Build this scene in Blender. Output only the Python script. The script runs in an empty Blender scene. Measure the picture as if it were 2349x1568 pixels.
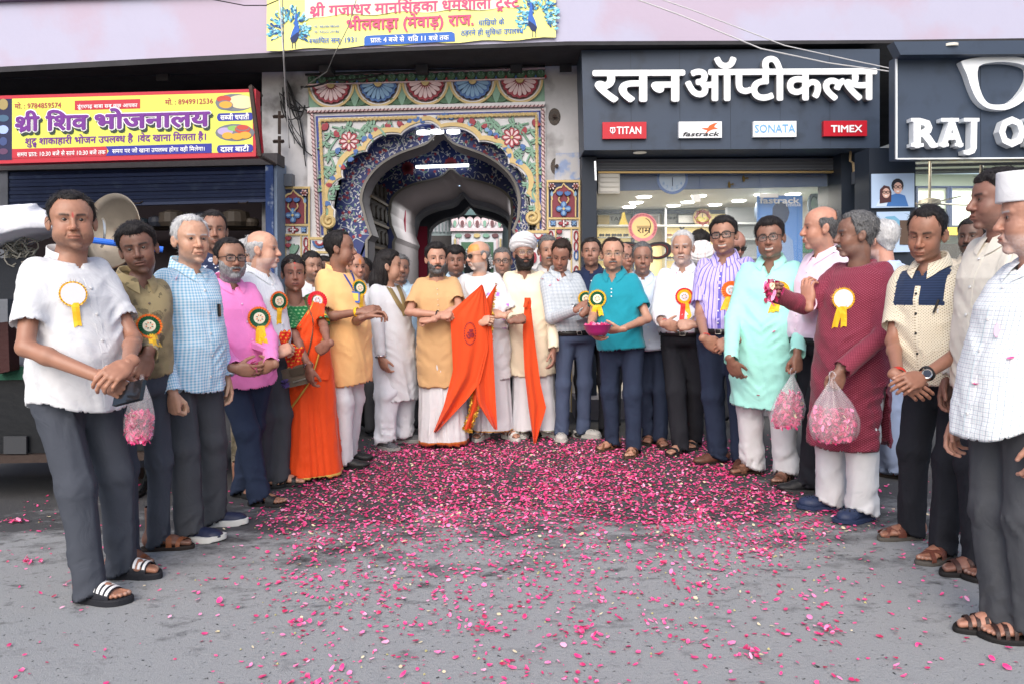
import bpy,bmesh,math,random
import numpy as np
from mathutils import Vector,Matrix
from mathutils.bvhtree import BVHTree
S=bpy.context.scene
COL=S.collection
PI=math.pi
rad=math.radians
# ------------------------------------------------------------------ camera, sky, sun, exposure
CAM_H=1.35
FPX=1800.0  # focal length for a picture 2349 wide
PITCH=math.atan((784-651)/FPX)
ROLL=rad(1.2)
f_=Vector((0,math.cos(PITCH),-math.sin(PITCH)))
u0=Vector((0,math.sin(PITCH),math.cos(PITCH)))
X0=Vector((1,0,0))
r_=X0*math.cos(ROLL)-u0*math.sin(ROLL)
u_=u0*math.cos(ROLL)+X0*math.sin(ROLL)
cam=bpy.data.cameras.new("camera")
camo=bpy.data.objects.new("camera",cam)
COL.objects.link(camo)
camo.matrix_world=Matrix(((r_.x,u_.x,-f_.x,0),(r_.y,u_.y,-f_.y,0),(r_.z,u_.z,-f_.z,CAM_H),(0,0,0,1)))
cam.sensor_width=36.0
cam.lens=FPX/2349*36
cam.clip_start=0.05
cam.clip_end=500
S.camera=camo
world=bpy.data.worlds.new("World")
S.world=world
world.use_nodes=True
wn=world.node_tree
bg=wn.nodes['Background']
sky=wn.nodes.new('ShaderNodeTexSky')
sky.sky_type='NISHITA'
sky.sun_disc=False
SUN_EL,SUN_ROT=rad(40),rad(192)
sky.sun_elevation=SUN_EL
sky.sun_rotation=SUN_ROT
sky.air_density=1.0
sky.dust_density=3.5
sky.ozone_density=1.0
wn.links.new(sky.outputs[0],bg.inputs[0])
bg.inputs[1].default_value=0.15
sun=bpy.data.lights.new("sun",'SUN')
sun.energy=1.5
sun.angle=rad(60)
sun.color=(1.0,0.985,0.97)
suno=bpy.data.objects.new("sun",sun)
COL.objects.link(suno)
sd=Vector((math.sin(SUN_ROT)*math.cos(SUN_EL),math.cos(SUN_ROT)*math.cos(SUN_EL),math.sin(SUN_EL)))
suno.rotation_euler=sd.to_track_quat('Z','Y').to_euler()
S.view_settings.view_transform='Standard'
S.view_settings.look='None'
S.view_settings.exposure=0.57
S.view_settings.gamma=1.0
S.view_settings.use_curve_mapping=False
S.cycles.max_bounces=6
S.cycles.transparent_max_bounces=12
S.cycles.caustics_reflective=False
S.cycles.caustics_refractive=False
CAMP=Vector((0,0,CAM_H))
def ray(u,v):
 """direction of the sight line through a point of the photograph (2349 wide)"""
 return(f_+r_*((u-1174.5)/FPX)+u_*((784-v)/FPX))
def at(u,v,Y):
 d=ray(u,v)
 return CAMP+d*(Y/d.y)
def gnd(u,v,z=0.0):
 d=ray(u,v)
 return CAMP+d*((z-CAM_H)/d.z)
# ------------------------------------------------------------------ objects, tags
def tag(o,label=None,cat=None,group=None,kind=None):
 if label:o['label']=label
 if cat:o['category']=cat
 if group:o['group']=group
 if kind:o['kind']=kind
 return o
def empty(name,loc,label=None,cat=None,group=None,kind=None):
 o=bpy.data.objects.new(name,None)
 COL.objects.link(o)
 o.location=loc
 o.empty_display_size=0.05
 return tag(o,label,cat,group,kind)
def link(name,me,mats=None,parent=None,smooth=False,loc=None):
 o=bpy.data.objects.new(name,me)
 COL.objects.link(o)
 if mats is not None and len(me.materials)==0:
  for m in(mats if isinstance(mats,(list,tuple))else[mats]):
   me.materials.append(m)
 if loc is not None:o.location=loc
 if parent is not None:
  o.parent=parent
 if smooth:
  me.shade_smooth()
 return o
def WP(parent):
 """world offset of a parent chain (parents are never rotated here unless noted)"""
 v=Vector((0,0,0))
 while parent is not None:
  v+=parent.location
  parent=parent.parent
 return v
def npmesh(name,V,F,smooth=True):
 """mesh from numpy vertices and equally sized faces (or a list of lists)"""
 me=bpy.data.meshes.new(name)
 V=np.asarray(V,dtype=np.float32)
 if isinstance(F,np.ndarray):
  n,k=F.shape
  me.vertices.add(len(V));me.vertices.foreach_set('co',V.ravel())
  me.loops.add(n*k);me.loops.foreach_set('vertex_index',F.astype(np.int32).ravel())
  me.polygons.add(n)
  me.polygons.foreach_set('loop_start',np.arange(0,n*k,k,dtype=np.int32))
  me.update(calc_edges=True)
 else:
  me.from_pydata([tuple(map(float,v))for v in V],[],[list(map(int,f))for f in F])
  me.update()
 if smooth:me.shade_smooth()
 return me
class MB:
 """collects simple shapes into one mesh"""
 def __init__(s):s.v=[];s.f=[];s.mi=[];s.cur=0
 def add(s,V,F):
  b=len(s.v);s.v+=[tuple(p)for p in V]
  s.f+=[[i+b for i in f]for f in F];s.mi+=[s.cur]*len(F)
  return s
 def box(s,c,size,R=None):
  c=Vector(c);V=[]
  for z in(-.5,.5):
   for y in(-.5,.5):
    for x in(-.5,.5):
     p=Vector((x*size[0],y*size[1],z*size[2]))
     if R is not None:p=R@p
     V.append(c+p)
  return s.add(V,[(0,2,3,1),(4,5,7,6),(0,1,5,4),(2,6,7,3),(0,4,6,2),(1,3,7,5)])
 def tube(s,pts,r,n=8,closed=False,cap=True):
  pts=[Vector(p)for p in pts]
  m=len(pts);rr=r if isinstance(r,(list,tuple))else[r]*m
  V=[];up=Vector((0.13,0.21,1)).normalized();prev=None
  for i,p in enumerate(pts):
   a=pts[(i-1)%m]if(closed or i>0)else p
   b=pts[(i+1)%m]if(closed or i<m-1)else p
   t=(b-a).normalized()
   if prev is None:
    x=t.cross(up)
    if x.length<1e-3:x=t.cross(Vector((1,0,0)))
   else:
    x=prev-t*prev.dot(t)
   x.normalize();prev=x;y=t.cross(x)
   for k in range(n):
    q=2*PI*k/n
    V.append(p+(x*math.cos(q)+y*math.sin(q))*rr[i])
  F=[]
  for i in range(m if closed else m-1):
   for k in range(n):
    k2=(k+1)%n;j=(i+1)%m
    F.append((i*n+k,i*n+k2,j*n+k2,j*n+k))
  if cap and not closed:
   F.append(tuple(reversed(range(n))));F.append(tuple((m-1)*n+k for k in range(n)))
  return s.add(V,F)
 def lathe(s,prof,c=(0,0,0),R=None,n=24,cap=False):
  c=Vector(c);V=[];F=[]
  for(r,z)in prof:
   for k in range(n):
    q=2*PI*k/n;p=Vector((r*math.cos(q),r*math.sin(q),z))
    V.append(c+(R@p if R is not None else p))
  for i in range(len(prof)-1):
   for k in range(n):
    k2=(k+1)%n
    F.append((i*n+k,i*n+k2,(i+1)*n+k2,(i+1)*n+k))
  if cap:
   F.append(tuple(reversed(range(n))));F.append(tuple((len(prof)-1)*n+k for k in range(n)))
  return s.add(V,F)
 def prism(s,pts,fr,d0,d1):
  """polygon (u,v) in frame fr, from depth d0 (back) to d1 (front)"""
  n=len(pts)
  a=sum(pts[i][0]*pts[(i+1)%n][1]-pts[(i+1)%n][0]*pts[i][1]for i in range(n))
  if a<0:pts=list(reversed(pts))
  V=[fr(u,v,d1)for u,v in pts]+[fr(u,v,d0)for u,v in pts]
  F=[tuple(range(n))]+[(i,i+n,(i+1)%n+n,(i+1)%n)for i in range(n)]
  return s.add(V,F)
 def sheet(s,G):
  """grid of points G[i][j] as quads"""
  m=len(G);n=len(G[0])
  V=[p for r in G for p in r]
  return s.add(V,[(i*n+j,i*n+j+1,(i+1)*n+j+1,(i+1)*n+j)for i in range(m-1)for j in range(n-1)])
 def mesh(s,name,smooth=False,loc=None):
  me=bpy.data.meshes.new(name)
  o=Vector(loc)if loc is not None else Vector((0,0,0))
  me.from_pydata([(p[0]-o.x,p[1]-o.y,p[2]-o.z)for p in s.v],[],s.f)
  if any(s.mi):me.polygons.foreach_set('material_index',s.mi)
  me.update()
  if smooth:me.shade_smooth()
  return me
 def build(s,name,mats,parent=None,smooth=False,label=None):
  """vertices are given in the world; the object sits at its parent's base"""
  o=link(name,s.mesh(name,smooth,WP(parent)),mats,parent)
  if label:o['label']=label
  return o
 def thing(s,name,mats,label,cat,group=None,kind=None,smooth=False,base=None):
  """a top-level mesh: origin at its own base"""
  A=np.array(s.v)
  if base is None:
   base=(float(A[:,0].mean()),float(A[:,1].mean()),float(A[:,2].min()))
  o=link(name,s.mesh(name,smooth,base),mats,None,loc=base)
  return tag(o,label,cat,group,kind)
# ------------------------------------------------------------------ materials
_M={}
def mat(name,col=(.5,.5,.5),rough=.6,metal=0.,spec=.3,bump=0.,bscale=40.,var=0.,vscale=6.,emit=None,es=0.,alpha=1.,trans=0.,coord='Object',dirt=None,stretch=None):
 if name in _M:return _M[name]
 m=bpy.data.materials.new(name);m.use_nodes=True;_M[name]=m
 nt=m.node_tree;N=nt.nodes;L=nt.links;b=N['Principled BSDF']
 b.inputs['Base Color'].default_value=(*col,1);b.inputs['Roughness'].default_value=rough
 b.inputs['Metallic'].default_value=metal;b.inputs['Specular IOR Level'].default_value=spec
 if alpha<1:b.inputs['Alpha'].default_value=alpha
 if trans:b.inputs['Transmission Weight'].default_value=trans
 if emit:b.inputs['Emission Color'].default_value=(*emit,1);b.inputs['Emission Strength'].default_value=es
 if bump or var or dirt:
  tc=N.new('ShaderNodeTexCoord');src=tc.outputs[coord]
  if stretch:
   mp=N.new('ShaderNodeMapping');mp.inputs['Scale'].default_value=stretch
   L.new(src,mp.inputs[0]);src=mp.outputs[0]
 if var:
  no=N.new('ShaderNodeTexNoise');no.inputs['Scale'].default_value=vscale;no.inputs['Detail'].default_value=6
  no.inputs['Roughness'].default_value=.65
  L.new(src,no.inputs['Vector'])
  hs=N.new('ShaderNodeMixRGB');hs.inputs[1].default_value=(*[c*(1-var)for c in col],1)
  hs.inputs[2].default_value=(*[min(1,c*(1+var))for c in col],1)
  L.new(no.outputs[0],hs.inputs[0]);out=hs.outputs[0]
  if dirt:
   n2=N.new('ShaderNodeTexNoise');n2.inputs['Scale'].default_value=dirt[1];n2.inputs['Detail'].default_value=8
   L.new(src,n2.inputs['Vector'])
   rp=N.new('ShaderNodeValToRGB');rp.color_ramp.elements[0].position=dirt[2];rp.color_ramp.elements[1].position=dirt[3]
   L.new(n2.outputs[0],rp.inputs[0])
   mx=N.new('ShaderNodeMixRGB');mx.inputs[2].default_value=(*dirt[0],1)
   L.new(rp.outputs[0],mx.inputs[0]);L.new(out,mx.inputs[1]);out=mx.outputs[0]
  L.new(out,b.inputs['Base Color'])
 if bump:
  nb=N.new('ShaderNodeTexNoise');nb.inputs['Scale'].default_value=bscale;nb.inputs['Detail'].default_value=5
  L.new(src,nb.inputs['Vector'])
  bp=N.new('ShaderNodeBump');bp.inputs['Strength'].default_value=bump;bp.inputs['Distance'].default_value=.01
  L.new(nb.outputs[0],bp.inputs['Height']);L.new(bp.outputs[0],b.inputs['Normal'])
 return m
def hexc(h):
 """sRGB hex -> linear"""
 h=h.lstrip('#')
 o=[]
 for i in(0,2,4):
  c=int(h[i:i+2],16)/255
  o.append(c/12.92 if c<=.04045 else((c+.055)/1.055)**2.4)
 return tuple(o)
# ------------------------------------------------------------------ implicit surfaces -> meshes
f32=np.float32
def smin(a,b,k):
 h=np.clip(.5+.5*(b-a)/k,0,1)
 return b+(a-b)*h-k*h*(1-h)
def smax(a,b,k):return-smin(-a,-b,k)
def rc(P,a,b,r1,r2):
 a=np.asarray(a,f32);b=np.asarray(b,f32);ba=b-a
 t=np.clip((P-a)@ba/max(float(ba@ba),1e-9),0,1)
 q=P-a-t[:,None]*ba
 return np.sqrt(np.einsum('ij,ij->i',q,q))-(r1+(r2-r1)*t)
def ell(P,c,r,R=None):
 q=P-np.asarray(c,f32)
 if R is not None:q=q@R
 ri=1/np.asarray(r,f32);q=q*ri;k0=np.sqrt(np.einsum('ij,ij->i',q,q));q=q*ri
 k1=np.sqrt(np.einsum('ij,ij->i',q,q))
 return k0*(k0-1)/np.maximum(k1,1e-6)
_NT=np.random.RandomState(5).rand(32*32*32).astype(f32)*2-1
def vnoise(P,seed=0):
 P=np.asarray(P,f32)+f32(seed*17.37)
 i=np.floor(P);f=P-i;i=i.astype(np.int32)&31;u=f*f*(3-2*f)
 j=(i+1)&31
 x0,x1=i[:,0]<<10,j[:,0]<<10;y0,y1=i[:,1]<<5,j[:,1]<<5;z0,z1=i[:,2],j[:,2]
 T=_NT.take
 ux,uy,uz=u[:,0],u[:,1],u[:,2]
 def lz(b):
  a=T(b+z0);return a+(T(b+z1)-a)*uz
 a=lz(x0+y0);a=a+(lz(x0+y1)-a)*uy
 c=lz(x1+y0);c=c+(lz(x1+y1)-c)*uy
 return a+(c-a)*ux
def ridged(P,seed=0):return 1-2*np.abs(vnoise(P,seed))
def snets(f,lo,hi,h,newton=2):
 """surface of f<0 inside a box, cell h; only cells near the surface are evaluated finely"""
 lo=np.asarray(lo,f32);hi=np.asarray(hi,f32)
 B=4
 nb=np.maximum(np.ceil((hi-lo)/(h*B)).astype(int),1)
 g=np.stack(np.meshgrid(*[np.arange(k)for k in nb],indexing='ij'),-1).reshape(-1,3)
 cen=lo+(g+.5-.5/B)*(h*B)
 dc=f(cen.astype(f32)).astype(f32)
 act=np.abs(dc)<h*B*1.5+.012
 n=nb*B
 F=np.repeat(np.repeat(np.repeat(dc.reshape(nb),B,0),B,1),B,2)
 ga=g[act]
 if len(ga)==0:return np.zeros((0,3),f32),np.zeros((0,4),int)
 o=np.stack(np.meshgrid(*[np.arange(B)]*3,indexing='ij'),-1).reshape(-1,3)
 idx=(ga[:,None,:]*B+o[None]).reshape(-1,3)
 F[idx[:,0],idx[:,1],idx[:,2]]=f((lo+idx*h).astype(f32))
 Sg=F<0
 c=[Sg[dx:n[0]-1+dx,dy:n[1]-1+dy,dz:n[2]-1+dz]for dx in(0,1)for dy in(0,1)for dz in(0,1)]
 s=sum(x.astype(np.int8)for x in c)
 cells=np.argwhere((s>0)&(s<8))
 cid=-np.ones(tuple(n-1),np.int32);cid[cells[:,0],cells[:,1],cells[:,2]]=np.arange(len(cells))
 off=np.array([(dx,dy,dz)for dx in(0,1)for dy in(0,1)for dz in(0,1)])
 vals=np.stack([F[cells[:,0]+a,cells[:,1]+b,cells[:,2]+d]for a,b,d in off],1)
 acc=np.zeros((len(cells),3),f32);cnt=np.zeros(len(cells),f32)
 for i in range(8):
  for j in range(i+1,8):
   if np.abs(off[i]-off[j]).sum()!=1:continue
   m=(vals[:,i]<0)!=(vals[:,j]<0)
   t=vals[m,i]/(vals[m,i]-vals[m,j])
   acc[m]+=off[i]+t[:,None]*(off[j]-off[i]);cnt[m]+=1
 V=lo+(cells+acc/cnt[:,None])*h
 V=V.astype(f32)
 Q=[]
 for ax in range(3):
  a=[slice(1,n[k]-1)for k in range(3)];b=list(a)
  a[ax]=slice(0,n[ax]-1);b[ax]=slice(1,n[ax])
  A=Sg[tuple(a)];Bq=Sg[tuple(b)]
  e=np.argwhere(A!=Bq)
  if len(e)==0:continue
  flip=A[e[:,0],e[:,1],e[:,2]]
  base=e+1;base[:,ax]-=1
  u,v=(ax+1)%3,(ax+2)%3
  q=[]
  for du,dv in((-1,-1),(0,-1),(0,0),(-1,0)):
   p=base.copy();p[:,u]+=du;p[:,v]+=dv
   q.append(cid[p[:,0],p[:,1],p[:,2]])
  q=np.stack(q,1)
  q[~flip]=q[~flip][:,::-1]
  Q.append(q)
 Q=np.concatenate(Q);Q=Q[(Q>=0).all(1)]
 for _ in range(newton):
  d=f(V);e=h*.35
  gr=np.stack([f(V+np.eye(3,dtype=f32)[k]*e)-f(V-np.eye(3,dtype=f32)[k]*e)for k in range(3)],1)/(2*e)
  l=np.maximum((gr**2).sum(1),.25)
  V=V-(np.clip(d,-h*.6,h*.6)/l)[:,None]*gr
 return V.astype(f32),Q
def setcol(me,C,name='Col'):
 a=me.color_attributes.new(name,'FLOAT_COLOR','POINT')
 C=np.asarray(C,f32)
 if C.shape[1]==3:C=np.concatenate([C,np.ones((len(C),1),f32)],1)
 a.data.foreach_set('color',C.ravel())
def setuv(me,UV,name='cloth'):
 a=me.attributes.new(name,'FLOAT_VECTOR','POINT')
 UV=np.concatenate([UV,np.zeros((len(UV),1))],1).astype(f32)
 a.data.foreach_set('vector',UV.ravel())
def rotz(a):
 c,s=math.cos(a),math.sin(a);return np.array([[c,-s,0],[s,c,0],[0,0,1]],f32)
def rotx(a):
 c,s=math.cos(a),math.sin(a);return np.array([[1,0,0],[0,c,-s],[0,s,c]],f32)
def roty(a):
 c,s=math.cos(a),math.sin(a);return np.array([[c,0,s],[0,1,0],[-s,0,c]],f32)
def sstep(a,b,x):
 t=np.clip((x-a)/(b-a),0,1);return t*t*(3-2*t)
def nrm(v):
 v=np.asarray(v,f32);return v/max(float(np.linalg.norm(v)),1e-9)
# ------------------------------------------------------------------ head (faces -Y, eye level at z=0, metres for a 1.72 m person)
def head_sdf(hp,ears=True):
 fw=hp.get('w',1.0)*1.025;jw=hp.get('jaw',1.0);fat=hp.get('cheek',0.0);ns=hp.get('nose',1.0)
 sm=hp.get('smile',0.0);ag=hp.get('age',0.0);ch=hp.get('chin',0.0)
 dw=hp.get('down',0.0)
 def f(P):
  x=np.abs(P[:,0]);Ps=np.stack([x,P[:,1],P[:,2]],1)
  d=ell(P,(0,.016,.034),(.0755*fw,.098,.088))
  d=smin(d,ell(P,(0,-.022,.03),(.066*fw,.064,.066)),.03)  # forehead
  d=smin(d,ell(P,(0,-.024,-.045),(.0635*fw,.061,.080)),.03)  # face block
  d=smin(d,ell(P,(0,-.022,-.082),(.0555*fw*jw,.052,.038)),.026)  # jaw
  d=smin(d,ell(P,(0,-.073-ch,-.112),(.021*jw,.017,.016)),.018)  # chin
  d=smin(d,ell(Ps,(.038*fw,-.053,-.034),(.022,.020,.020)),.03)  # cheek bone
  d=smin(d,ell(Ps,(.034,-.060-.004*sm,-.050+.006*sm),(.016,.016+.004*sm,.016)),.028)
  if fat:d=smin(d,ell(Ps,(.042*fw,-.040,-.068),(.016+.02*fat,.022+.012*fat,.03)),.025)
  d=smin(d,rc(Ps,(.009,-.084,.019),(.046*fw,-.068,.019),.0075,.008),.012)  # brow
  d=smax(d,-ell(Ps,(.031,-.098,.001),(.021,.0175,.0125)),.012)  # eye socket
  d=smin(d,ell(Ps,(.031,-.0705,-.0005),(.0172,.0140,.0130)),.004)  # lids
  lid=ell(Ps,(.031,-.092,-.001-.002*dw),(.0150,.02,.0045-.0028*dw-.0010*sm))
  d=smax(d,-np.maximum(lid,ell(Ps,(.031,-.092,0),(.02,.0145,.02))),.0015)
  d=smin(d,rc(P,(0,-.083,.010),(0,-.1045,-.034),.0075*ns,.0115*ns),.011)  # nose
  d=smin(d,ell(P,(0,-.105,-.037),(.0105*ns,.011,.0095*ns)),.007)
  d=smin(d,ell(Ps,(.0125*ns,-.0935,-.041),(.0085*ns,.0115,.0085)),.006)
  d=smax(d,-ell(Ps,(.0065*ns,-.101,-.0495),(.0036,.006,.0045)),.002)
  # mouth
  mw=.024+.006*sm
  up=.0045*sm
  d=smin(d,ell(P,(0,-.078,-.073),(.031,.020,.020)),.014)
  zc=-.0745+up*(x/mw)**2
  q=np.stack([P[:,0],P[:,1]+.088-8.*x*x,P[:,2]-zc],1)
  op=.004*sm
  d=smin(d,ell(q,(0,-.006,.0055+op),(mw,.0085,.0050)),.006)
  d=smin(d,ell(q,(0,-.005,-.0065-op),(mw*.85,.0088,.0060)),.006)
  d=smax(d,-ell(q,(0,-.016,-.0003),(mw*1.02,.0125-.002*sm,.0012+op*1.1)),.0025)
  if ag:  # folds from the nose to the mouth corners
   d=smax(d,-(rc(Ps,(.017,-.093,-.043),(.033,-.082,-.078),.0015,.001)),.006)-0
   d=d+ag*.0012*ridged(P*np.array([60,60,130],f32))*sstep(.02,.06,P[:,2])*(P[:,1]<-.02)
  # ears
  Re=rotz(rad(-22))@rotx(rad(-12))
  def ear(Ps):
   e=ell(Ps,(.0785*fw+.003,.012,-.012),(.0095,.0205,.032),Re)
   return smax(e,-ell(Ps,(.088*fw+.003,.006,-.008),(.0065,.0115,.019),Re),.004)
  # neck
  nk=hp.get('neck',1.0)
  if ag>-1:
   d=d+.0008*ag*ridged(P*np.array([70,70,70],f32),9)*(P[:,1]<0)
   d=d+.0022*(.4+ag)*np.exp(-((x-.020-.30*np.maximum(-.045-P[:,2],0))/.0035)**2)*sstep(-.040,-.052,P[:,2])*sstep(-.088,-.074,P[:,2])*(P[:,1]<-.05)
   d=d+.0014*(.3+ag)*np.exp(-((P[:,2]+.0155-.25*np.abs(x-.031))/.003)**2)*sstep(.014,.020,x)*sstep(.050,.042,x)*(P[:,1]<-.05)
  d=smin(d,rc(P,(0,.022,-.06),(0,.040,-.25),.054*nk,.066*nk),.022)
  if ears:d=smin(d,ear(Ps),.007)
  return d
 return f
def make_head(hp,h):
 f=head_sdf(hp)
 V,Q=snets(f,(-.105,-.135,-.24),(.105,.135,.145),h,2)
 return V,Q,f
def paint_head(V,sk,hp):
 """colouring of a face: lips, brows, stubble, marks, cropped scalp hair, shade painted in sockets and folds"""
 rs=np.random.RandomState(hp.get('seed',0)%1000)
 sk=np.array(sk,f32);n=len(V);C=np.tile(sk,(n,1))
 x=np.abs(V[:,0]);y=V[:,1];z=V[:,2]
 front=sstep(-.03,-.06,y)
 nz=vnoise(V*45,hp.get('seed',1))*.5+vnoise(V*110,3)*.5
 nz2=vnoise(V*18,hp.get('seed',1)+5);C*=(1+.15*nz+.10*nz2)[:,None];C*=np.stack([1+0*nz2,1-.05*nz2,1-.08*nz2],1)
 def mix(m,c):
  nonlocal C
  m=np.clip(m,0,1)[:,None];C=C*(1-m)+np.array(c,f32)*m
 red=np.array([1.06,.84,.80],f32)
 mix(.5*front*np.exp(-((x-.036)**2+(z+.036)**2)/.00045),sk*red)
 mix(.6*np.exp(-(x**2+(z+.037)**2)/.00022)*(y<-.09),sk*red)
 mix(.65*front*np.exp(-((x-.031)/.021)**2-((z-.002)/.012)**2),sk*np.array([.62,.55,.55],f32))  # shade painted into the eye sockets
 sm=hp.get('smile',0.);mw=.024+.006*sm
 zc=-.0745+.0045*sm*(x/mw)**2
 op=.004*sm
 lip=np.exp(-(np.maximum(np.abs(z-zc-.0003)-(.0055+op),0)/.004)**2)*(1-sstep(mw*.85,mw*1.15,x))*(y<-.075)
 el=np.sqrt(((x-.031)/.0162)**2+((z+.0008)/.0072)**2)
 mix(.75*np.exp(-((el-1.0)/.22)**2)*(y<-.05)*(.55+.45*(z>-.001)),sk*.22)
 mix(.75*lip,np.array(hp.get('lip',sk*np.array([.78,.54,.52],f32)),f32))
 seam=np.exp(-((z-zc+.0004)/(.0016+op*.2))**2)*(1-sstep(mw*.9,mw*1.1,x))*(y<-.07)
 mix(.85*seam*(1 if sm<.8 else .35),sk*.22)
 if sm>=.8:mix(1.2*np.exp(-((z-zc-.0012)/.0042)**4)*(1-sstep(mw*.72,mw*.92,x))*(y<-.072),(.62,.60,.56))
 hairc=np.array(hp.get('hairc',(.012,.010,.010)),f32)
 br=hp.get('brow',1.0)
 if br:
  bz=.0175+.004*np.sin((x-.012)/.04*2.2)
  m=np.exp(-((z-bz)/(.0052*br))**2)*sstep(.010,.016,x)*(1-sstep(.046,.056,x))*(y<-.04)
  mix(np.clip(m*1.25*(.8+.25*vnoise(V*np.array([300,100,60],f32))),0,.92),hp.get('browc',hairc))
 mix(.35*front*np.exp(-((x-.022-.30*np.maximum(-.045-z,0))/.0030)**2)*sstep(-.042,-.052,z)*sstep(-.090,-.076,z),sk*.5)  # shade painted along the nose-to-mouth folds
 mix(.35*front*np.exp(-((z+.0150-.25*np.abs(x-.031))/.0028)**2)*sstep(.014,.020,x)*sstep(.050,.042,x),sk*.5)  # shade painted into the fold under each eye
 st=hp.get('stubble',0.28)
 low=sstep(-.047,-.062,z)*(y<.03)*(1-lip)*sstep(-.165,-.125,z)
 low=low*np.clip(sstep(-.052,-.072,z)+(x<.03)*(z<-.052),0,1)
 if st:mix(st*low*(.75+.4*vnoise(V*190)),hp.get('stubc',hairc*1.6+.01))
 mo=hp.get('mou',0)
 if mo:
  m=np.exp(-((z+.0605+6*x*x)/.0055)**2)*(1-sstep(.024,.033,x))*(y<-.08)
  mix(mo*m*(.85+.3*vnoise(V*np.array([260,60,120],f32))),hp.get('mouc',hairc))
 sc=hp.get('scalp',0)  # cropped hair on the scalp
 if sc:mix(sc*hair_mask(V,hp),hairc*1.2+.01)
 for(cx,cz,wx,wz,c)in hp.get('marks',[]):
  m=np.exp(-np.abs((V[:,0]-cx)/wx)**3-np.abs((z-cz)/wz)**3)*(y<-.045)
  mix(np.clip(m*1.3,0,1)*.9,c)
 if 'forehead' in hp:
  zz=.024+.2*x
  m=sstep(zz,zz+.006,z)*sstep(-.012,-.034,y+.006*nz)*sstep(.108,.088,z+.004*nz)
  mix(m*(.80+.2*nz),hp['forehead'])
 return np.clip(C,0,1)
def hair_line(P,hp):
 """>0 where hair grows"""
 x=np.abs(P[:,0]);y=P[:,1];z=P[:,2]
 rec=hp.get('recede',0.0)
 zf=.074+.035*rec
 hl=np.interp(y,[-.1,-.066,-.034,-.012,.012,.03,.075,.13],[zf+.01,zf,.045+.02*rec,-.006-.02*hp.get('burn',0),-.002,-.024,-.072,-.076]).astype(f32)
 hl=hl-.016*hp.get('widow',0)*np.exp(-(x/.02)**2)*(y<-.04)
 hl=hl+hp.get('temple',.35)*.045*np.exp(-((x-.045)/.016)**2)*(y<-.02)
 if hp.get('fringe'):
  hl=hl-hp['fringe']*.03*sstep(-.03,-.07,y)*(1-.6*sstep(.03,.06,x))
 g=z-hl+.004*vnoise(P*60,5)
 b=hp.get('bald',0.0)
 if b:  # bare crown, horseshoe of hair left
  zt=.105-.062*b-.25*np.maximum(y-.02,0)*(1-.5*b)
  side=zt+.012*vnoise(P*40,8)
  g=np.minimum(g,np.where(y<.085,side-z,g+0*z))
 return g
def hair_mask(P,hp):return sstep(-.003,.006,hair_line(P,hp))
def make_hair(hp,hf,h):
 t=hp.get('hair',.012);side=hp.get('side',.45);tex=hp.get('tex',.004);sw=hp.get('sweep',.0)
 sd=hp.get('seed',0)%50
 def f(P):
  d=hf(P)
  z=P[:,2];y=P[:,1]
  g=hair_line(P,hp)
  th=t*(side+(1-side)*sstep(.02,.085,z))*np.clip(.12+g/.026,.06,1)
  if sw:th=th+sw*np.exp(-((P[:,0]-.018)/.04)**2-((y+.05)/.03)**2)*sstep(.05,.09,z)
  st=vnoise(np.stack([P[:,0]*150,y*45,z*45],1),sd)*.6+vnoise(np.stack([P[:,0]*320,y*70,z*90],1),sd+2)*.45+.5*vnoise(P*34,sd+4)
  th=th+tex*st*np.clip(g/.03,.08,1)+.0008
  return np.maximum(d-th,-g*.8)
 V,Q=snets(f,(-.125,-.135,-.13),(.125,.15,.175),h,1)
 # keep the outside
 dd=hf(V)
 keep=(dd[Q]>-.002).any(1)
 Q=Q[keep]
 return compact(V,Q)
def compact(V,Q):
 u=np.unique(Q);m=-np.ones(len(V),int);m[u]=np.arange(len(u))
 return V[u],m[Q]
def make_beard(hp,hf,h):
 t=hp['beard'];full=hp.get('beardfull',1.0)
 def f(P):
  d=hf(P);x=np.abs(P[:,0]);y=P[:,1];z=P[:,2]
  up=np.interp(x,[0,.012,.026,.036,.05,.062,.08],[-.092,-.092,-.082,-.058,-.05,-.03,.0]).astype(f32)
  g=up-z
  mo=.006-np.abs(z+.0605+5*x*x);mo=np.minimum(mo,.034-x)
  br=.007-np.abs(x-.031);br=np.minimum(br,np.minimum(z+.1,-.06-z))
  g=np.maximum(g,np.maximum(mo,br))
  g=np.minimum(g,.022-y)
  g=np.minimum(g,z+.155)
  g=g+.0035*vnoise(P*70,3)
  th=t*np.clip(g/.02,.12,1)*np.clip((.024-y)/.03,.1,1)*(.6+.6*sstep(-.08,-.12,z))+.002*vnoise(P*np.array([230,230,90],f32),7)+.0018*vnoise(P*60,9)
  return np.maximum(d-th,-g*.8)
 V,Q=snets(f,(-.10,-.14,-.17),(.10,.04,.01),h,1)
 keep=(hf(V)[Q]>-.002).any(1)
 return compact(V,Q[keep])
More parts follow.
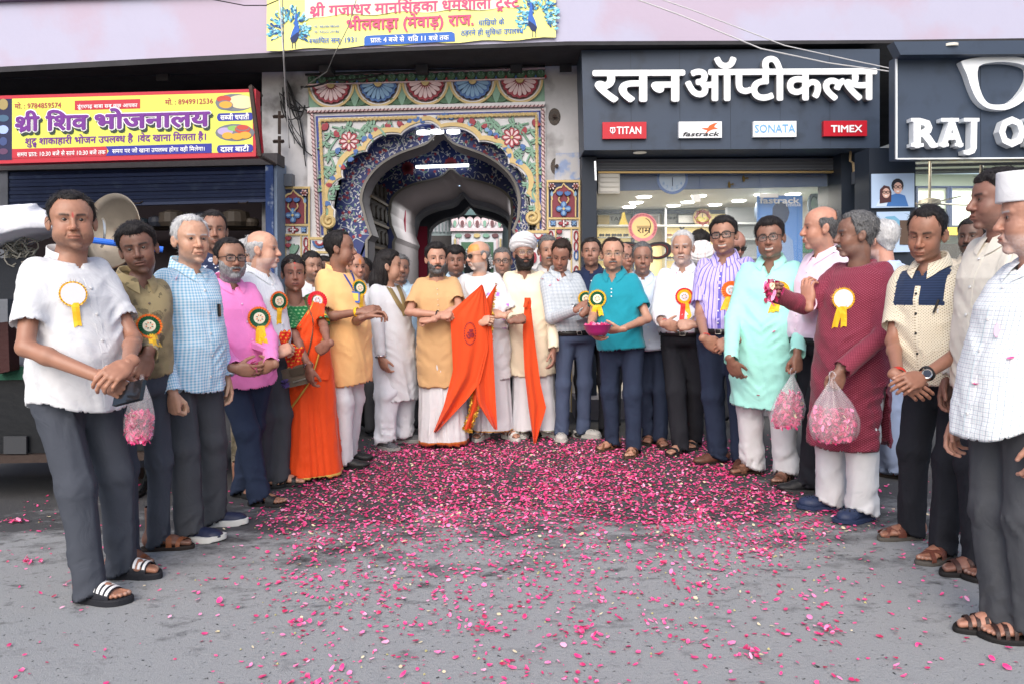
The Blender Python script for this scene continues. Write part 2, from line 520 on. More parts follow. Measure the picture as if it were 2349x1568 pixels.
def strands(V,Q,n,L,w,seed,lift=.004,comb=(0,.5,-.8)):
 """loose locks lying on a hair surface, as thin tapered strips"""
 rg=np.random.RandomState(seed);a,b,c=V[Q[:,0]],V[Q[:,1]],V[Q[:,2]]
 N=np.cross(b-a,c-a);ar=np.linalg.norm(N,axis=1)+1e-12;i=rg.choice(len(Q),n,p=ar/ar.sum())
 P=(V[Q[i,0]]+V[Q[i,2]])/2+rg.randn(n,3)*.002;nn=N[i]/ar[i][:,None];cen=np.array([0,.015,.02]);s=np.sign(((P-cen)*nn).sum(1));nn=nn*s[:,None]
 d=np.array(comb)+rg.randn(n,3)*.35+np.stack([np.sign(P[:,0])*.3,P[:,0]*0,P[:,0]*0],1);d=d-nn*(d*nn).sum(1)[:,None];d/=np.linalg.norm(d,axis=1)[:,None]+1e-9
 side=np.cross(nn,d);l=L*rg.uniform(.5,1.3,n)[:,None];W=w*rg.uniform(.6,1.4,n)[:,None];up=nn*lift*rg.uniform(.3,1.2,n)[:,None]
 p0=P-d*l*.3-nn*.001;p1=P+d*l*.3+up;p2=P+d*l+up*.4
 S_=np.stack([p0-side*W,p0+side*W,p1-side*W,p1+side*W,p2-side*W*.2,p2+side*W*.2],1).reshape(-1,3)
 k=np.arange(n)[:,None]*6+len(V)
 return np.concatenate([V,S_]).astype(f32),np.concatenate([Q,k+np.array([[0,1,3,2]]),k+np.array([[2,3,5,4]])])
# ------------------------------------------------------------------ hand: wrist at 0, fingers along +x, thumb side +y, back of hand +z (a right hand seen from its back has the thumb on the left)
HANDS={  # curl of the three joints of each finger (index..little), spread, thumb dir / bend
 'relax':([(20,32,22),(26,36,24),(30,40,26),(34,42,26)],3,(.80,.42,-.42),20),
 'clasp':([(28,42,22),(32,46,24),(36,48,26),(40,50,26)],3,(.80,.45,-.40),25),
 'fist':([(68,88,50),(72,90,50),(76,90,50),(78,88,50)],0,(.72,.28,-.62),50),
 'grip':([(52,66,35),(56,70,38),(60,72,40),(64,72,40)],1,(.72,.36,-.58),40),
 'flat':([(6,10,6),(5,9,6),(7,10,6),(10,12,8)],4,(.74,.62,-.22),8),
 'pinch':([(48,52,22),(52,58,30),(58,66,34),(62,70,36)],2,(.85,.20,-.50),22),
 'cup':([(22,28,18),(24,30,20),(28,32,20),(32,36,22)],5,(.62,.62,-.42),18),
}
_HC={}
def hand_mesh(pose,h):
 k=(pose,h)
 if k in _HC:return _HC[k]
 curl,sp,td,tb=HANDS[pose]
 segs=[]
 base=[(.092,.029),(.096,.0085),(.092,-.012),(.084,-.031)]
 Ls=[(.040,.025,.020),(.044,.029,.021),(.040,.027,.020),(.032,.020,.018)]
 R=[.0090,.0092,.0088,.0078]
 for i in range(4):
  p=np.array([base[i][0],base[i][1],.002],f32);a=0
  yaw=rad((1.5-i)*sp)
  r=R[i]
  segs.append((np.array([.02,base[i][1]*.7,.001],f32),p,r*1.15,r*1.08))
  for j in range(3):
   a+=rad(curl[i][j])
   d=np.array([math.cos(a)*math.cos(yaw),math.cos(a)*math.sin(yaw),-math.sin(a)],f32)
   q=p+d*Ls[i][j]
   segs.append((p,q,r*(1.02-.07*j),r*(.95-.09*j)));p=q
 t0=np.array([.022,.026,-.006],f32);td=nrm(td);t1=t0+td*.044
 ax=nrm(np.cross(td,(0.3,.9,0.2)))
 td2=nrm(td*math.cos(rad(tb))+np.array([.55,-.55,-.25],f32)*math.sin(rad(tb)))
 t2=t1+td2*.030
 td3=nrm(td2+np.array([.2,-.3,-.05],f32)*math.sin(rad(tb)));t3=t2+td3*.022
 th=[(t0,t1,.0150,.0108),(t1,t2,.0106,.0095),(t2,t3,.0094,.0078)]
 def f(P):
  d=ell(P,(.052,0,.000),(.056,.043,.0175))
  d=smin(d,ell(P,(.040,.022,-.009),(.034,.017,.014)),.012)
  d=smin(d,ell(P,(.040,-.026,-.006),(.036,.014,.013)),.012)
  for i in range(4):
   s=segs[i*4];d=smin(d,rc(P,*s),.008)
  for i in range(4):
   e=rc(P,*segs[i*4+1])
   e=smin(e,rc(P,*segs[i*4+2]),.003);e=smin(e,rc(P,*segs[i*4+3]),.003)
   d=smin(d,e,.0035)
  e=rc(P,*th[0]);e=smin(e,rc(P,*th[1]),.004);e=smin(e,rc(P,*th[2]),.003)
  d=smin(d,e,.006)
  q=P*np.array([1,.78,1],f32)
  d=smin(d,rc(q,(-.03,0,0),(.02,0,0),.0215,.0205),.012)
  return d
 V,Q=snets(f,(-.06,-.065,-.10),(.20,.10,.04),h,1)
 tips=np.array([segs[i*4+3][1]for i in range(4)]+[t3])
 dirs=[segs[i*4+3][1]-segs[i*4+3][0]for i in range(4)]+[t3-t2]
 nails=np.zeros(len(V),f32)
 for tp,d in zip(tips,dirs):
  dn=nrm(d);up=nrm(np.array([-dn[2]*.9-0,0,dn[0]])if abs(dn[0])+abs(dn[2])>.2 else(0,0,1))
  if tp is tips[4]:up=nrm((-.2,.5,.75))
  c=tp-dn*.002+up*.007
  nails=np.maximum(nails,np.exp(-(np.linalg.norm(V-c,axis=1)/.0062)**4))
 _HC[k]=(V,Q,nails)
 return _HC[k]
# ------------------------------------------------------------------ foot: heel at y=+.10, toes towards -y, ground at z=0, inner side +x for a left foot
_FC={}
def foot_mesh(h):
 if h in _FC:return _FC[h]
 def f(P):
  d=ell(P,(0,.070,.034),(.031,.036,.036))
  d=smin(d,rc(P,(0,.055,.045),(.004,-.050,.030),.034,.026),.03)
  d=smin(d,ell(P,(.004,-.060,.020),(.042,.040,.021)),.02)
  d=smin(d,rc(P,(0,.050,.05),(0,.045,.20),.036,.040),.03)
  tx=[.028,.010,-.006,-.020,-.031];ty=[-.135,-.135,-.126,-.115,-.100];r=[.0125,.0088,.0085,.008,.0078]
  for i in range(5):
   d=smin(d,rc(P,(tx[i]*.8,-.075,.017),(tx[i],ty[i],.0115),r[i]*1.1,r[i]),.005)
  return np.maximum(d,-P[:,2])
 V,Q=snets(f,(-.06,-.16,-.012),(.06,.12,.21),h,1)
 _FC[h]=(V,Q)
 return _FC[h]
def foot_outline(off=0.0,n=40,pointy=0.0):
 """sole outline, inner side +x"""
 ks=[(-.155-off,.012),(-.150-off,.033+off*.8),(-.12,.045+off),(-.07,.046+off),(0.0,.034+off),(.06,.034+off),(.095,.026+off),(.112+off,.0),
    (.095,-.026-off),(.06,-.034-off),(0.0,-.040-off),(-.06,-.047-off),(-.10,-.042-off),(-.130-off,-.025-off*.6)]
 pts=np.array([(b,a)for a,b in ks]);m=len(pts);out=[]
 for i in range(m):
  p0,p1,p2,p3=pts[i-1],pts[i],pts[(i+1)%m],pts[(i+2)%m]
  for t in np.linspace(0,1,3,endpoint=False):
   out.append(.5*((2*p1)+(-p0+p2)*t+(2*p0-5*p1+4*p2-p3)*t*t+(-p0+3*p1-3*p2+p3)*t**3))
 return out
# ------------------------------------------------------------------ lettering (built-in font; joined Devanagari forms are composed by hand)
_TC={}
def glyphs(s,bold=0.0):
 """flat mesh of a run and its advance; x in em"""
 k=(s,bold)
 if k in _TC:return _TC[k]
 def raw(t,off):
  c=bpy.data.curves.new('t','FONT');c.body=t;c.resolution_u=2;c.offset=off
  o=bpy.data.objects.new('t',c);COL.objects.link(o)
  dg=bpy.context.evaluated_depsgraph_get()
  me=bpy.data.meshes.new_from_object(o.evaluated_get(dg))
  V=np.zeros(len(me.vertices)*3,f32);me.vertices.foreach_get('co',V);V=V.reshape(-1,3)
  F=[tuple(p.vertices)for p in me.polygons]
  bpy.data.objects.remove(o);bpy.data.curves.remove(c);bpy.data.meshes.remove(me)
  return V,F
 V,F=raw(s,bold)
 a=raw(s+'ा|',0)[0][:,0].max();b=raw('ा|',0)[0][:,0].max()
 _TC[k]=(V,F,float(a-b))
 return _TC[k]
def _clip(V,F,x):
 bm=bmesh.new();vs=[bm.verts.new(v)for v in V]
 for f in F:
  try:bm.faces.new([vs[i]for i in f])
  except ValueError:pass
 bmesh.ops.bisect_plane(bm,geom=bm.verts[:]+bm.edges[:]+bm.faces[:],plane_co=(x,0,0),plane_no=(1,0,0),clear_outer=True)
 bm.verts.index_update();Vn=np.array([v.co for v in bm.verts],f32).reshape(-1,3);Fn=[tuple(v.index for v in f.verts)for f in bm.faces];bm.free()
 return Vn,Fn
def layout(s,bold=0.0):
 """markup: {x} half form, ^ stroke of a joined r below, ` hook above, _x small x below"""
 VV,FF,n,x=[],[],0,0.0
 def put(V,F,dx):
  nonlocal n
  V=V.copy();V[:,0]+=dx;VV.append(V);FF.extend([tuple(i+n for i in f)for f in F]);n+=len(V)
 i=0;run='';last=0.0
 def flush():
  nonlocal run,x,last
  if run:
   V,F,a=glyphs(run,bold);put(V,F,x)
   lv=glyphs(run[:-1],0)[2]if len(run)>1 else 0.0
   last=x+lv;x+=a;run=''
 def poly(pts):put(np.array([(p[0],p[1],.0005)for p in pts],f32),[tuple(range(len(pts)))],0)
 w=.08
 while i<len(s):
  c=s[i]
  if c=='{':
   flush();ch=s[i+1];V,F,a=glyphs(ch,bold)
   kx=a*{'ल':.66,'प':.62,'ब':.66,'स':.70,'श':.60,'ट':.8}.get(ch,.66)
   V,F=_clip(V,F,kx+bold);put(V,F,x);last=x;x+=kx;i+=3;continue
  if c=='^':
   flush();a=x-last;sx=last+a*.74
   if s[i-1]in 'टठ':poly([(last+a*.5,-.02),(last+a*.5+w,-.02+w*.4),(last+a*.32,-.20),(last+a*.32-w*.7,-.14)]);poly([(last+a*.5-w,.0),(last+a*.5+w*.4,.0),(last+a*.85,-.18),(last+a*.72,-.22)])
   else:poly([(sx,.22),(sx,.22-w*1.25),(sx-.26,-.02-w*.3),(sx-.30,.05)])
   i+=1;continue
  if c=='`':
   flush();a=x-last;cx=last+a*.78
   pts=[(cx+.10*math.cos(t),.76+.09*math.sin(t))for t in np.linspace(-.6,3.4,10)]
   inn=[(cx+(.10-w)*math.cos(t),.76+(.09-w*.8)*math.sin(t))for t in np.linspace(3.4,-.6,10)]
   poly(pts+inn);i+=1;continue
  if c=='_':
   flush();V,F,a=glyphs(s[i+1],bold);V=V*.62;V[:,1]-=.30;put(V,F,last+(x-last)*.28);i+=2;continue
  run+=c;i+=1
 flush()
 return np.concatenate(VV),FF,x
def text(s,fr,x0,y0,h,width=None,slope=0.0,d=.004,ext=0.0,m=None,parent=None,bold=0.0,name='lettering',xh=None,build=True,slant=0.0):
 """lettering whose base line starts at the point (x0,y0) of frame fr; h is the height of a plain letter"""
 V,F,adv=layout(s,0.0)
 if bold:  # heavier strokes: the letters struck again, slightly shifted
  b=bold;sh=[(0,0),(b,0),(-b,0),(0,b),(0,-b)]+([(.7*b,.7*b),(-.7*b,.7*b),(.7*b,-.7*b),(-.7*b,-.7*b)]if bold>=.03 else[])
  n=len(V);F=[tuple(i+n*k for i in f)for k in range(len(sh))for f in F]
  V=np.concatenate([V+np.array([dx,dy,.0004*k],f32)for k,(dx,dy)in enumerate(sh)])
 hh=xh or(.72 if s and all(ord(c)<0x900 for c in s)else .66)
 sy=h/hh;x1,x2=V[:,0].min(),V[:,0].max()
 sx=(width/(x2-x1))if width else sy
 X=(V[:,0]-x1)*sx+slant*V[:,1]*sx;Y=V[:,1]*sy
 mb=MB()
 pts=[fr(x0+X[i],y0-Y[i]-slope*X[i],d+V[i,2])for i in range(len(V))]
 if ext<=0:mb.add(pts,F)
 else:
  bk=[fr(x0+X[i],y0-Y[i]-slope*X[i],d-ext+V[i,2])for i in range(len(V))]
  n=len(V);ed={}
  for f in F:
   for a,b in zip(f,f[1:]+f[:1]):ed[(a,b)]=1
  side=[(a,b,b+n,a+n)for a,b in ed if(b,a)not in ed]
  mb.add(pts+bk,F+side)
 return mb.build(name,m,parent)if build else mb
def PXF(Y,Y2=None,x1=None,x2=None):
 """frame on an upright plane at distance Y, addressed by points of the photograph; d is metres in front of it"""
 def fr(u,v,d=0.0):
  y=Y if Y2 is None else Y+(Y2-Y)*(u-x1)/(x2-x1)
  p=at(u,v,y);return Vector((p.x,p.y-d,p.z))
 return fr
def rect(x0,y0,x1,y1,s=0.0):
 """upright rectangle with its upper and lower edges rising by slope s"""
 k=s*(x1-x0);return[(x0,y0),(x1,y0-k),(x1,y1-k),(x0,y1)]
def ellipse(cx,cy,rx,ry,n=20,a0=0,rot=0):
 c,s=math.cos(rot),math.sin(rot)
 return[(cx+rx*math.cos(2*PI*i/n+a0)*c-ry*math.sin(2*PI*i/n+a0)*s,cy+rx*math.cos(2*PI*i/n+a0)*s+ry*math.sin(2*PI*i/n+a0)*c)for i in range(n)]
def petal(cx,cy,L,w,ang,tip=.6,n=9,r0=0.0,bend=0.0):
 """leaf outline from (cx,cy) outwards at angle ang (radians, picture axes)"""
 out=[];c,s=math.cos(ang),math.sin(ang)
 for sg in(1,-1):
  for i in range(n)if sg>0 else range(n-1,0,-1):
   t=i/n;ww=w*math.sin(PI*min(t/tip*.5,.5+(t-tip)/(1-tip)*.5 if t>tip else 9))if t>0 else 0
   out.append((r0+t*L,sg*ww))
 out.insert(n,(r0+L,0))
 if bend:out=[(x,y+bend*x*x/max(L,1e-6))for x,y in out]
 return[(cx+x*c-y*s,cy+x*s+y*c)for x,y in out]
def plate(name,pts,fr,d0,d1,m,parent=None,label=None):
 return MB().prism(pts,fr,d0,d1).build(name,m,parent,label=label)
def strip(outer,inner,fr,d0,d1,closed=True,di=None):
 """flat band between two outlines with the same number of points"""
 n=len(outer);mb=MB();e=n if closed else n-1
 V=[fr(*p,d1)for p in outer]+[fr(*p,d1 if di is None else di)for p in inner]+[fr(*p,d0)for p in outer]+[fr(*p,d0)for p in inner]
 F=[]
 for i in range(e):
  j=(i+1)%n
  F+=[(i,j,n+j,n+i),(i,2*n+i,2*n+j,j),(n+i,n+j,3*n+j,3*n+i)]
 return mb.add(V,F)
# ------------------------------------------------------------------ ground
def ground():
 m=bpy.data.materials.new('asphalt');m.use_nodes=True;nt=m.node_tree;N=nt.nodes;L=nt.links;b=N['Principled BSDF']
 tc=N.new('ShaderNodeTexCoord');sx=N.new('ShaderNodeSeparateXYZ');L.new(tc.outputs['Object'],sx.inputs[0])
 def nz(sc,det,ro=.6,st=None):
  n=N.new('ShaderNodeTexNoise');n.inputs['Scale'].default_value=sc;n.inputs['Detail'].default_value=det;n.inputs['Roughness'].default_value=ro
  if st:
   mp=N.new('ShaderNodeMapping');mp.inputs['Scale'].default_value=st;L.new(tc.outputs['Object'],mp.inputs[0]);L.new(mp.outputs[0],n.inputs['Vector'])
  else:L.new(tc.outputs['Object'],n.inputs['Vector'])
  return n.outputs[0]
 def mth(op,a,c,clamp=False):
  n=N.new('ShaderNodeMath');n.operation=op;n.use_clamp=clamp
  for i,q in enumerate((a,c)):
   if isinstance(q,(int,float)):n.inputs[i].default_value=q
   else:L.new(q,n.inputs[i])
  return n.outputs[0]
 def mix(f,a,c):
  n=N.new('ShaderNodeMixRGB');L.new(f,n.inputs[0])
  for i,q in((1,a),(2,c)):
   if isinstance(q,tuple):n.inputs[i].default_value=(*q,1)
   else:L.new(q,n.inputs[i])
  return n.outputs[0]
 # wet, darker tarmac towards the buildings, breaking up into patches
 edge=mth('MULTIPLY',mth('SUBTRACT',sx.outputs[1],3.78),1.0)
 n1=mth('MULTIPLY',mth('SUBTRACT',nz(1.7,11,.72,(1,1.5,1)),.5),5.4)
 wet=mth('MULTIPLY',mth('ADD',edge,n1),1.25,True)
 n3=mth('MULTIPLY',mth('SUBTRACT',nz(5.5,8,.68,(1,1.6,1)),.555),8.,True)
 near=mth('MULTIPLY',mth('SUBTRACT',sx.outputs[1],2.2),.75,True)
 wet=mth('MAXIMUM',wet,mth('MULTIPLY',n3,near))
 grit=nz(220,2,.5);blot=nz(2.2,6)
 dry=mix(grit,(.215,.222,.228),(.375,.385,.392));dry=mix(mth('MULTIPLY',mth('SUBTRACT',blot,.35),1.4,True),dry,(.29,.298,.306))
 pits=mth('MULTIPLY',mth('SUBTRACT',nz(38,4,.65),.625),16.,True)
 dry=mix(pits,dry,(.045,.047,.05))
 dk=mix(grit,(.042,.042,.045),(.105,.105,.111));dk=mix(mth('MULTIPLY',mth('SUBTRACT',nz(3.1,5),.42),2.2,True),dk,(.085,.086,.092))
 L.new(mix(wet,dry,dk),b.inputs['Base Color'])
 ro=N.new('ShaderNodeMixRGB');L.new(wet,ro.inputs[0]);ro.inputs[1].default_value=(.92,.92,.92,1);ro.inputs[2].default_value=(.8,.8,.8,1);L.new(ro.outputs[0],b.inputs['Roughness'])
 b.inputs['Specular IOR Level'].default_value=.15
 bp=N.new('ShaderNodeBump');bp.inputs['Strength'].default_value=.7;bp.inputs['Distance'].default_value=.006
 h=mth('ADD',mth('MULTIPLY',grit,1.0),mth('MULTIPLY',nz(60,4),1.2));h=mth('SUBTRACT',h,pits)
 L.new(h,bp.inputs['Height']);L.new(bp.outputs[0],b.inputs['Normal'])
 mb=MB();g=[]
 for y in(-60,-2,0,2,4,6,8,12,40):g.append([(x,y,0)for x in(-60,-8,-4,0,4,8,60)])
 mb.sheet(g);o=mb.build('road',m);o['kind']='structure'
ground()
Yg=8.2
G=PXF(Yg)
# ------------------------------------------------------------------ materials of the buildings
dirty=mat('old_plaster',(.46,.46,.48),.9,bump=.35,bscale=22,var=.25,vscale=3,dirt=((.12,.115,.115),2.6,.50,.68))
lilac=mat('lilac_wall',(.43,.425,.55),.9,bump=.2,bscale=14,var=.06,vscale=1.2,dirt=((.44,.375,.475),.9,.48,.56))
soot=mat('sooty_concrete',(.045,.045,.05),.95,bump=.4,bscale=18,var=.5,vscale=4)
dkgrey=mat('shop_panel',hexc('364254'),.45,.0,.35,var=.12,vscale=2.2,dirt=(hexc('2c3645'),5,.52,.72))
dkgrey2=mat('shop_panel_dark',hexc('222a36'),.5,0,.3)
acry=mat('white_acrylic',(.80,.83,.86),.28,0,.5)
acry_side=mat('acrylic_edge',(.22,.22,.23),.4)
iron=mat('rusty_iron',(.05,.035,.03),.7,.3,bump=.4,bscale=60,var=.4,vscale=20)
fade=lambda c:tuple(v*.80+.20*(.3*c[0]+.5*c[1]+.2*c[2])+.012 for v in c)
paint=lambda n,h,r=.6:mat('paint_'+n,fade(hexc(h)),r,var=.16,vscale=14,bump=.15,bscale=50)
PY=paint('ochre','c2a661');PW=paint('white','c9c8cb');PG=paint('green','6f9a82');PGD=paint('leaf_green','3f6b4a');PR=paint('red','9c2338')
PB=paint('blue','3566a8');PLB=paint('light_blue','6f9cc4');PBR=paint('rope_brown','6a3b3f');PN=paint('navy','1c2750');PM=paint('maroon','7c2237')
PK=paint('outline','262a2c');PPK=paint('pale_pink','d3b3b5');PRB=paint('royal_blue','2c3f96')
# ------------------------------------------------------------------ overhang with lilac wall
ZB=CAM_H+2.2
def ov(u,v):  # point on the sight line at height ZB
 d=ray(u,v);return CAMP+d*(2.2/d.z)
pts=[ov(-260,176),ov(0,163),ov(290,148),ov(587,133),ov(900,118),ov(1303,102),ov(1700,99),ov(2050,97),ov(2380,94),ov(2700,92)]
mb=MB();n=len(pts);rows=[]
for z in(ZB,ZB+.6,ZB+1.4,ZB+2.6,ZB+5):
 rows.append([(p.x,p.y,z)for p in pts])
rows.append([(p.x,14.5,ZB+5)for p in pts])
mb.sheet(rows)
bl=empty('upper_storey',(0,7.4,ZB),'lilac-washed upper storey wall overhanging the shops and the painted gateway','building')
mb.build('wall',lilac,bl)
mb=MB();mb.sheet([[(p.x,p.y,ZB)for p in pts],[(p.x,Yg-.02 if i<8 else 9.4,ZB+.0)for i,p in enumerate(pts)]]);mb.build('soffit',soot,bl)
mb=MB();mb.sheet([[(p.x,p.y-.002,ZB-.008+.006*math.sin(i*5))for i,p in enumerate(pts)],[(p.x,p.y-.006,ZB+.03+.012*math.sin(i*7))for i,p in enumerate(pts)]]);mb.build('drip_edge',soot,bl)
for u0 in(715,950,1180,1300,330):
 a=ov(u0,118 if u0>600 else 146);c=Vector((a.x+.02,(a.y+Yg)/2+.18,ZB-.04))
 MB().box(c,(.12,Yg-a.y-.5,.07)).build('beam',soot,bl)
# ledge high on the wall, at the left
mb=MB();pl_=[(ov(-260,176),0),(ov(0,163),0),(ov(290,148),0),(ov(560,134),0)]
cor=paint('plum','6b5570');
hh=[.70,.655,.62,.60]
mb.sheet([[(p.x,p.y-d,ZB+h_+e)for(p,_),h_ in zip(pl_,hh)]for d,e in((.0,0),(.06,.0),(.06,.10),(.0,.10))]);mb.build('ledge',cor,bl)
# ------------------------------------------------------------------ gateway
gt=empty('painted_gateway',(G(990,900).x,Yg,0),'ornate painted stucco gateway with a scalloped arch and carved flower frieze','gateway')
def arch(cx,cy,rx,ry,n,lobes=0,amp=0,ogee=0.0,tail=None,sides=None):
 """outline from the left foot over the apex to the right foot"""
 o=[]
 for i in range(n+1):
  t=PI*i/n;a=PI-t
  k=1.0
  if lobes:k=1+amp*abs(math.sin(t*lobes/1.0*.5*1.0+0))if False else 1+amp*(abs(math.sin(lobes*t/2))**.75)
  x=cx+rx*math.cos(a)*k;y=cy-ry*math.sin(a)*k
  if ogee:y-=ogee*math.exp(-((a-PI/2)/.10)**2)+ogee*.5*math.exp(-((a-PI/2)/.22)**2)
  o.append((x,y))
 if tail:
  o=[(tail[0],tail[1])]+o+[(tail[2],tail[3])]
 return o
def stretch_outline(inner,x0,y0,x1,y1,ybot0,ybot1):
 """rectangle boundary matched point by point to an arch outline"""
 cx=(x0+x1)/2;out=[]
 m=len(inner)
 for i,(x,y)in enumerate(inner):
  f=i/(m-1)
  if f<.26:q=f/.26;out.append((x0,ybot0+(y0-ybot0)*q))
  elif f>.74:q=(1-f)/.26;out.append((x1,ybot1+(y1-ybot1)*q))
  else:q=(f-.26)/.48;out.append((x0+(x1-x0)*q,y0+(y1-y0)*q))
 return out
A1=arch(989,482,222,182,180,lobes=15,amp=.078,ogee=7)
A1=[(757,1000),(757,545),(765,512)]+A1+[(1216,505),(1222,540),(1230,1000)]
panel=stretch_outline(A1,745,283,1228,272,1000,1000)
stucco=mat('stucco_white',(.56,.56,.58),.8,bump=.2,bscale=40,var=.12,vscale=9)
strip(panel,A1,G,-.02,.02,closed=False).build('spandrel',stucco,gt)
A1o=[(x+(x-989)*.050,y+(y-482)*.045-3*(1 if 300<y<480 else 0))for x,y in A1]
cut=[i for i,p in enumerate(A1)if p[1]<=513]
strip([A1o[i]for i in cut],[A1[i]for i in cut],G,.0,.045,closed=False).build('scalloped_border',PY,gt)
A1w=[(x-(x-989)*.018,y-(y-482)*.020)for x,y in A1]
strip([A1[i]for i in cut],[A1w[i]for i in cut],G,-.02,.03,closed=False).build('inner_edge',PW,gt)
for(cx,cy,sg)in((757,508,1),(1221,500,-1)):
 sp=[(cx+sg*(3+1.35*t)*math.cos(t+(0 if sg>0 else 0)),cy+(3+1.35*t)*math.sin(t))for t in np.linspace(0,10.5,40)]
 MB().tube([G(x,y,.05)for x,y in sp],.020,6).build('scroll',PY,gt)
# reveal of the first arch, navy wall of the second arch
def reveal(o,Ya,Yb,name,m,parent,x=0):
 fa,fb=PXF(Ya),PXF(Yb)
 a=[fa(*p)for p in o];b=[Vector((p.x,Yb,p.z))for p in a]
 mb=MB();mb.sheet([a,b]);return mb.build(name,m,parent,smooth=False)
def floral_navy(name):
 if name in _M:return _M[name]
 m=bpy.data.materials.new(name);m.use_nodes=True;_M[name]=m;nt=m.node_tree;N=nt.nodes;L=nt.links;b=N['Principled BSDF']
 tc=N.new('ShaderNodeTexCoord')
 w=N.new('ShaderNodeTexNoise');w.inputs['Scale'].default_value=5.5;w.inputs['Detail'].default_value=1;L.new(tc.outputs['Object'],w.inputs['Vector'])
 sb=N.new('ShaderNodeMath');sb.operation='SUBTRACT';sb.inputs[1].default_value=.5;L.new(w.outputs[0],sb.inputs[0])
 ab=N.new('ShaderNodeMath');ab.operation='ABSOLUTE';L.new(sb.outputs[0],ab.inputs[0])
 ln=N.new('ShaderNodeMath');ln.operation='LESS_THAN';ln.inputs[1].default_value=.010;L.new(ab.outputs[0],ln.inputs[0])
 mx=N.new('ShaderNodeMixRGB');mx.inputs[1].default_value=(*hexc('27356f'),1);mx.inputs[2].default_value=(*hexc('a9b4bb'),1);L.new(ln.outputs[0],mx.inputs[0])
 L.new(mx.outputs[0],b.inputs['Base Color']);b.inputs['Roughness'].default_value=.55
 return m
NF=floral_navy('navy_mural')
A1b=[p for p in A1]
reveal(A1,Yg,Yg+.22,'arch_reveal',NF,gt)
Y2=8.42;G2=PXF(Y2)
A2=arch(1010,462,185,130,80,ogee=22)
A2=[(838,1000),(838,552),(848,540),(836,505)]+A2+[(1192,500),(1180,528),(1190,545),(1190,1000)]
big=stretch_outline(A2,700,240,1300,240,1000,1000)
strip(big,A2,G2,-.05,.0,closed=False).build('second_arch_wall',NF,gt)
A2i=[(x-(x-1010)*.035,y-(y-470)*.035*(1 if y<470 else-.1))for x,y in A2]
strip(A2,A2i,G2,-.05,.02,closed=False).build('second_arch_border',paint('stone_border','77736e'),gt)
GR=paint('inner_grey','8f8788')
reveal(A2i,Y2,8.85,'second_reveal',GR,gt)
MB().box((at(778,500,8.9).x-.1,9.4,1.8),(.1,1.15,3.6)).build('porch_wall',GR,gt);MB().box((at(1245,500,8.9).x+.05,9.4,1.8),(.1,1.15,3.6)).build('porch_wall',GR,gt);MB().box((G(990,300).x,9.4,3.5),(3.2,1.15,.05)).build('porch_ceiling',GR,gt)
rs=random.Random(4)
# painted leaves and flowers on the navy walls: thin raised strokes, one part
def scatter_leaves(fr,inside,x0,x1,y0,y1,n,name,parent,sz=1.0,pal=(PW,PG,PR)):
 for k,(m,frac)in enumerate(zip(pal,(.74,.16,.10))):
  mb=MB();c=0;tries=0
  while c<n*frac and tries<20000:
   tries+=1
   x=rs.uniform(x0,x1);y=rs.uniform(y0,y1)
   if not inside(x,y):continue
   a=rs.uniform(0,2*PI)
   if k<2:mb.prism(petal(x,y,rs.uniform(5,10)*sz,rs.uniform(1.0,1.8)*sz,a,n=4),fr,.001,.004+.001*k)
   else:
    for q in range(5):mb.prism(petal(x,y,4.5*sz,1.5*sz,a+q*2*PI/5,n=3),fr,.001,.005)
   c+=1
  o=mb.build(name,m,parent);o['kind']='stuff'
def in_poly(x,y,P):
 r=False;n=len(P)
 for i in range(n):
  x1,y1=P[i];x2,y2=P[i-1]
  if(y1>y)!=(y2>y)and x<(x2-x1)*(y-y1)/(y2-y1)+x1:r=not r
 return r
scatter_leaves(G2,lambda x,y:in_poly(x,y,A1w)and not in_poly(x,y,A2),765,1225,290,545,620,'painted_leaf',gt)
Y3=10.0;G3=PXF(Y3)
A3=arch(1035,470,142,62,70,ogee=16)
A3=[(900,1000),(900,556),(905,545),(893,515),(890,490)]+A3+[(1178,490),(1172,520),(1170,1000)]
big3=stretch_outline(A3,780,250,1290,250,1000,1000)
strip(big3,A3,G3,-.05,.0,closed=False).build('third_arch_wall',NF,gt)
A3i=[(x-(x-1035)*.045,y-(y-475)*.06*(1 if y<475 else 0))for x,y in A3]
strip(A3,A3i,G3,-.05,.02,closed=False).build('third_arch_border',paint('stone_border','77736e'),gt)
scatter_leaves(G3,lambda x,y:in_poly(x,y,A2i)and not in_poly(x,y,A3),850,1190,330,520,330,'painted_leaf',gt,.9)
for(x,y)in((936,386),(1034,376)):
 fl=MB()
 for q in range(10):fl.prism(petal(x,y,15,4,q*PI/5),G3,.002,.012)
 fl.build('painted_flower',PR,gt)
# passage behind
reveal(A3i,Y3,12.5,'passage_wall',GR,gt)
Y4=12.4;G4=PXF(Y4);A4=arch(1060,512,108,42,50,ogee=16);A4=[(948,1000),(950,600),(945,545)]+A4+[(1170,545),(1168,600),(1168,1000)]
big4=stretch_outline(A4,780,330,1300,330,1000,1000)
strip(big4,A4,G4,-.6,.0,closed=False).build('hall_wall',paint('hall_grey','6f7580'),gt)
Y5=14.0;G5=PXF(Y5);A5=arch(1076,535,92,42,50,ogee=14);A5=[(983,1000),(984,620),(982,560)]+A5+[(1168,560),(1167,620),(1167,1000)]
strip(stretch_outline(A5,800,380,1290,380,1000,1000),A5,G5,-.5,.0,closed=False).build('hall_wall',paint('hall_blue','59606e'),gt)
plate('curtain',rect(896,455,930,720),PXF(11.2),-.05,0,mat('red_cloth',hexc('7a1e33'),.9,bump=.5,bscale=14,var=.2),gt)
plate('curtain',rect(953,520,980,720),PXF(13.2),-.05,0,mat('red_cloth'),gt)
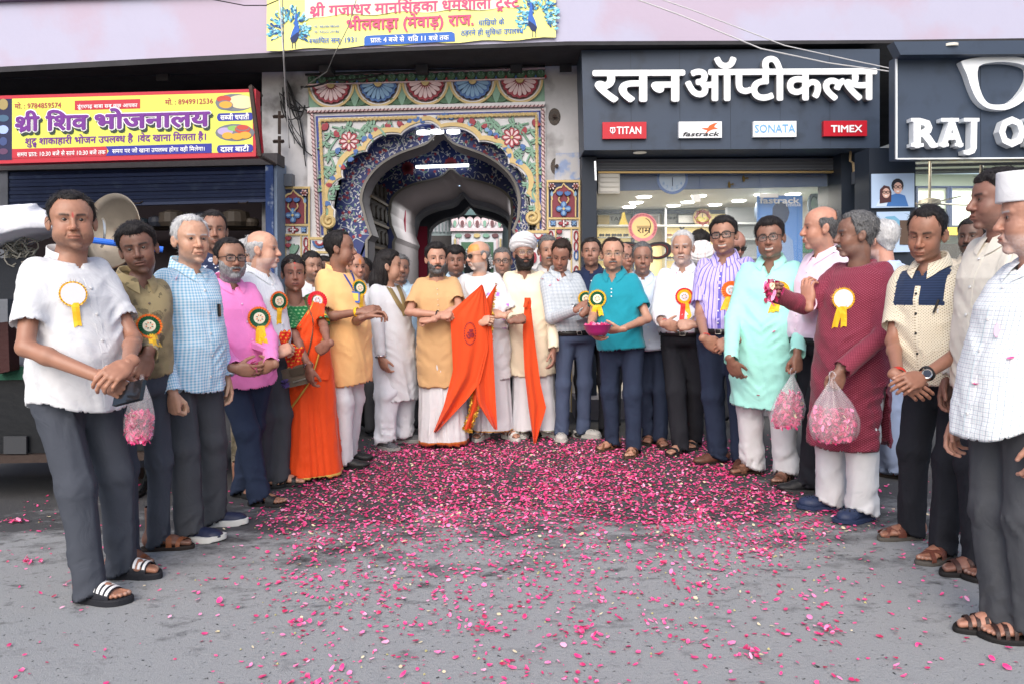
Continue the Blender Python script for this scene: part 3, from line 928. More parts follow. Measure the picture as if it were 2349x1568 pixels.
MB().box((G3(1035,400).x,11.2,3.3),(6,5,.06)).build('hall_ceiling',paint('hall_grey','6f7580'),gt)
plate('ceiling_light',rect(1052,420,1112,427,.05),PXF(11.6),-.03,0,mat('cool_glow',(.7,.8,1),emit=(.55,.72,1),es=1.6),gt)
# courtyard with shrine beyond
Ys=16.5;GS=PXF(Ys)
plate('courtyard_wall',rect(930,350,1250,760),PXF(17.6),-.1,0,mat('courtyard_white',hexc('9fb0b0'),.8,var=.1,emit=hexc('9fb0b0'),es=.0),gt)
bal=plate('balcony',rect(975,498,1040,541),PXF(17.0),-.1,0,mat('balcony_white',hexc('b9c6c4'),.8),gt)
for k in range(6):plate('baluster',rect(993+k*8,504,997+k*8,532),PXF(16.9),-.02,0,PW,bal)
plate('courtyard_wall',rect(975,541,1040,640),PXF(17.0),-.1,0,paint('brown_wall','5b5350'),gt)
sh_=empty('shrine',(GS(1093,600).x,Ys,0),'small painted shrine with lotus-petal top seen through the gateway','shrine')
plate('body',rect(1036,505,1152,900),GS,-.8,0,PW,sh_)
plate('roof',rect(1024,482,1160,495),GS,-.8,.12,paint('roof_green','3d5a5a'),sh_)
for k in range(7):
 x=1044+k*17
 plate('lotus_petal',petal(x,524,27,8,-PI/2),GS,0,.05,PPK,sh_);plate('lotus_heart',petal(x,524,18,4,-PI/2),GS,.05,.07,PBR if k%2 else PG,sh_)
plate('cornice',rect(1034,524,1154,531),GS,0,.08,PPK,sh_)
for k in range(5):plate('frieze_flower',ellipse(1052+k*21,541,8,5,8),GS,0,.04,(PG,PBR,PY)[k%3],sh_)
plate('niche',rect(1058,556,1132,720),GS,0,.01,PGD,sh_)
an=arch(1095,612,30,46,24,ogee=4)
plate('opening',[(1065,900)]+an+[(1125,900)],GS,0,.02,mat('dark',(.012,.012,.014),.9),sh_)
mb=MB()
for i in range(26):
 t=PI*i/25
 for q in range(3):mb.prism(petal(1095-32*math.cos(t),612-48*math.sin(t),5.5,2.4,t*2+q*2.1,n=4),GS,.02,.05)
o=mb.build('garland',PW,sh_);o['kind']='stuff'
for x in(1042,1049,1138,1146):plate('pillar_band',rect(x,548,x+4,900),GS,0,.05,PY if x in(1042,1146)else PPK,sh_)
# open carved door leaf at the left of the passage
dr=empty('carved_door',(at(872,800,9.0).x,9.0,0),'open carved wooden door leaf standing against the left side of the passage','door')
wood=mat('old_wood',hexc('4a443f'),.8,bump=.4,bscale=30,var=.3,vscale=8)
pa,pb=at(857,800,8.8),at(897,800,9.95)
def dfr(u,v,d=0):  # u 0..1 along the leaf, v metres up
 p=pa.lerp(pb,u);return Vector((p.x+d,p.y,v))
MB().prism([(0,.02),(1,.02),(1,2.55),(0,2.55)],dfr,-.05,0).build('leaf',wood,dr)
for r in range(9):
 MB().prism([(0.02,.1+r*.28),(.98,.1+r*.28),(.98,.13+r*.28),(.02,.13+r*.28)],dfr,0,.03).build('rail',mat('old_brass',hexc('6b5533'),.6),dr)
 for c in range(4):
  u,v=.14+c*.24,.25+r*.28
  MB().prism([(u+.08*math.cos(t),v+.08*math.sin(t))for t in np.linspace(0,2*PI,9)[:-1]],dfr,0,.025).build('boss',wood,dr)
# ---- frame round the arch: twisted ropes, bands, frieze
def rope(name,a,b,fr,r,pitch,m1,m2,parent,d=.04):
 A,B2=fr(*a,d),fr(*b,d);L_=(B2-A).length;n=max(2,int(L_/pitch));t=(B2-A).normalized()
 x=t.cross(Vector((0,1,0))).normalized()
 mbs=[MB(),MB()]
 MB().tube([A,B2],r*.8,6).build(name,m2,parent)
 mb=MB()
 for i in range(n):
  p=A.lerp(B2,(i+.5)/n);e=t*pitch*.55+x*r*.9
  mb.tube([p-e+Vector((0,-r*.1,0)),p+Vector((0,-r*.55,0)),p+e+Vector((0,-r*.1,0))],[r*.30,r*.42,r*.30],5)
 o=mb.build(name+'_strand',m1,parent);o['kind']='stuff'
plate('frame',[(706,262),(1252,247),(1252,277),(744,290),(744,1000),(706,1000)],G,-.02,.012,PW,gt)
plate('frame',[(1252,277),(1228,277),(1230,1000),(1254,1000)],G,-.02,.012,PW,gt)
rope('rope_moulding',(708,258),(1248,244),G,.020,.040,PBR,PPK,gt)
rope('rope_moulding',(718,264),(733,545),G,.020,.040,PBR,PPK,gt)
rope('rope_moulding',(1245,252),(1247,527),G,.020,.040,PBR,PPK,gt)
plate('blue_line',[(727,268),(1238,255),(1238,258),(727,271)],G,.012,.018,PRB,gt)
plate('blue_line',[(725,268),(730,268),(743,540),(738,540)],G,.012,.018,PRB,gt)
plate('blue_line',[(1236,255),(1240,255),(1242,526),(1238,526)],G,.012,.018,PRB,gt)
rope('yellow_rope',(736,279),(957,272),G,.020,.045,PY,PY,gt);rope('yellow_rope',(1004,271),(1231,264),G,.020,.045,PY,PY,gt)
rope('yellow_rope',(736,282),(749,540),G,.018,.045,PY,PY,gt);rope('yellow_rope',(1230,266),(1234,526),G,.018,.045,PY,PY,gt)
# red good-luck sign above the arch: equal arms turned at right angles
for q in([(971,266),(979,266),(979,267.4),(971,267.4)],[(974.3,262),(975.7,262),(975.7,271),(974.3,271)],[(975.7,262),(979,262),(979,263.2),(975.7,263.2)],[(977.8,267.4),(979,267.4),(979,271),(977.8,271)],[(971,270),(974.3,270),(974.3,271.2),(971,271.2)],[(971,262),(972.2,262),(972.2,266),(971,266)]):
 plate('luck_sign',q,G,.012,.016,PR,gt)
# capitals at the foot of the frame
for(x0,x1,y)in((716,757,545),(1212,1256,530)):
 for(dy,h_,e,m)in((0,6,3,PY),(6,26,0,PW),(32,5,2,PY),(37,120,-1,PW)):
  plate('capital',rect(x0-e,y+dy,x1+e,y+dy+h_),G,-.01,.05+.004*e,m,gt)
 mb=MB();cx=(x0+x1)/2
 for rr,m in((15,PB),(9,PR)):
  MB().tube([G(cx+rr*math.cos(t),y+9+rr*math.sin(t)*1.0,.062)for t in np.linspace(0,PI,12)],.012,5).build('swag',m,gt)
 for dx in(-9,9):plate('capital_flower',ellipse(cx+dx,y+62,6,13,10),G,.05,.065,PR,gt)
# frieze
plate('frieze_ground',[(707,196),(1248,181),(1250,240),(709,254)],G,-.02,.0,PG,gt)
plate('frieze_cap',[(706,172),(1250,158),(1250,162),(706,176)],G,-.02,.05,PPK,gt)
plate('frieze_line',[(706,196),(1249,181),(1249,184),(706,199)],G,-.02,.05,PPK,gt)
plate('frieze_line',[(708,250),(1250,236),(1250,243),(708,257)],G,-.02,.055,PW,gt)
plate('leaf_ground',[(706,175),(1249,161),(1249,182),(706,197)],G,-.02,.0,paint('dull_green','4b6a55'),gt)
for k in range(24):
 x=718+k*22.7;y=196-(x-706)*.0275-1
 plate('leaf_boss',ellipse(x,y-10,9.4,9,14),G,0,.035,PGD,gt)
 for sg in(-1,1):MB().tube([G(x+sg*(1.5+4*math.sin(t)),y-13+4*math.cos(t)*.9,.037)for t in np.linspace(.2,2.9,6)],.0065,4).build('leaf_vein',PG,gt)
 plate('drop',petal(x+11.3,y-8,9,2.6,PI/2,n=5),G,0,.03,(PB,PR)[k%2],gt)
for k in range(5):
 cx=761+k*107.8;cy=198-(cx-706)*.0272;c1,c2,c3=((PR,PPK,PBR),(PB,PLB,PN))[k%2]
 arc=[(cx+54*math.cos(t),cy+54*math.sin(t))for t in np.linspace(0,PI,28)]
 inn=[(cx+49*math.cos(t),cy+49*math.sin(t))for t in np.linspace(0,PI,28)]
 ro=MB();strip(arc,inn,G,0,.04,closed=False).build('rosette_rim',PY,gt)
 i2=[(cx+45.5*math.cos(t),cy+45.5*math.sin(t))for t in np.linspace(0,PI,28)]
 strip(inn,i2,G,0,.02,closed=False).build('rosette_rim',PW,gt)
 plate('rosette_ground',i2,G,0,.006,paint('warm_grey','6b5a55'),gt)
 for q in range(9):
  a=PI*(q+.5)/9
  plate('rosette_petal',petal(cx,cy,36,7.6,a,tip=.68,r0=7),G,.006,.034,c1,gt)
  plate('petal_heart',petal(cx,cy,28,4.3,a,tip=.7,r0=10),G,.034,.042,c2,gt)
  if q:plate('petal_gap',petal(cx,cy,30,2.2,PI*q/9,tip=.8,r0=14),G,.006,.02,c3,gt)
 plate('rosette_eye',[(cx+9*math.cos(t),cy+9*math.sin(t))for t in np.linspace(0,PI,10)],G,0,.06,PY,gt)
 if k<4:
  x=cx+54;y=cy+52
  plate('corner_leaf',petal(x,y,44,9,-PI/2),G,0,.03,PG,gt)
  for sg in(-1,1):plate('corner_leaf',petal(x,y-4,30,6,-PI/2+sg*1.15),G,0,.028,PGD,gt)
_OUT=MB();_PK=[0]
_pl=plate
def plate(name,pts,fr,d0,d1,m,parent=None,label=None):
 if name in('flower_petal','acanthus_leaf','tulip_petal','corner_leaf','rosette_petal','petal_heart'):
  cx=sum(p[0]for p in pts)/len(pts);cy=sum(p[1]for p in pts)/len(pts)
  e=.9 if name!='petal_heart' else .6
  _OUT.prism([(x+e*(x-cx)/max(math.hypot(x-cx,y-cy),.1),y+e*(y-cy)/max(math.hypot(x-cx,y-cy),.1))for x,y in pts],fr,d0,(d1-.003 if name=='petal_heart' else d0+.008)-(_PK[0]%41)*.00006)
 _PK[0]+=1
 k=.00022 if name.endswith(('petal','leaf','heart','gap','eye'))else 0
 return _pl(name,pts,fr,d0,d1+(_PK[0]%41)*k,m,parent,label)
# spandrel ornament: flowers, tulips, scrolling leaves (mirrored)
def flower(cx,cy,r,fr,m1,m2,n=8,parent=gt):
 for q in range(n):
  a=2*PI*q/n
  plate('flower_petal',petal(cx,cy,r,r*.27,a,tip=.65,r0=2),fr,.02,.048,m1,parent);plate('petal_heart',petal(cx,cy,r*.72,r*.13,a,tip=.7,r0=r*.2),fr,.048,.054,m2,parent)
 plate('flower_eye',ellipse(cx,cy,r*.16,r*.16,10),fr,.02,.06,PY,parent)
def tulip(x,y,s,a,m,fr=G,parent=gt):
 for da in(-.55,0,.55):plate('tulip_petal',petal(x,y,13*s,3.3*s,a+da,n=6),fr,.02,.040+.003*(da==0),m,parent)
def vine(pts,w,m,fr=G,parent=gt,name='vine'):
 pts=[np.array(p,float)for p in pts];L_=[]
 for i in range(len(pts)-1):
  p0=pts[max(i-1,0)];p1=pts[i];p2=pts[i+1];p3=pts[min(i+2,len(pts)-1)]
  for t in np.linspace(0,1,6,endpoint=False):L_.append(.5*(2*p1+(p2-p0)*t+(2*p0-5*p1+4*p2-p3)*t*t+(3*p1-p0-3*p2+p3)*t**3))
 MB().tube([fr(p[0],p[1],.028)for p in L_],w,5).build(name,m,parent)
 return L_
def acanthus(x,y,s,a,m,fr=G,parent=gt,flip=1):
 """curled leaf with lobes"""
 for t,l,da in((0,25,.0),(5,14,.85),(11,12,.7),(4,13,-.85),(9,11,-.7)):
  plate('acanthus_leaf',petal(x+t*s*math.cos(a),y+t*s*math.sin(a),l*s,2.7*s,a+da*flip,n=6,bend=.45*flip*(1 if da>=0 else-1)),fr,.02,.036+.002*(da==0),m,parent)
flower(803,327,21,G,PR,PPK);flower(1174,318,21,G,PR,PPK)
for side in(0,1):
 def mx(x,y):return(x,y)if side==0 else(1976-x+(y-300)*.01,y-8)
 def ma(a):return a if side==0 else PI-a
 fl=1 if side==0 else-1
 v1=[mx(*p)for p in((752,470),(756,420),(768,385),(757,350),(772,322),(785,300),(760,292))];vine(v1,.012,PG)
 v2=[mx(*p)for p in((772,322),(800,296),(835,305),(852,292),(880,300),(905,288))];vine(v2,.012,PG)
 v3=[mx(*p)for p in((768,385),(790,372),(808,360),(826,352))];vine(v3,.010,PG)
 for(x,y,s,a)in((760,300,1.1,1.6),(754,345,1.2,1.2),(762,378,1.3,1.9),(752,410,1.2,1.0),(756,445,1.1,1.4),(790,292,1.2,.1),(822,298,1.3,.5),(846,292,1.2,-.2),(815,312,1.2,.9),(868,296,1.0,.4),(775,365,1.1,.3),(750,322,1.1,1.9),(772,300,1.1,.5),(790,318,1.0,1.3),(835,290,1.0,.3),(885,287,.9,.3),(752,392,1.1,2.0),(766,425,1.0,1.2),(750,428,1.0,2.2),(752,478,1.0,1.3),(820,345,.9,-.6),(797,352,.9,2.4),(850,306,.9,.9)):
  x,y=mx(x,y);acanthus(x,y,s,ma(a),PG,flip=fl)
 for i,(x,y,s,a,m)in enumerate(((768,314,1.1,-.6,PR),(771,345,1.0,.4,PB),(833,316,1.0,.8,PB),(846,318,.9,-.4,PB),(812,348,.9,.5,PB),(804,362,.9,1.2,PB),(785,375,1.0,1.4,PB),(752,300,1.3,-2.2,PR),(884,289,1.2,.2,PR),(915,292,1.0,-1.0,PR),(862,305,.9,-1.2,PR),(836,330,.8,-1.4,PR),(783,388,.9,-.6,PR),(766,405,.9,1.7,PB),(757,432,.9,-1.6,PR),(752,462,1.0,1.5,PB),(955,283,1.1,-1.57,PB),(944,284,.8,-2.2,PB),(966,284,.8,-.9,PB))):
  x,y=mx(x,y);tulip(x,y,s,ma(a),m)
 for(x,y)in((862,312),(811,350),(900,300),(786,388)):
  x,y=mx(x,y);tulip(x,y,.8,ma(-2.2),PLB)
# pilasters
for(x0,x1,yt,sl)in((635,712,429,.0),(1254,1331,414,.0)):
 pi_=gt
 plate('pilaster',rect(x0,yt,x1,1000),G,-.05,.03,PW,gt)
 P1=PXF(Yg-.03)
 w=x1-x0
 for q in([(x0,yt),(x1,yt),(x1,yt+5),(x0,yt+5)],[(x0,yt+5),(x0+4,yt+5),(x0+4,1000),(x0,1000)],[(x1-4,yt+5),(x1,yt+5),(x1,1000),(x1-4,1000)],[(x0+4,yt+86),(x1-4,yt+86),(x1-4,yt+90),(x0+4,yt+90)],[(x0+4,yt+108),(x1-4,yt+108),(x1-4,yt+112),(x0+4,yt+112)]):
  plate('yellow_band',q,P1,0,.022,PY,gt)
 cx=(x0+x1)/2
 plate('niche_ground',rect(x0+5,yt+6,x1-5,yt+85),P1,0,.004,PN,gt)
 na=arch(cx,yt+44,24,25,40,lobes=9,amp=.09,ogee=5)
 plate('niche_arch',[(cx-26,yt+85),(cx-26,yt+46)]+na+[(cx+26,yt+46),(cx+26,yt+85)],P1,0,.010,PM,gt)
 nb=[(cx-29,yt+85),(cx-29,yt+46)]+arch(cx,yt+44,27.5,28.5,40,lobes=9,amp=.09,ogee=5)+[(cx+29,yt+46),(cx+29,yt+85)]
 strip(nb,[(cx-26,yt+85),(cx-26,yt+46)]+na+[(cx+26,yt+46),(cx+26,yt+85)],P1,0,.020,closed=False).build('niche_border',PY,gt)
 for q in range(4):plate('flower_petal',petal(cx,yt+66,17,6.5,PI/4+q*PI/2+PI/4,tip=.6),P1,.01,.03,PB,gt);plate('petal_heart',petal(cx,yt+66,12,3.2,q*PI/2,tip=.6,r0=3),P1,.03,.036,PLB,gt)
 plate('flower_eye',ellipse(cx,yt+66,3,3,8),P1,.01,.042,PY,gt)
 for sg in(-1,1):
  vine([(cx+sg*3,yt+56),(cx+sg*11,yt+47),(cx+sg*9,yt+38)],.008,PY,P1);tulip(cx+sg*9,yt+37,.9,-PI/2,PB,P1)
  flower(cx+sg*27,yt+15,6,P1,PPK,PR,6);plate('acanthus_leaf',petal(cx+sg*27,yt+24,14,3,PI/2,n=5),P1,0,.02,PLB,gt)
 for(dx,m,r)in((-24,PB,8),(0,PR,10),(24,PB,8)):
  for q in range(4):plate('flower_petal',petal(cx+dx,yt+99,r*(1.2 if dx==0 and q%2==0 else .9),r*.36,q*PI/2+(0 if dx==0 else PI/4),n=6),P1,0,.022,m,gt);plate('petal_heart',petal(cx+dx,yt+99,r*.7,r*.18,q*PI/2+(0 if dx==0 else PI/4),n=5),P1,.022,.027,(PW if dx==0 else PLB),gt)
 for xx in(x0+19,x1-22):plate('yellow_band',rect(xx,yt+112,xx+3,1000),P1,0,.020,PY,gt)
 for k in range(3):
  yb=yt+150+k*80
  for sg in(-1,1):
   for(dy,m)in((-22,PR),(2,PR),(22,PB)):
    lp=[(cx+sg*29+4.6*math.sin(t),yb+dy+11*math.cos(t))for t in np.linspace(0,2*PI,13)[:-1]]
    MB().tube([P1(*p,.012)for p in lp],.008,5,closed=True).build('loop',m if k<2 else PB,gt)
  vine([(cx+10,yb+26),(cx-2,yb+28),(cx-7,yb+18),(cx+2,yb+12),(cx+5,yb+20)],.014,PG,P1,name='scroll')
  for(t,l,a)in((0,34,-1.35),(6,26,-1.0),(12,20,-1.75),(16,18,-.9)):plate('acanthus_leaf',petal(cx-6+t*.4,yb+14-t,l,5,a,n=7),P1,0,.026,PG,gt)
  for dy in(-26,-10):tulip(cx-10,yb+dy,.8,-PI/2,PR,P1)
o=_OUT.build('painted_outline',PK,gt);o['kind']='stuff';plate=_pl
# plaster piers either side
pw=empty('plaster_wall',(G(660,900).x,Yg,0),'stained old plaster wall around the painted gateway','wall')
plate('pier',[(600,120),(707,120),(707,1010),(600,1010)],G,-.3,-.012,dirty,pw)
plate('pier',[(1248,120),(1345,120),(1345,1010),(1248,1010)],G,-.3,-.012,dirty,pw)
plate('lintel',[(707,120),(1248,120),(1248,172),(707,174)],G,-.3,-.012,dirty,pw)
plate('blue_wash',[(1275,352),(1331,350),(1331,412),(1272,413)],G,-.012,-.004,mat('worn_blue',hexc('8797b8'),.9,var=.3,vscale=20,dirt=((.42,.42,.44),9,.42,.56)),pw)
for(x,y)in((1272,268),(1277,382)):
 plate('burn_mark',ellipse(x,y,14,20,16),G,-.012,-.007,mat('scorch',(.085,.07,.06),.95,var=.5,vscale=30,alpha=.8),pw);MB().tube([G(x,y,-.01),G(x,y,.04)],.018,8).build('pipe_stub',iron,pw)
# tube light on the navy wall
tl=empty('tube_light',G3(1016,384,.06),'lit white fluorescent tube on the navy flowered wall inside the gateway','lamp')
MB().tube([G3(956,386,.09),G3(1076,382,.09)],.020,10).build('tube',mat('tube_glow',(1,1,1),emit=(.92,.95,1),es=2.2),tl)
plate('batten',[(954,382),(1078,378),(1078,381),(954,385)],G3,.0,.05,acry,tl)
for k,(x,y)in enumerate(((971,308),(1003,306),(1040,306))):
 MB().lathe([(.0,0),(.07,.0),(.07,.03),(.0,.03)],at(x,y,8.3),None,16).thing('ceiling_lamp',mat('lamp_white',(1,1,1),emit=(.95,.96,1),es=1.6),('white round lamp glowing under the crown of the scalloped arch, %s'%('leftmost','middle','rightmost')[k]),'lamp','lamps under the arch crown')
hl=bpy.data.lights.new('hall_lamp_and_fill','AREA');hl.energy=24;hl.size=2.2;hlo=bpy.data.objects.new('hall_lamp_and_fill',hl);COL.objects.link(hlo);hlo.location=(-.75,11.2,2.45);hl.size=1.2
court_fill=bpy.data.lights.new('hall_lamp_and_fill','AREA');court_fill.energy=55;court_fill.size=1.5;court_fill_obj=bpy.data.objects.new('hall_lamp_and_fill',court_fill);COL.objects.link(court_fill_obj);court_fill_obj.location=(-.7,15.0,3.4);court_fill_obj.rotation_euler=(rad(30),0,0)  # unseen fill light added to brighten the shrine court
# building masses behind so that no daylight leaks in
mass=empty('building_core',(0,14,0),'dark interior walls of the old building behind the shopfronts','building')
MB().box((-7.0,9.6,2.5),(.2,3.4,6)).build('side_wall',soot,mass)
MB().box((-2.35,9.9,2.2),(.2,3.3,5)).build('partition',soot,mass)
MB().box((.82,10.2,2.2),(.12,3.8,5)).build('partition',soot,mass)
MB().box((-4.6,11.4,2.5),(5,.2,6)).build('rear_wall',soot,mass)
MB().box((-.7,18.4,3),(6,.2,8)).build('rear_wall',soot,mass)
MB().box((0,11.6,3.62),(30,6.6,.1)).build('floor_slab',soot,mass)
MB().box((-2.6,15,2.2),(.1,7,5)).build('partition',GR,mass);MB().box((1.9,15,2.2),(.1,7,5)).build('partition',GR,mass)
# ------------------------------------------------------------------ banner on the overhang
ya,yb=ov(612,131).y,ov(1275,103).y
BF0=PXF(ya-.03,yb-.03,612,1275)
ban=empty('hanging_banner',BF0(940,110),'yellow printed banner with red Hindi lettering and two peacocks on the lilac wall','banner')
ylw=mat('banner_yellow',hexc('ece98c'),.55,var=.05,vscale=2,bump=.25,bscale=3)
cream_glow=mat('banner_pale',hexc('f2f0cf'),.55)
mb=MB();rows=[]
for j in range(7):
 rows.append([BF0(612+663*i/24,(117-30*i/24)-(117+40)*j/6+2.2*math.sin(i*1.3)*(j==0),.004*math.sin(i*.9+j))for i in range(25)])
mb.sheet(rows);mb.build('sheet',ylw,ban,smooth=True)
BF=lambda u,v,d=0.0:BF0(u,v,d+.007)
sl=.045
pl0=[(700,45)]+[(700+i*20,40-i*.9+3*math.sin(i))for i in range(1,24)]+[(1180,20),(1185,-60),(700,-60)]
plate('pale_ground',pl0,BF,-.002,.001,cream_glow,ban)
red_t=mat('print_red',hexc('d0567c'),.6);blue_t=mat('print_blue',hexc('3565b8'),.6);white_t=mat('print_white',(.85,.86,.88),.5)
text("श^ी गजाधर मानिसंहका धम`शाला ट^{स}ट",BF,711,39,23,482,sl,.002,0,red_t,ban,.03)
text("भीलवाड़ा (मेवाड़) राज.",BF,795,71,24,292,sl,.002,0,red_t,ban,.03)
text("याित^यो के",BF,1097,60,12,60,sl,.002,0,blue_t,ban,.015)
text("ठहरने ही सुिवधा उपल{ब}ध",BF,1057,83,12,144,.035,.002,0,blue_t,ban,.015)
text("मां. 98290-98340",BF,721,65,5,58,.02,.002,0,blue_t,ban,.012);text("मां. 92522-29182",BF,721,77,5,58,.02,.002,0,blue_t,ban,.012)
text("{स}थािपत सन्: 1931",BF,709,101,11,109,.03,.002,0,blue_t,ban,.015)
plate('blue_label',[(836,106),(836,88),(841,83),(1036,74),(1043,78),(1044,96)],BF,-.001,.002,blue_t,ban)
text("प^ात: 4 बजे से  राित^ 11 बजे तक",BF,850,99,10.5,180,.035,.004,0,white_t,ban,.015)
pea=[mat('print_'+n,hexc(h),.6)for n,h in(('cyan','4aa5c4'),('teal','2f7a9a'),('deep','1f4a86'),('pale','a6d8dc'),('sky','79bfd8'))]
for(cx,cy,sg)in((672,70,1),(1226,44,-1)):
 pc=MB();ms=[MB()for _ in pea];rs=random.Random(7+sg)
 for k in range(170):
  a=rs.uniform(-PI*1.15,PI*.18)if sg>0 else rs.uniform(-PI*1.18,PI*.15);r=rs.uniform(.2,1.0)**.7*52
  x,y=cx+r*.85*math.cos(a)-sg*8,cy+r*math.sin(a)
  q=rs.randrange(5);ms[q].prism(petal(x,y,rs.uniform(6,13),rs.uniform(1.6,3),a+rs.uniform(-.5,.5),n=3),BF,-.001,.0012+.0003*q+.00001*k)
  if k%4==0:ms[2].prism(ellipse(x,y,2,2.4,8),BF,0,.0032);ms[3].prism(ellipse(x,y,.9,1.1,6),BF,0,.0036)
 for q,m in enumerate(ms):o=m.build('peacock_feather',pea[q],ban);o['kind']='stuff'
 b=[(0,-36),(3,-38),(6,-34),(4,-28),(6,-16),(9,-2),(8,14),(2,26),(-8,30),(-12,20),(-8,6),(-2,-8),(-1,-24)]
 plate('peacock_body',[(cx+sg*(x+6),cy+y)for x,y in b],BF,0,.0042,blue_t,ban)
 plate('peacock_breast',[(cx+sg*(x+6),cy+y)for x,y in((8,4),(8,14),(2,26),(-8,30),(-12,20),(-4,12))],BF,0,.0046,mat('print_dark',hexc('20305a'),.6),ban)
 for dx in(-2,5):plate('peacock_leg',rect(cx+sg*dx,cy+26,cx+sg*dx+1.5,cy+42),BF,0,.004,mat('print_dark',hexc('20305a'),.6),ban)
# ------------------------------------------------------------------ optician's sign (left one)
Yr=7.62;RF=PXF(Yr)
rt=empty('optician_sign',RF(1676,345),'dark sign box of the optician with big white raised Hindi lettering and four brand plates','shop sign')
mb=MB();A=[RF(*p)for p in((1334,115),(2018,113),(2018,340),(1340,345))];Bk=[Vector((p.x,p.y+.55,p.z))for p in A]
mb.add(A+Bk,[(0,1,2,3),(0,4,5,1),(1,5,6,2),(2,6,7,3),(3,7,4,0)]);mb.build('box',dkgrey,rt)
for x in(1448,1560,1676,1790,1904):plate('panel_joint',[(x-2,114.5),(x-1.4,114.5),(x+.6,343),(x,343)],RF,0,.002,dkgrey2,rt)
for k in range(4):
 x=1468+k*133;p=at(x,354-k*.7,Yr+.16);MB().lathe([(0,-.012),(.065,-.012),(.065,.01)],(p.x,p.y,A[3].z-.0),None,18).build('downlight',mat('lamp_dull',(.55,.53,.48),.4,emit=(1,.9,.75),es=.15),rt)
def big(s,x0,w,y0=236,h=82):
 o=text(s,RF,x0,y0,h*.86,w,.006,.075,.07,acry,rt,.030,'raised_letter')
 o.data.materials.append(acry_side)
 for p in o.data.polygons:
  if abs(p.normal.y)<.6:p.material_index=1
big('रतन',1357,211,236);big('ऑ{प}टीक{ल}स',1567,437,234)
def brand(x0,x1,y0,y1,m,label):
 mb=MB();mb.prism(rect(x0,y0,x1,y1,.008),RF,0,.045);return mb.build('brand_plate',m,rt,label=label)
rb=mat('plate_red',hexc('b3202f'),.3);wb=mat('plate_white',(.80,.82,.85),.3)
b1=brand(1381,1481,283,321,rb,'red brand plate reading TITAN');text('TITAN',RF,1413,310,17,56,.008,.049,0,acry,b1,.015)
MB().tube([RF(1404+5.5*math.cos(t),302+6*math.sin(t),.049)for t in np.linspace(-2.9,6,16)[2:14]],.005,4).build('logo',acry,b1);plate('logo',rect(1398,295,1410,297),RF,.045,.05,acry,b1);plate('logo',rect(1403.2,297,1404.8,310),RF,.045,.05,acry,b1)
b2=brand(1555,1653,282,319,wb,'white brand plate reading fastrack with an orange mark');text('fastrack',RF,1562,315,10,84,.008,.049,0,mat('print_black',(.02,.02,.025),.5),b2,.025,slant=.25)
plate('logo',[(1620,302),(1606,297),(1621,296),(1624,291),(1634,286),(1644,284),(1638,289),(1635,294),(1644,298),(1633,299),(1626,302),(1614,310)],RF,.045,.05,mat('print_orange',hexc('e8602c'),.4),b2)
b3=brand(1725,1823,281,317,wb,'white brand plate reading SONATA in pale blue');text('SONATA',RF,1728,307,19,92,.008,.049,0,mat('print_pale_blue',hexc('6ba6dd'),.4),b3,.012)
b4=brand(1885,1984,280,315,rb,'red brand plate reading TIMEX');text('TIMEX',RF,1901,306,16,72,.008,.049,0,acry,b4,.028)
# ---- shop front under it
sf=empty('optician_shop',(at(1650,900,8.1).x,8.1,0),'brightly lit glass-fronted optician shop under the white Hindi lettering','shop')
S8=PXF(8.1);S82=PXF(8.22)
mb=MB();mb.prism(rect(1335,360,1369,1010),PXF(7.95),-.6,0);mb.build('pillar',dkgrey2,sf)
mb=MB();mb.prism(rect(1930,350,2000,1000),PXF(7.9),-.6,0);mb.build('pillar',dkgrey2,sf)
mb=MB();mb.prism(rect(1368,366,1932,392,.004),S8,-.25,0);mb.build('shutter_box',mat('galvanised',hexc('6d727c'),.5,.4,var=.15,vscale=8),sf)
for k in range(3):plate('shutter_slat',rect(1369,371+k*7,1931,374+k*7,.004),S8,0,.012,mat('galvanised2',hexc('5b606a'),.5,.3),sf)
plate('gold_rail',rect(1372,394,1926,398,.002),S8,-.05,.01,mat('gold_rail',hexc('b59a6a'),.4,.5),sf)
glass=mat('shop_glass',(.75,.86,.88),.03,0,.7,alpha=.13)
for(a,b)in((1370,1604),(1606,1741),(1743,1828),(1830,1930)):plate('glass_pane',rect(a,398,b,880),S82,-.012,0,glass,sf)
for(x,y)in((1596,448),(1750,445)):plate('patch_fitting',rect(x-(8 if x<1700 else 8),y,x+(10 if x<1700 else 34),y+(16 if x<1700 else 9)),S82,.0,.02,mat('steel',(.6,.6,.6),.3,.8),sf)
plate('louvre_box',rect(1370,398,1419,447),S82,.0,.10,mat('cream_plastic',hexc('c9c6bf'),.5),sf)
for k in range(4):plate('louvre',rect(1373,402+k*11,1416,410+k*11),S82,.10,.112,mat('cream_plastic2',hexc('d8d5cd'),.5),sf)
xl,xr=at(1366,600,8.2).x,at(1932,600,8.2).x
shopw=mat('shop_white',(.72,.72,.70),.6)
MB().box(((xl+xr)/2,9.95,2.34),(xr-xl+1.2,3.2,.05)).build('ceiling',shopw,sf)
MB().box(((xl+xr)/2,8.27,2.53),(xr-xl+.4,.04,.48)).build('header',mat('reflected_blue',hexc('55658a'),.6,var=.2,vscale=1.5),sf)  # blue band painted as the street reflection in the upper glass
MB().box(((xl+xr)/2,10.9,1.2),(xr-xl+1.2,.06,2.4)).build('rear_wall',mat('warm_wall',hexc('b3a58c'),.7),sf)
MB().box(((xl+xr)/2,9.8,.06),(xr-xl+1.2,3.2,.12)).build('floor',mat('floor_tile',(.4,.38,.35),.3),sf)
MB().box((xl-.25,9.6,1.2),(.06,2.8,2.4)).build('side_wall',shopw,sf);MB().box((xr+.35,9.6,1.2),(.06,2.8,2.4)).build('side_wall',shopw,sf)
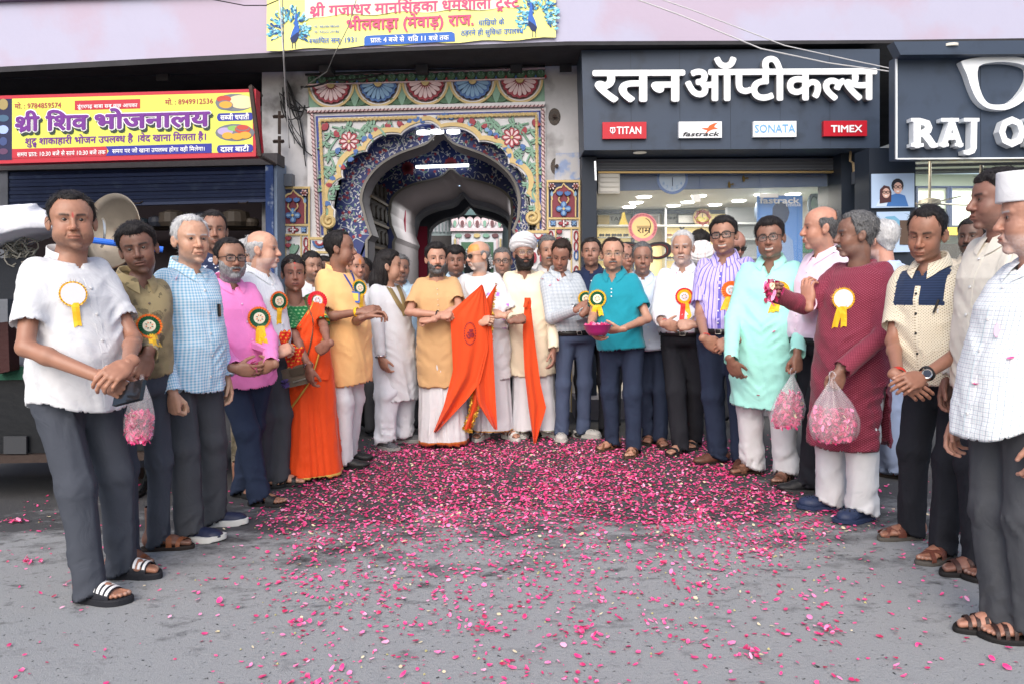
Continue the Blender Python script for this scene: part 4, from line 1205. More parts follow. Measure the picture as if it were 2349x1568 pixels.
lamp=mat('spot_glow',(1,1,1),emit=(1,.97,.9),es=9)
for k,(u,v)in enumerate(((1477,452),(1459,465),(1443,475),(1603,450),(1578,464),(1695,461),(1748,447),(1819,446),(1640,470),(1545,472))):
 d=ray(u,v);p=CAMP+d*((2.312-CAM_H)/d.z)
 if p.y<10.8:MB().lathe([(0,0),(.075,0),(.085,.012)],(p.x,p.y,2.30),None,16).build('ceiling_spot',lamp,sf)
for(x,y)in((xl+.6,9.2),(xl+1.5,9.9),(xr-.5,9.2)):
 l=bpy.data.lights.new('shop_lamp','AREA');l.energy=16;l.size=.5;l.color=(1,.93,.82);lo_=bpy.data.objects.new('shop_lamp',l);COL.objects.link(lo_);lo_.location=(x,y,2.27)
mat('print_slate',hexc('7f9cc9'),.5);mat('print_dark',hexc('20305a'),.6)
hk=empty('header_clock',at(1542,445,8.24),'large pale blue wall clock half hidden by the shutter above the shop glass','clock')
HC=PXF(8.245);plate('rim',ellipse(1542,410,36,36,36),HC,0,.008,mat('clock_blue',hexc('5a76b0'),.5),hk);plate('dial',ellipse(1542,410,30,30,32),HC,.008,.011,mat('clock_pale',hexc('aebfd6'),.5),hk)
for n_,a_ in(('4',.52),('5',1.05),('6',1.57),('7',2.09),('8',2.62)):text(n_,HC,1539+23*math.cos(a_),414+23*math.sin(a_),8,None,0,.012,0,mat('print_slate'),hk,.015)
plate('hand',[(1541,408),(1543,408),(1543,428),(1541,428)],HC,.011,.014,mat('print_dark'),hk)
# shelves at the back
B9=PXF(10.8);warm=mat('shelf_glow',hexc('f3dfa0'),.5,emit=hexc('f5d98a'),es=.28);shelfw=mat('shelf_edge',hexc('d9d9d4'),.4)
navyf=mat('shelf_frame',hexc('2b3550'),.5)
plate('shelf_frame',rect(1366,483,1690,492),B9,0,.12,navyf,sf);plate('shelf_frame',rect(1366,519,1690,523),B9,0,.25,shelfw,sf)
for x in(1446,1518,1664):plate('shelf_upright',rect(x,480,x+4,760),B9,0,.22,navyf if x!=1518 else mat('alu',(.6,.62,.65),.3,.7),sf)
plate('back_panel',rect(1366,492,1446,519),B9,0,.03,mat('panel_grey',hexc('a8a8a2'),.6),sf);plate('back_panel',rect(1522,492,1602,519),B9,0,.03,mat('panel_grey2',hexc('7b7b78'),.6),sf)
text('TITAN',B9,1384,507,9,46,0,.04,0,mat('print_black'),sf,.01);text('fas',B9,1524,504,8,24,0,.04,0,mat('print_black'),sf,.03,slant=.25)
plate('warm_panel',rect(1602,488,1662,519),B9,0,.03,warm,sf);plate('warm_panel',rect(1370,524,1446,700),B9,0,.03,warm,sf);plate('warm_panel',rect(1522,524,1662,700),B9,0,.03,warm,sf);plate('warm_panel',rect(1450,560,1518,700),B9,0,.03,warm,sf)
plate('poster',rect(1452,492,1512,520),B9,0,.05,mat('poster_pale',hexc('d5d3d0'),.4),sf);plate('poster',rect(1482,496,1508,514),B9,.05,.055,mat('poster_grey',hexc('8f8580'),.4),sf)
plate('certificate',rect(1550,493,1596,516),B9,.05,.10,mat('print_black'),sf);plate('certificate',rect(1553,496,1593,513),B9,.10,.105,mat('poster_pale'),sf)
plate('gift_box',rect(1368,497,1394,518),B9,.05,.2,mat('gilt',hexc('8a7848'),.4,.4),sf);plate('trophy',[(1424,490),(1430,490),(1432,502),(1438,518),(1416,518),(1422,502)],B9,.05,.15,mat('gilt2',hexc('d9b93e'),.3,.3),sf)
MB().lathe([(.0,.0),(.075,0),(.10,.02),(.115,.03),(.125,.0)],B9(1601.6,502.7,.22),Matrix.Rotation(PI/2,3,'X'),24).build('clock',mat('clock_face',hexc('d9c08a'),.4),sf)
MB().tube([B9(1601.6+14*math.cos(t),502.7+14*math.sin(t),.24)for t in np.linspace(0,2*PI,25)[:-1]],.02,6,closed=True).build('clock_rim',mat('clock_red',hexc('7c2a25'),.3),sf)
for k in range(8):a=k*PI/4;plate('clock_knob',ellipse(1601.6+17*math.cos(a),502.7+17*math.sin(a),2.4,2.4,8),B9,.2,.26,mat('clock_red'),sf)
for(a,b)in((0,-9),(5,4)):plate('clock_hand',[(1601,502.7),(1602.2,502.7),(1602.2+a,502.7+b),(1601+a,502.7+b)],B9,.24,.25,mat('print_black'),sf)
rs=random.Random(3);gm=MB();gm2=MB()
for r,y in enumerate((541,566,592,618)):
 for(x0,x1)in((1370,1444),(1522,1662)):
  plate('shelf',rect(x0,y+4,x1,y+7),B9,0,.18,shelfw,sf)
  x=x0+4
  while x<x1-9:
   t=gm if rs.random()<.7 else gm2
   for dx in(0,5.4):t.tube([B9(x+dx+2.3*math.cos(q),y+1+1.7*math.sin(q),.20)for q in np.linspace(0,2*PI,9)[:-1]],.010,4,closed=True)
   x+=rs.uniform(12,15)
for g_,m in((gm,mat('print_black')),(gm2,mat('tortoise',hexc('6b3a28'),.3))):
 o=g_.build('spectacles',m,sf);o['kind']='stuff'
plate('cross_mark',[(1554,524),(1557,522),(1565,532),(1562,534)],B9,.1,.12,mat('print_black'),sf);plate('cross_mark',[(1564,522),(1566,525),(1556,534),(1554,532)],B9,.12,.14,mat('print_black'),sf)
plate('grey_cabinet',rect(1668,476,1745,640),PXF(10.2),-.1,0,mat('cab_grey',hexc('82858a'),.5),sf)
for y in(512,548,590):plate('cabinet_shelf',rect(1668,y,1745,y+4),PXF(10.2),0,.1,mat('alu'),sf)
# blue poster with a head turned away
P8=PXF(8.36)
po=empty('eyewear_poster',P8(1788,620),'tall blue eyewear poster with white lettering behind the shop glass','poster')
plate('sheet',rect(1737,449,1841,610),P8,-.02,0,mat('poster_blue',hexc('4f86cf'),.4,var=.08,vscale=2),po)
text('fastrack',P8,1742,467,14,92,0,.004,0,white_t,po,.03);text('EYEWEAR',P8,1803,474,6,34,0,.004,0,white_t,po,.02)
plate('printed_hair',[(1772,500),(1772,478),(1780,466),(1794,463),(1806,472),(1811,488),(1806,506),(1798,515),(1784,508)],P8,0,.004,mat('print_dark'),po)
plate('printed_face',[(1776,503),(1790,508),(1800,516),(1796,530),(1784,536),(1776,524)],P8,0,.006,mat('print_skin',hexc('a97a62'),.5),po)
plate('printed_coat',[(1770,610),(1768,552),(1782,536),(1798,532),(1818,552),(1822,610)],P8,0,.005,mat('print_slate'),po)
for(x,y,rx,ry,c)in((1896,436,12,20,'3f7d6c'),(1868,470,12,23,'55606a'),(1752,487,17,32,'4a5a70')):
 cl=tag(MB().tube([PXF(9.2)(x+rx*math.cos(t),y+ry*math.sin(t),0)for t in np.linspace(0,2*PI,25)[:-1]],.022,6,closed=True).thing('wall_clock',mat('rim_'+c,hexc(c),.4),'large oval-looking wall clock with %s rim inside the optician shop'%{'3f7d6c':'green','55606a':'grey','4a5a70':'dark blue'}[c],'clock'))
 f=plate('dial',ellipse(x,y,rx*.95,ry*.95,20),PXF(9.2),-.02,-.005,mat('dial',hexc('9db0aa'),.5),None);f.location=-cl.location;f.parent=cl
plate('drawer',rect(1836,556,1884,580),PXF(9.0),-.3,0,mat('drawer_green',hexc('4a9a6c'),.5),sf)
plate('counter',rect(1780,582,1932,900),PXF(9.0),-.4,0,mat('counter_white',hexc('b8b8ae'),.4),sf)
# stickers on the glass
st=empty('round_sticker',S82(1474,555),'round pink and yellow sticker with a bow and Hindi word on the shop glass','sticker')
plate('ring',ellipse(1474.4,522.3,33,33,40),S82,.001,.003,mat('sticker_pink',hexc('d98a92'),.5),st);plate('disc',ellipse(1474.4,522.3,25,25,36),S82,.003,.005,mat('sticker_yellow',hexc('e8c98c'),.5),st)
for k in range(38):
 a=PI*.80+k/37*PI*1.4;plate('ring_letter',[(1474.4+r*math.cos(a+da),522.3+r*math.sin(a+da))for r,da in((27,-.03),(31,-.03),(31,.02),(27,.03))],S82,.003,.005,mat('sticker_ink',hexc('8a3a3a'),.5),st)
ink=mat('sticker_black',(.03,.02,.02),.5)
text('राम',S82,1461,535,13,32,0,.006,0,ink,st,.01)
MB().tube([S82(1479+13*math.sin(t*1.15),522-20*math.cos(t),.006)for t in np.linspace(.1,2.9,14)],.004,4).build('bow',ink,st);plate('arrow',rect(1460,519,1494,520.2),S82,.005,.007,ink,st)
cg=empty('cutout_spectacles',S82(1480,596),'large black and red cut-out spectacle frame stuck on the shop glass','sticker')
for(cx,sg)in((1448,-1),(1506,1)):
 o_=[(cx+30*math.cos(t)*(1.0+.10*math.cos(t)*sg),576+20*math.sin(t)-(6*max(0,sg*math.cos(t)))*(math.sin(t)<0))for t in np.linspace(0,2*PI,33)[:-1]]
 i_=[(cx+(x-cx)*.64,577+(y-576)*.62)for x,y in o_];m_=[(cx+(x-cx)*.76,577+(y-576)*.75)for x,y in o_];m2_=[(cx+(x-cx)*.72,577+(y-576)*.70)for x,y in o_]
 strip(o_,i_,S82,.001,.02).build('rim',mat('print_black'),cg);strip(m_,m2_,S82,.02,.024).build('red_line',mat('clock_red'),cg)
for(cx)in(1604,1618):
 tag(MB().tube([S82(cx+6.2*math.cos(t),503.5+4.2*math.sin(t),.006)for t in np.linspace(0,2*PI,17)[:-1]],.004,4,closed=True).thing('lens_sticker',mat('lime',hexc('b9c44a'),.4),'lime yellow ring of a spectacle sticker on the shop glass, %s of the pair'%('left' if cx<1610 else 'right'),'sticker'))
for(x,y)in((1676,424),(1709,410)):
 mb=MB();mb.prism(petal(x-4,y-8,16,3,1.5),S82,.0,.012)
 for a in(.2,2.7,-.6,3.6):mb.tube([S82(x,y,.008),S82(x+8*math.cos(a),y+5*math.sin(a),.012)],.004,4)
 mb.thing('dried_garland',mat('dry_leaf',hexc('6b5a30'),.8),'withered brown leaf sprig hanging inside the shop glass, %s'%('lower left one' if x<1690 else 'upper right one'),'plant')
# stone step in front
mb=MB()
for k,(x0,x1,y0,y1)in enumerate(((1330,1402,935,985),(1404,1500,930,978),(1502,1620,928,974),(1622,1760,926,970),(1762,1935,924,966))):
 p0,p1=gnd(x0,y1),gnd(x1,y1);
 mb=MB();mb.box(((p0.x+p1.x)/2,7.95,.10),(abs(p1.x-p0.x)-.012,.55,.20+.006*(k%3)));sp_=mb.build('stone_block',mat('step_stone',hexc('77747a'),.85,bump=.4,bscale=25,var=.25,vscale=7),sf)
# ------------------------------------------------------------------ second optician (RAJ ...)
Yj=6.7;JF=PXF(Yj)
rj=empty('raj_sign',JF(2240,365),'dark sign box at right with white outline spectacles and raised capital lettering','shop sign')
A=[JF(*p)for p in((2055,132),(2700,128),(2700,362),(2055,366))];Bk=[Vector((p.x,p.y+.12,p.z))for p in A]
MB().add(A+Bk,[(0,1,2,3),(1,5,6,2),(2,6,7,3),(3,7,4,0)]).build('box',dkgrey,rj)
mb=MB();mb.prism([(2050,96),(2700,90),(2700,122),(2066,126)],PXF(6.55),-.12,0);mb.build('canopy',dkgrey,rj)
plate('light_strip',[(2053,130),(2056,130),(2056,366),(2053,366)],JF,0,.02,acry,rj);plate('light_strip',[(2056,364),(2700,360),(2700,363),(2056,367)],JF,0,.02,acry,rj)
p=JF(2161,118,.12);MB().lathe([(0,0),(.06,0),(.06,.02)],(p.x,p.y,p.z),None,16).build('downlight',mat('lamp_dull'),rj)
plate('panel_joint',rect(2249,130,2250,364),JF,0,.002,dkgrey2,rj)
oo=[(2196,153),(2197,145),(2232,138),(2278,134),(2325,137),(2362,148),(2378,165),(2374,186),(2356,212),(2334,238),(2305,254),(2280,257),(2252,252),(2232,236),(2219,212),(2209,183),(2204,170)]
ii=[(2232,166),(2236,157),(2252,151),(2280,148),(2315,150),(2342,158),(2348,170),(2346,188),(2334,210),(2318,229),(2300,241),(2280,245),(2259,243),(2246,231),(2237,210),(2232,188),(2231,175)]
def sub(P):
 P=[np.array(p,float)for p in P];m=len(P);o=[]
 for i in range(m):
  a,b,c,d=P[i-1],P[i],P[(i+1)%m],P[(i+2)%m]
  for t in(0,.34,.67):o.append(tuple(.5*(2*b+(c-a)*t+(2*a-5*b+4*c-d)*t*t+(3*b-a-3*c+d)*t**3)))
 return o
strip(sub(oo),sub(ii),JF,0,.07).build('spectacle_outline',acry,rj)
strip([(4768-x,y-2)for x,y in sub(oo)],[(4768-x,y-2)for x,y in sub(ii)],JF,0,.12).build('spectacle_outline',acry,rj)
def slab(s,x0,y0,w,h,serifs):
 o=text(s,JF,x0,y0,h,w,.006,.085,.08,acry,rj,.045,'raised_letter')
 for q in serifs:plate('serif',q,JF,.005,.0835,acry,rj)
slab('R',2084,340,54,62,[rect(2079,333,2107,341),rect(2079,276,2100,284),rect(2124,333,2140,341)])
slab('A',2146,339,50,62,[rect(2143,333,2164,340),rect(2178,333,2197,340),rect(2147,276,2187,284)])
J_=[(2206,276),(2233,276),(2233,284),(2228,284),(2227,345),(2222,355),(2210,360),(2198,358),(2197,349),(2206,350),(2213,345),(2214,284),(2198,284),(2198,276)]
plate('raised_letter',J_,JF,.005,.085,acry,rj)
slab('O',2277,338,60,64,[])
slab('P',2345,338,50,62,[rect(2339,331,2366,339),rect(2339,275,2352,283)])
# its front
rs2=empty('raj_shop',(at(2200,900,7.0).x,7.1,0),'lit shop interior at right with ceiling fan and glass display under the dark sign','shop')
mb=MB();mb.prism(rect(1994,340,2100,1000),PXF(7.15),-.3,0);mb.build('pillar',dkgrey2,rs2)
J7=PXF(7.05);J9=PXF(9.6)
plate('rear_wall',rect(2040,400,2560,1000),J9,-.1,0,mat('pale_shop',hexc('b4bdb4'),.6,var=.1,vscale=1.5),rs2)
a_,b_=at(2102,600,7.3).x,6.5
MB().box(((a_+b_)/2,8.5,2.62),(b_-a_,2.7,.05)).build('ceiling',mat('ceil_tile',(.66,.68,.66),.6),rs2)
for k in range(6):MB().box(((a_+b_)/2,7.3+k*.42,2.58),(b_-a_,.03,.03)).build('ceiling_strip',mat('dark_strip',(.05,.05,.055),.5),rs2)
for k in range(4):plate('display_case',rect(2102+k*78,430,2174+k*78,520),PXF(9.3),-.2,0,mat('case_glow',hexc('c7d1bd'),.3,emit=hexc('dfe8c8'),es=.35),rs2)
for k in range(4):MB().tube([PXF(9.25)(*q,0)for q in rect(2102+k*78,430,2174+k*78,520)],.025,6,closed=True).build('case_frame',navyf,rs2)
plate('yellow_shelf',rect(2100,522,2400,540),PXF(9.2),-.3,0,mat('shelf_yellow',hexc('c9a83c'),.5),rs2)
plate('counter',rect(2100,560,2500,900),PXF(8.6),-.4,0,mat('counter_brown',hexc('5a4a3c'),.5,var=.3,vscale=6),rs2)
for(x,y)in((2135,556),(2160,545),(2290,540),(2330,550)):plate('box',rect(x,y-14,x+18,y+6),PXF(8.5),-.2,0,mat('box_ochre',hexc('9c7c3e'),.6),rs2)
gl2=plate('glass_pane',rect(2102,372,2560,900),J7,-.012,0,glass,rs2)
fan=empty('ceiling_fan',at(2132,472,8.2),'dark ceiling fan hanging inside the shop at right','fan')
fp=at(2132,468,8.2);MB().tube([fp+Vector((0,0,.02)),Vector((fp.x,fp.y,2.6))],.014,8).build('rod',mat('fan_bronze',hexc('6b5f4e'),.4,.5),fan)
MB().lathe([(0,-.03),(.07,-.03),(.11,0),(.10,.04),(.03,.06),(0,.06)],fp,None,20).build('motor',mat('fan_bronze'),fan)
for k in range(3):
 a=k*2*PI/3+.4;R_=Matrix.Rotation(a,3,'Z');MB().box(fp+R_@Vector((.36,0,.0)),(.5,.12,.012),R_@Matrix.Rotation(.2,3,'X')).build('blade',mat('fan_bronze'),fan)
pn=empty('pendant_lamp',at(2249,500,7.9),'small bronze pendant lamp glowing in the shop at right','lamp')
pp=at(2249,484,7.9);MB().lathe([(.0,0),(.06,.0),(.07,-.03),(0,-.05)],pp,None,14).build('bulb',lamp,pn);MB().lathe([(.07,0),(.05,.10),(.06,.2),(.02,.3),(.015,.45)],pp,None,14).build('cap',mat('fan_bronze'),pn)
for(x,y)in((3.9,8.2),(5.2,8.6)):
 l=bpy.data.lights.new('shop_lamp','AREA');l.energy=30;l.size=.6;l.color=(.97,1,.95);lo_=bpy.data.objects.new('shop_lamp',l);COL.objects.link(lo_);lo_.location=(x,y,2.55)
# posters on the pillar between the shops
J6=PXF(7.12)
def poster(x0,y0,x1,y1,label,two=True):
 o=empty('wall_poster',J6((x0+x1)/2,y1),label,'poster')
 plate('sheet',rect(x0,y0,x1,y1,.02),J6,0,.012,mat('poster_sky',hexc('a9bfdc'),.35,var=.08,vscale=3),o)
 if two:
  for(cx,cy,s,hair_,coat)in((2030,442,1.0,'4a2b30','c3d3e6'),(2057,430,1.15,'20222e','3f6fae')):
   plate('printed_coat',[(cx-22*s,474),(cx-15*s,cy+17*s),(cx,cy+12*s),(cx+15*s,cy+17*s),(cx+22*s,474)],J6,.012,.0135+s*.001,mat('coat_'+coat,hexc(coat),.5),o)
   plate('printed_hair',ellipse(cx,cy-3*s,12*s,14*s,14)if s>1 else[(cx-14,cy+26),(cx-13,cy-6),(cx-4,cy-16),(cx+8,cy-13),(cx+13,cy),(cx+12,cy+22)],J6,.012,.016+s*.001,mat('hair_'+hair_,hexc(hair_),.5),o)
   plate('printed_face',ellipse(cx+.5,cy+2*s,8.6*s,11.5*s,14),J6,.012,.018+s*.001,mat('print_pale_skin',hexc('d8aea0'),.5),o)
   for dx in(-4.2,4.2):MB().tube([J6(cx+dx*s+3.6*s*math.cos(t),cy+2.6*s*math.sin(t),.0205+s*.001)for t in np.linspace(0,2*PI,11)[:-1]],.003,4,closed=True).build('printed_spectacles',mat('print_black'),o)
   plate('printed_smile',[(cx-3.4*s,cy+7.5*s),(cx+3.4*s,cy+7.5*s),(cx+1.8*s,cy+9.6*s),(cx-1.8*s,cy+9.6*s)],J6,.018,.0205+s*.001,white_t,o)
 else:
  plate('printed_hair',[(2022,510),(2030,498),(2050,496),(2062,506),(2066,520),(2020,520)],J6,.012,.016,mat('print_teal_hair',hexc('6b9fbe'),.5),o)
  plate('printed_board',rect(2062,506,2082,562),J6,.012,.018,mat('print_brown',hexc('55443a'),.5),o)
poster(1998,400,2096,478,'framed poster of a smiling couple in spectacles beside the right-hand shop')
poster(2010,487,2086,580,'pale blue poster partly hidden below the couple poster',False)
mt=empty('electric_meter',PXF(7.85)(1965,400),'grey electric meter and switch box with looping wire on the dark pillar','meter')
MP=PXF(7.85)
plate('meter',rect(1953,396,1978,424),MP,0,.10,mat('meter_grey',hexc('5a5f68'),.4),mt);plate('meter_glass',ellipse(1965,404,9,7,14),MP,.10,.115,mat('meter_glass',hexc('8f979f'),.1),mt)
plate('switch_box',rect(1964,444,1979,470),MP,0,.06,mat('cream_plastic'),mt);plate('switch',rect(1968,449,1975,456),MP,.06,.075,wb,mt);plate('switch',rect(1968,459,1975,466),MP,.06,.075,wb,mt)
MB().tube([MP(1979,424,.03),MP(1987,440,.04),MP(1986,465,.04),MP(1976,474,.03)],.010,6).build('wire',mat('wire_grey',hexc('6b6b6b'),.5),mt);MB().tube([MP(1955,396,.03),MP(1952,376,.05),MP(1944,372,.06),MP(1946,350,.05)],.012,6).build('wire',mat('wire_tan',hexc('a08a6a'),.6),mt)
for(x,y0,y1)in((1368,370,414),(1976,355,398)):
 tag(MB().prism([(x-5,y0),(x-1,y0),(x+1,y1),(x-3,y1)],PXF(7.6),-.03,0).thing('steel_bracket',acry,'white slotted steel bracket hanging under the %s end of the big sign'%('left' if x<1500 else 'right'),'bracket'))
# ------------------------------------------------------------------ eating house at the left
ls=empty('eating_house',(-3.3,8.0,0),'dark eating house at left with a half-raised navy rolling shutter','shop')
L8=PXF(7.9)
nav=mat('shutter_navy',hexc('1a2746'),.6,.2,.3,bump=.15,bscale=40,var=.2,vscale=5,dirt=(hexc('2a3750'),9,.55,.7))
for k in range(9):
 f=k/9;y0=396+f*78;y1=396+(k+1)/9*78
 mb=MB();q0=rect(20,y0,613,y1-.8,.024);mb.prism(q0,L8,-.03,.012+.006*(k%2));mb.build('shutter_slat',nav,ls)
plate('bottom_rail',rect(20,474,613,480,.027),L8,-.04,.03,mat('rail_navy',hexc('3a4460'),.5,.3),ls)
for x in(318,560):MB().tube([L8(x-12,464,.02),L8(x-8,468,.05),L8(x+8,467.5,.05),L8(x+12,463,.02)],.007,6).build('shutter_handle',iron,ls)
plate('beam',rect(-200,372,640,398,.022),L8,-.2,.06,mat('grimy_beam',hexc('4d4a4c'),.8,var=.35,vscale=5,bump=.3),ls)
plate('pier',[(-200,398),(22,394),(22,1050),(-200,1100)],L8,-.3,.03,mat('grey_pier',hexc('62656c'),.9,bump=.4,bscale=20,var=.3,vscale=4),ls)
plate('door_post',[(612,372),(630,371),(634,1000),(616,1000)],L8,-.3,.05,mat('worn_navy_post',hexc('2d4475'),.7,var=.3,vscale=10,dirt=(hexc('7d8aa0'),14,.55,.65)),ls)
plate('post_edge',[(630,371),(637,371),(641,1000),(634,1000)],L8,-.3,.03,mat('grey_blue_edge',hexc('7f8ea3'),.8,var=.2,vscale=10),ls)
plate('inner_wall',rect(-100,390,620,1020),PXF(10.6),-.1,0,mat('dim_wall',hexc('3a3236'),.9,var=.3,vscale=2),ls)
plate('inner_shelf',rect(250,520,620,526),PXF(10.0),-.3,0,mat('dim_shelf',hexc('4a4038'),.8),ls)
rs=random.Random(9)
for k in range(9):
 x=290+k*36;c=rs.choice(['3b3f4a','50433a','2d3a44','5a5148']);h=rs.uniform(14,34)
 p0=PXF(9.9)(x,520);s_=.0055*h
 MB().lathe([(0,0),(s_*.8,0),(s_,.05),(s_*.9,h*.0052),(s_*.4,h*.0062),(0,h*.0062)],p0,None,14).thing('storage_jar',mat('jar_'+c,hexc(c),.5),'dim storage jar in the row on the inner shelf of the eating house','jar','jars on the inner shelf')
# its sign
Ye=7.05;EF=PXF(Ye)
es=empty('eating_house_sign',EF(300,375),'yellow printed sign with red border and purple Hindi lettering over the eating house','shop sign')
tp=lambda x:220-(x)*.0265;bt=lambda x:376-x*.0285
def er(x0,x1,f0,f1):  # rectangle by fraction of the height
 return[(x0,tp(x0)+(bt(x0)-tp(x0))*f0),(x1,tp(x1)+(bt(x1)-tp(x1))*f0),(x1,tp(x1)+(bt(x1)-tp(x1))*f1),(x0,tp(x0)+(bt(x0)-tp(x0))*f1)]
sred=mat('sign_red',hexc('b52c3c'),.5);syel=mat('sign_yellow',hexc('cdd35c'),.5,var=.05,vscale=3);sblu=mat('sign_blue',hexc('2b2f8f'),.5);sdk=mat('sign_indigo',hexc('1a1f45'),.5);spur=mat('sign_purple',hexc('6a2a86'),.5);scr=mat('sign_crimson',hexc('a8324a'),.5);swh=mat('sign_white',(.82,.82,.84),.5);sbk=mat('sign_shadow',hexc('2a3a34'),.5)
R_=586
plate('board',er(-220,R_+1,0,1),EF,-.12,0,sred,es)
plate('yellow_ground',er(28,R_-6,.05,.93),EF,0,.002,syel,es);plate('indigo_panel',er(-220,28,.05,.95),EF,0,.002,sdk,es)
def et(s,x0,fb,h,w,m,bold=.012,d=.004):return text(s,EF,x0,tp(x0)+(bt(x0)-tp(x0))*fb,h,w,.0275,d,0,m,es,bold)
et('मो. : 9784859574',34,.20,11,107,scr);et('मो. : 8949912536',379,.20,11,110,scr)
plate('red_pill',er(172,322,.105,.245),EF,.002,.0035,sred,es)
et('डूंगरगढ़ बाबा सब कुछ आपका',178,.222,8,138,swh,.012,.005)
for(x0,w,s)in((34,61,'श^ी'),(104,103,'िशव'),(216,270,'भोजनालय')):
 for(dx,dy,m,b,d)in((4,6,sbk,.075,.004),(0,0,swh,.075,.0075)):text(s,EF,x0+dx,tp(x0)+(bt(x0)-tp(x0))*.535+dy,34,w,.0275,d,0,m,es,b)
 text(s,EF,x0+2,tp(x0)+(bt(x0)-tp(x0))*.53,33,w-4,.0275,.012,0,spur,es,.038)
for(s,x0,w)in(('शुद_ध शाकाहारी भोजन उपल{ब}ध है',58,248),('।वेद खाना िमलता है।',317,156)):et(s,x0,.735,15,w,spur,.028)
plate('red_strip',er(28,246,.79,.93),EF,.002,.0032,sred,es);a=er(243,486,.79,.93);plate('blue_strip',[a[0],a[1],a[2],a[3],(246,(a[0][1]+a[3][1])/2+6),(250,(a[0][1]+a[3][1])/2)],EF,.002,.0042,sblu,es)
et('समय प^ात: 10:30 बजे से सायं 10:30 बजे तक',40,.905,9,203,swh,.012,.0065);et('समय पर जो खाना उपल{ब}ध होगा वही िमलेगा।',258,.895,9,212,swh,.012,.0065)
for(f0,f1,s)in((.345,.455,'स{ब}जी चपाती'),(.815,.925,'दाल बाटी')):
 q=er(498,580,f0,f1);cy=(q[0][1]+q[3][1])/2
 plate('blue_pill',[(504-6*math.sin(t),cy+1+9*math.cos(t))for t in np.linspace(0,PI,9)]+[(575+6*math.sin(t),cy-1-9*math.cos(t))for t in np.linspace(0,PI,9)],EF,.002,.0035,sblu,es)
 et(s,506,(f0+f1)/2+.05,11,66,swh,.02,.0055)
fo=[mat('food_'+n,hexc(h),.5)for n,h in(('steel','6a6f78'),('cream','dcc9a0'),('gold','cf9a3a'),('red','b5443a'),('mauve','a99ac0'),('green','7fae5a'))]
for(cx,cy,items)in((538,236,((0,0,44,20,0),(14,-6,27,11,1),(18,4,25,10,1),(-24,-8,17,8,3),(-22,6,19,11,0),(-20,5,15,8,2))),(539,305,((0,0,45,20,0),(-22,-3,18,9,4),(-2,-10,15,6,5),(18,-8,18,10,3),(18,-10,16,6,0),(18,-11,14,5,3),(-16,7,13,8,2),(6,9,14,8,2),(24,6,14,8,2)))):
 for k,(dx,dy,rx,ry,c)in enumerate(items):plate('printed_food',ellipse(cx+dx,cy+dy,rx,ry,18),EF,.002,.0032+.0006*k,fo[c],es)
for k,y in enumerate((240,272,298,325,348)):plate('printed_emblem',ellipse(8,y,(11,13,12,9,11)[k],(13,8,10,10,7)[k],12),EF,.002,.004,mat('emblem_'+str(k),hexc(('9a8a5a','3f5f7a','9fb4e8','3a4a7a','5a3a5a')[k]),.5),es)
mb=MB();mb.tube([EF(577,200,.02),EF(598,360,.02)],.022,4);mb.tube([EF(577,200,.02),at(600,220,8.1)],.018,4);mb.tube([EF(598,360,.02),at(640,382,8.1)],.018,4);mb.build('iron_frame',iron,es)
for(y)in(268,325):
 tag(MB().tube([at(628,y,8.12),at(650,y,8.06)],.02,4).tube([at(641,y-12,8.08),at(641,y+40,8.08)],.02,4).thing('iron_bracket',iron,'rusty iron bracket fixed in the stained pier, %s one'%('upper' if y<300 else 'lower'),'bracket'))
plate('red_back_edge',[(588,212),(592,214),(604,350),(598,354)],PXF(7.2),-.02,0,sred,es)
# ------------------------------------------------------------------ wires
wk=mat('wire_black',(.012,.012,.014),.6);ww=mat('wire_white',(.55,.55,.56),.5)
def wire(p,r,m,label,sag=0,grp=None):
 P_=[Vector(q)for q in p];o=[]
 for a,b in zip(P_,P_[1:]):
  for k in range(8):t=k/8;q=a.lerp(b,t);q.z-=sag*4*t*(1-t);o.append(q)
 o.append(P_[-1]);return tag(MB().tube(o,r,5).thing('cable',m,label,'cable',grp,smooth=True))
wire([at(1395,-25,7.0),at(1560,35,7.05),at(1745,112,7.1),at(1900,145,7.2),at(2045,165,7.3)],.006,ww,'pale cable sweeping across the lilac wall above the optician signs, lower of two')
wire([at(1450,-25,7.0),at(1600,28,7.05),at(1800,105,7.1),at(1950,138,7.2),at(2045,158,7.3)],.005,ww,'pale cable sweeping across the lilac wall above the optician signs, upper of two')
wire([at(450,-8,7.3),at(560,13,7.2),at(610,13,7.2),at(640,0,7.2)],.005,wk,'dark wire running along the lilac wall to the left corner of the banner')
wire([at(640,-10,7.1),at(650,120,7.1),at(656,230,7.7),at(664,340,8.0)],.006,ww,'pale wire hanging straight down past the left end of the banner')
wire([at(648,-10,7.1),at(652,140,7.1),at(664,250,7.7),at(676,330,8.0)],.005,mat('wire_grey'),'grey wire hanging beside the pale one at the left end of the banner')
wire([at(820,-10,7.05),at(800,60,7.05),at(765,130,7.1),at(750,165,7.6),at(690,205,8.1)],.004,mat('wire_grey'),'thin grey wire crossing the banner and curving to the wire bundle')
wire([at(700,172,8.05),at(800,168,8.08),at(930,164,8.08),at(1060,160,8.08),at(1250,152,8.08)],.012,wk,'black cable clipped along the top of the flower frieze')
wire([at(690,200,8.1),at(760,185,8.05),at(880,170,8.05)],.010,wk,'black cable rising from the wire bundle to the frieze',.02)
rs=random.Random(12)
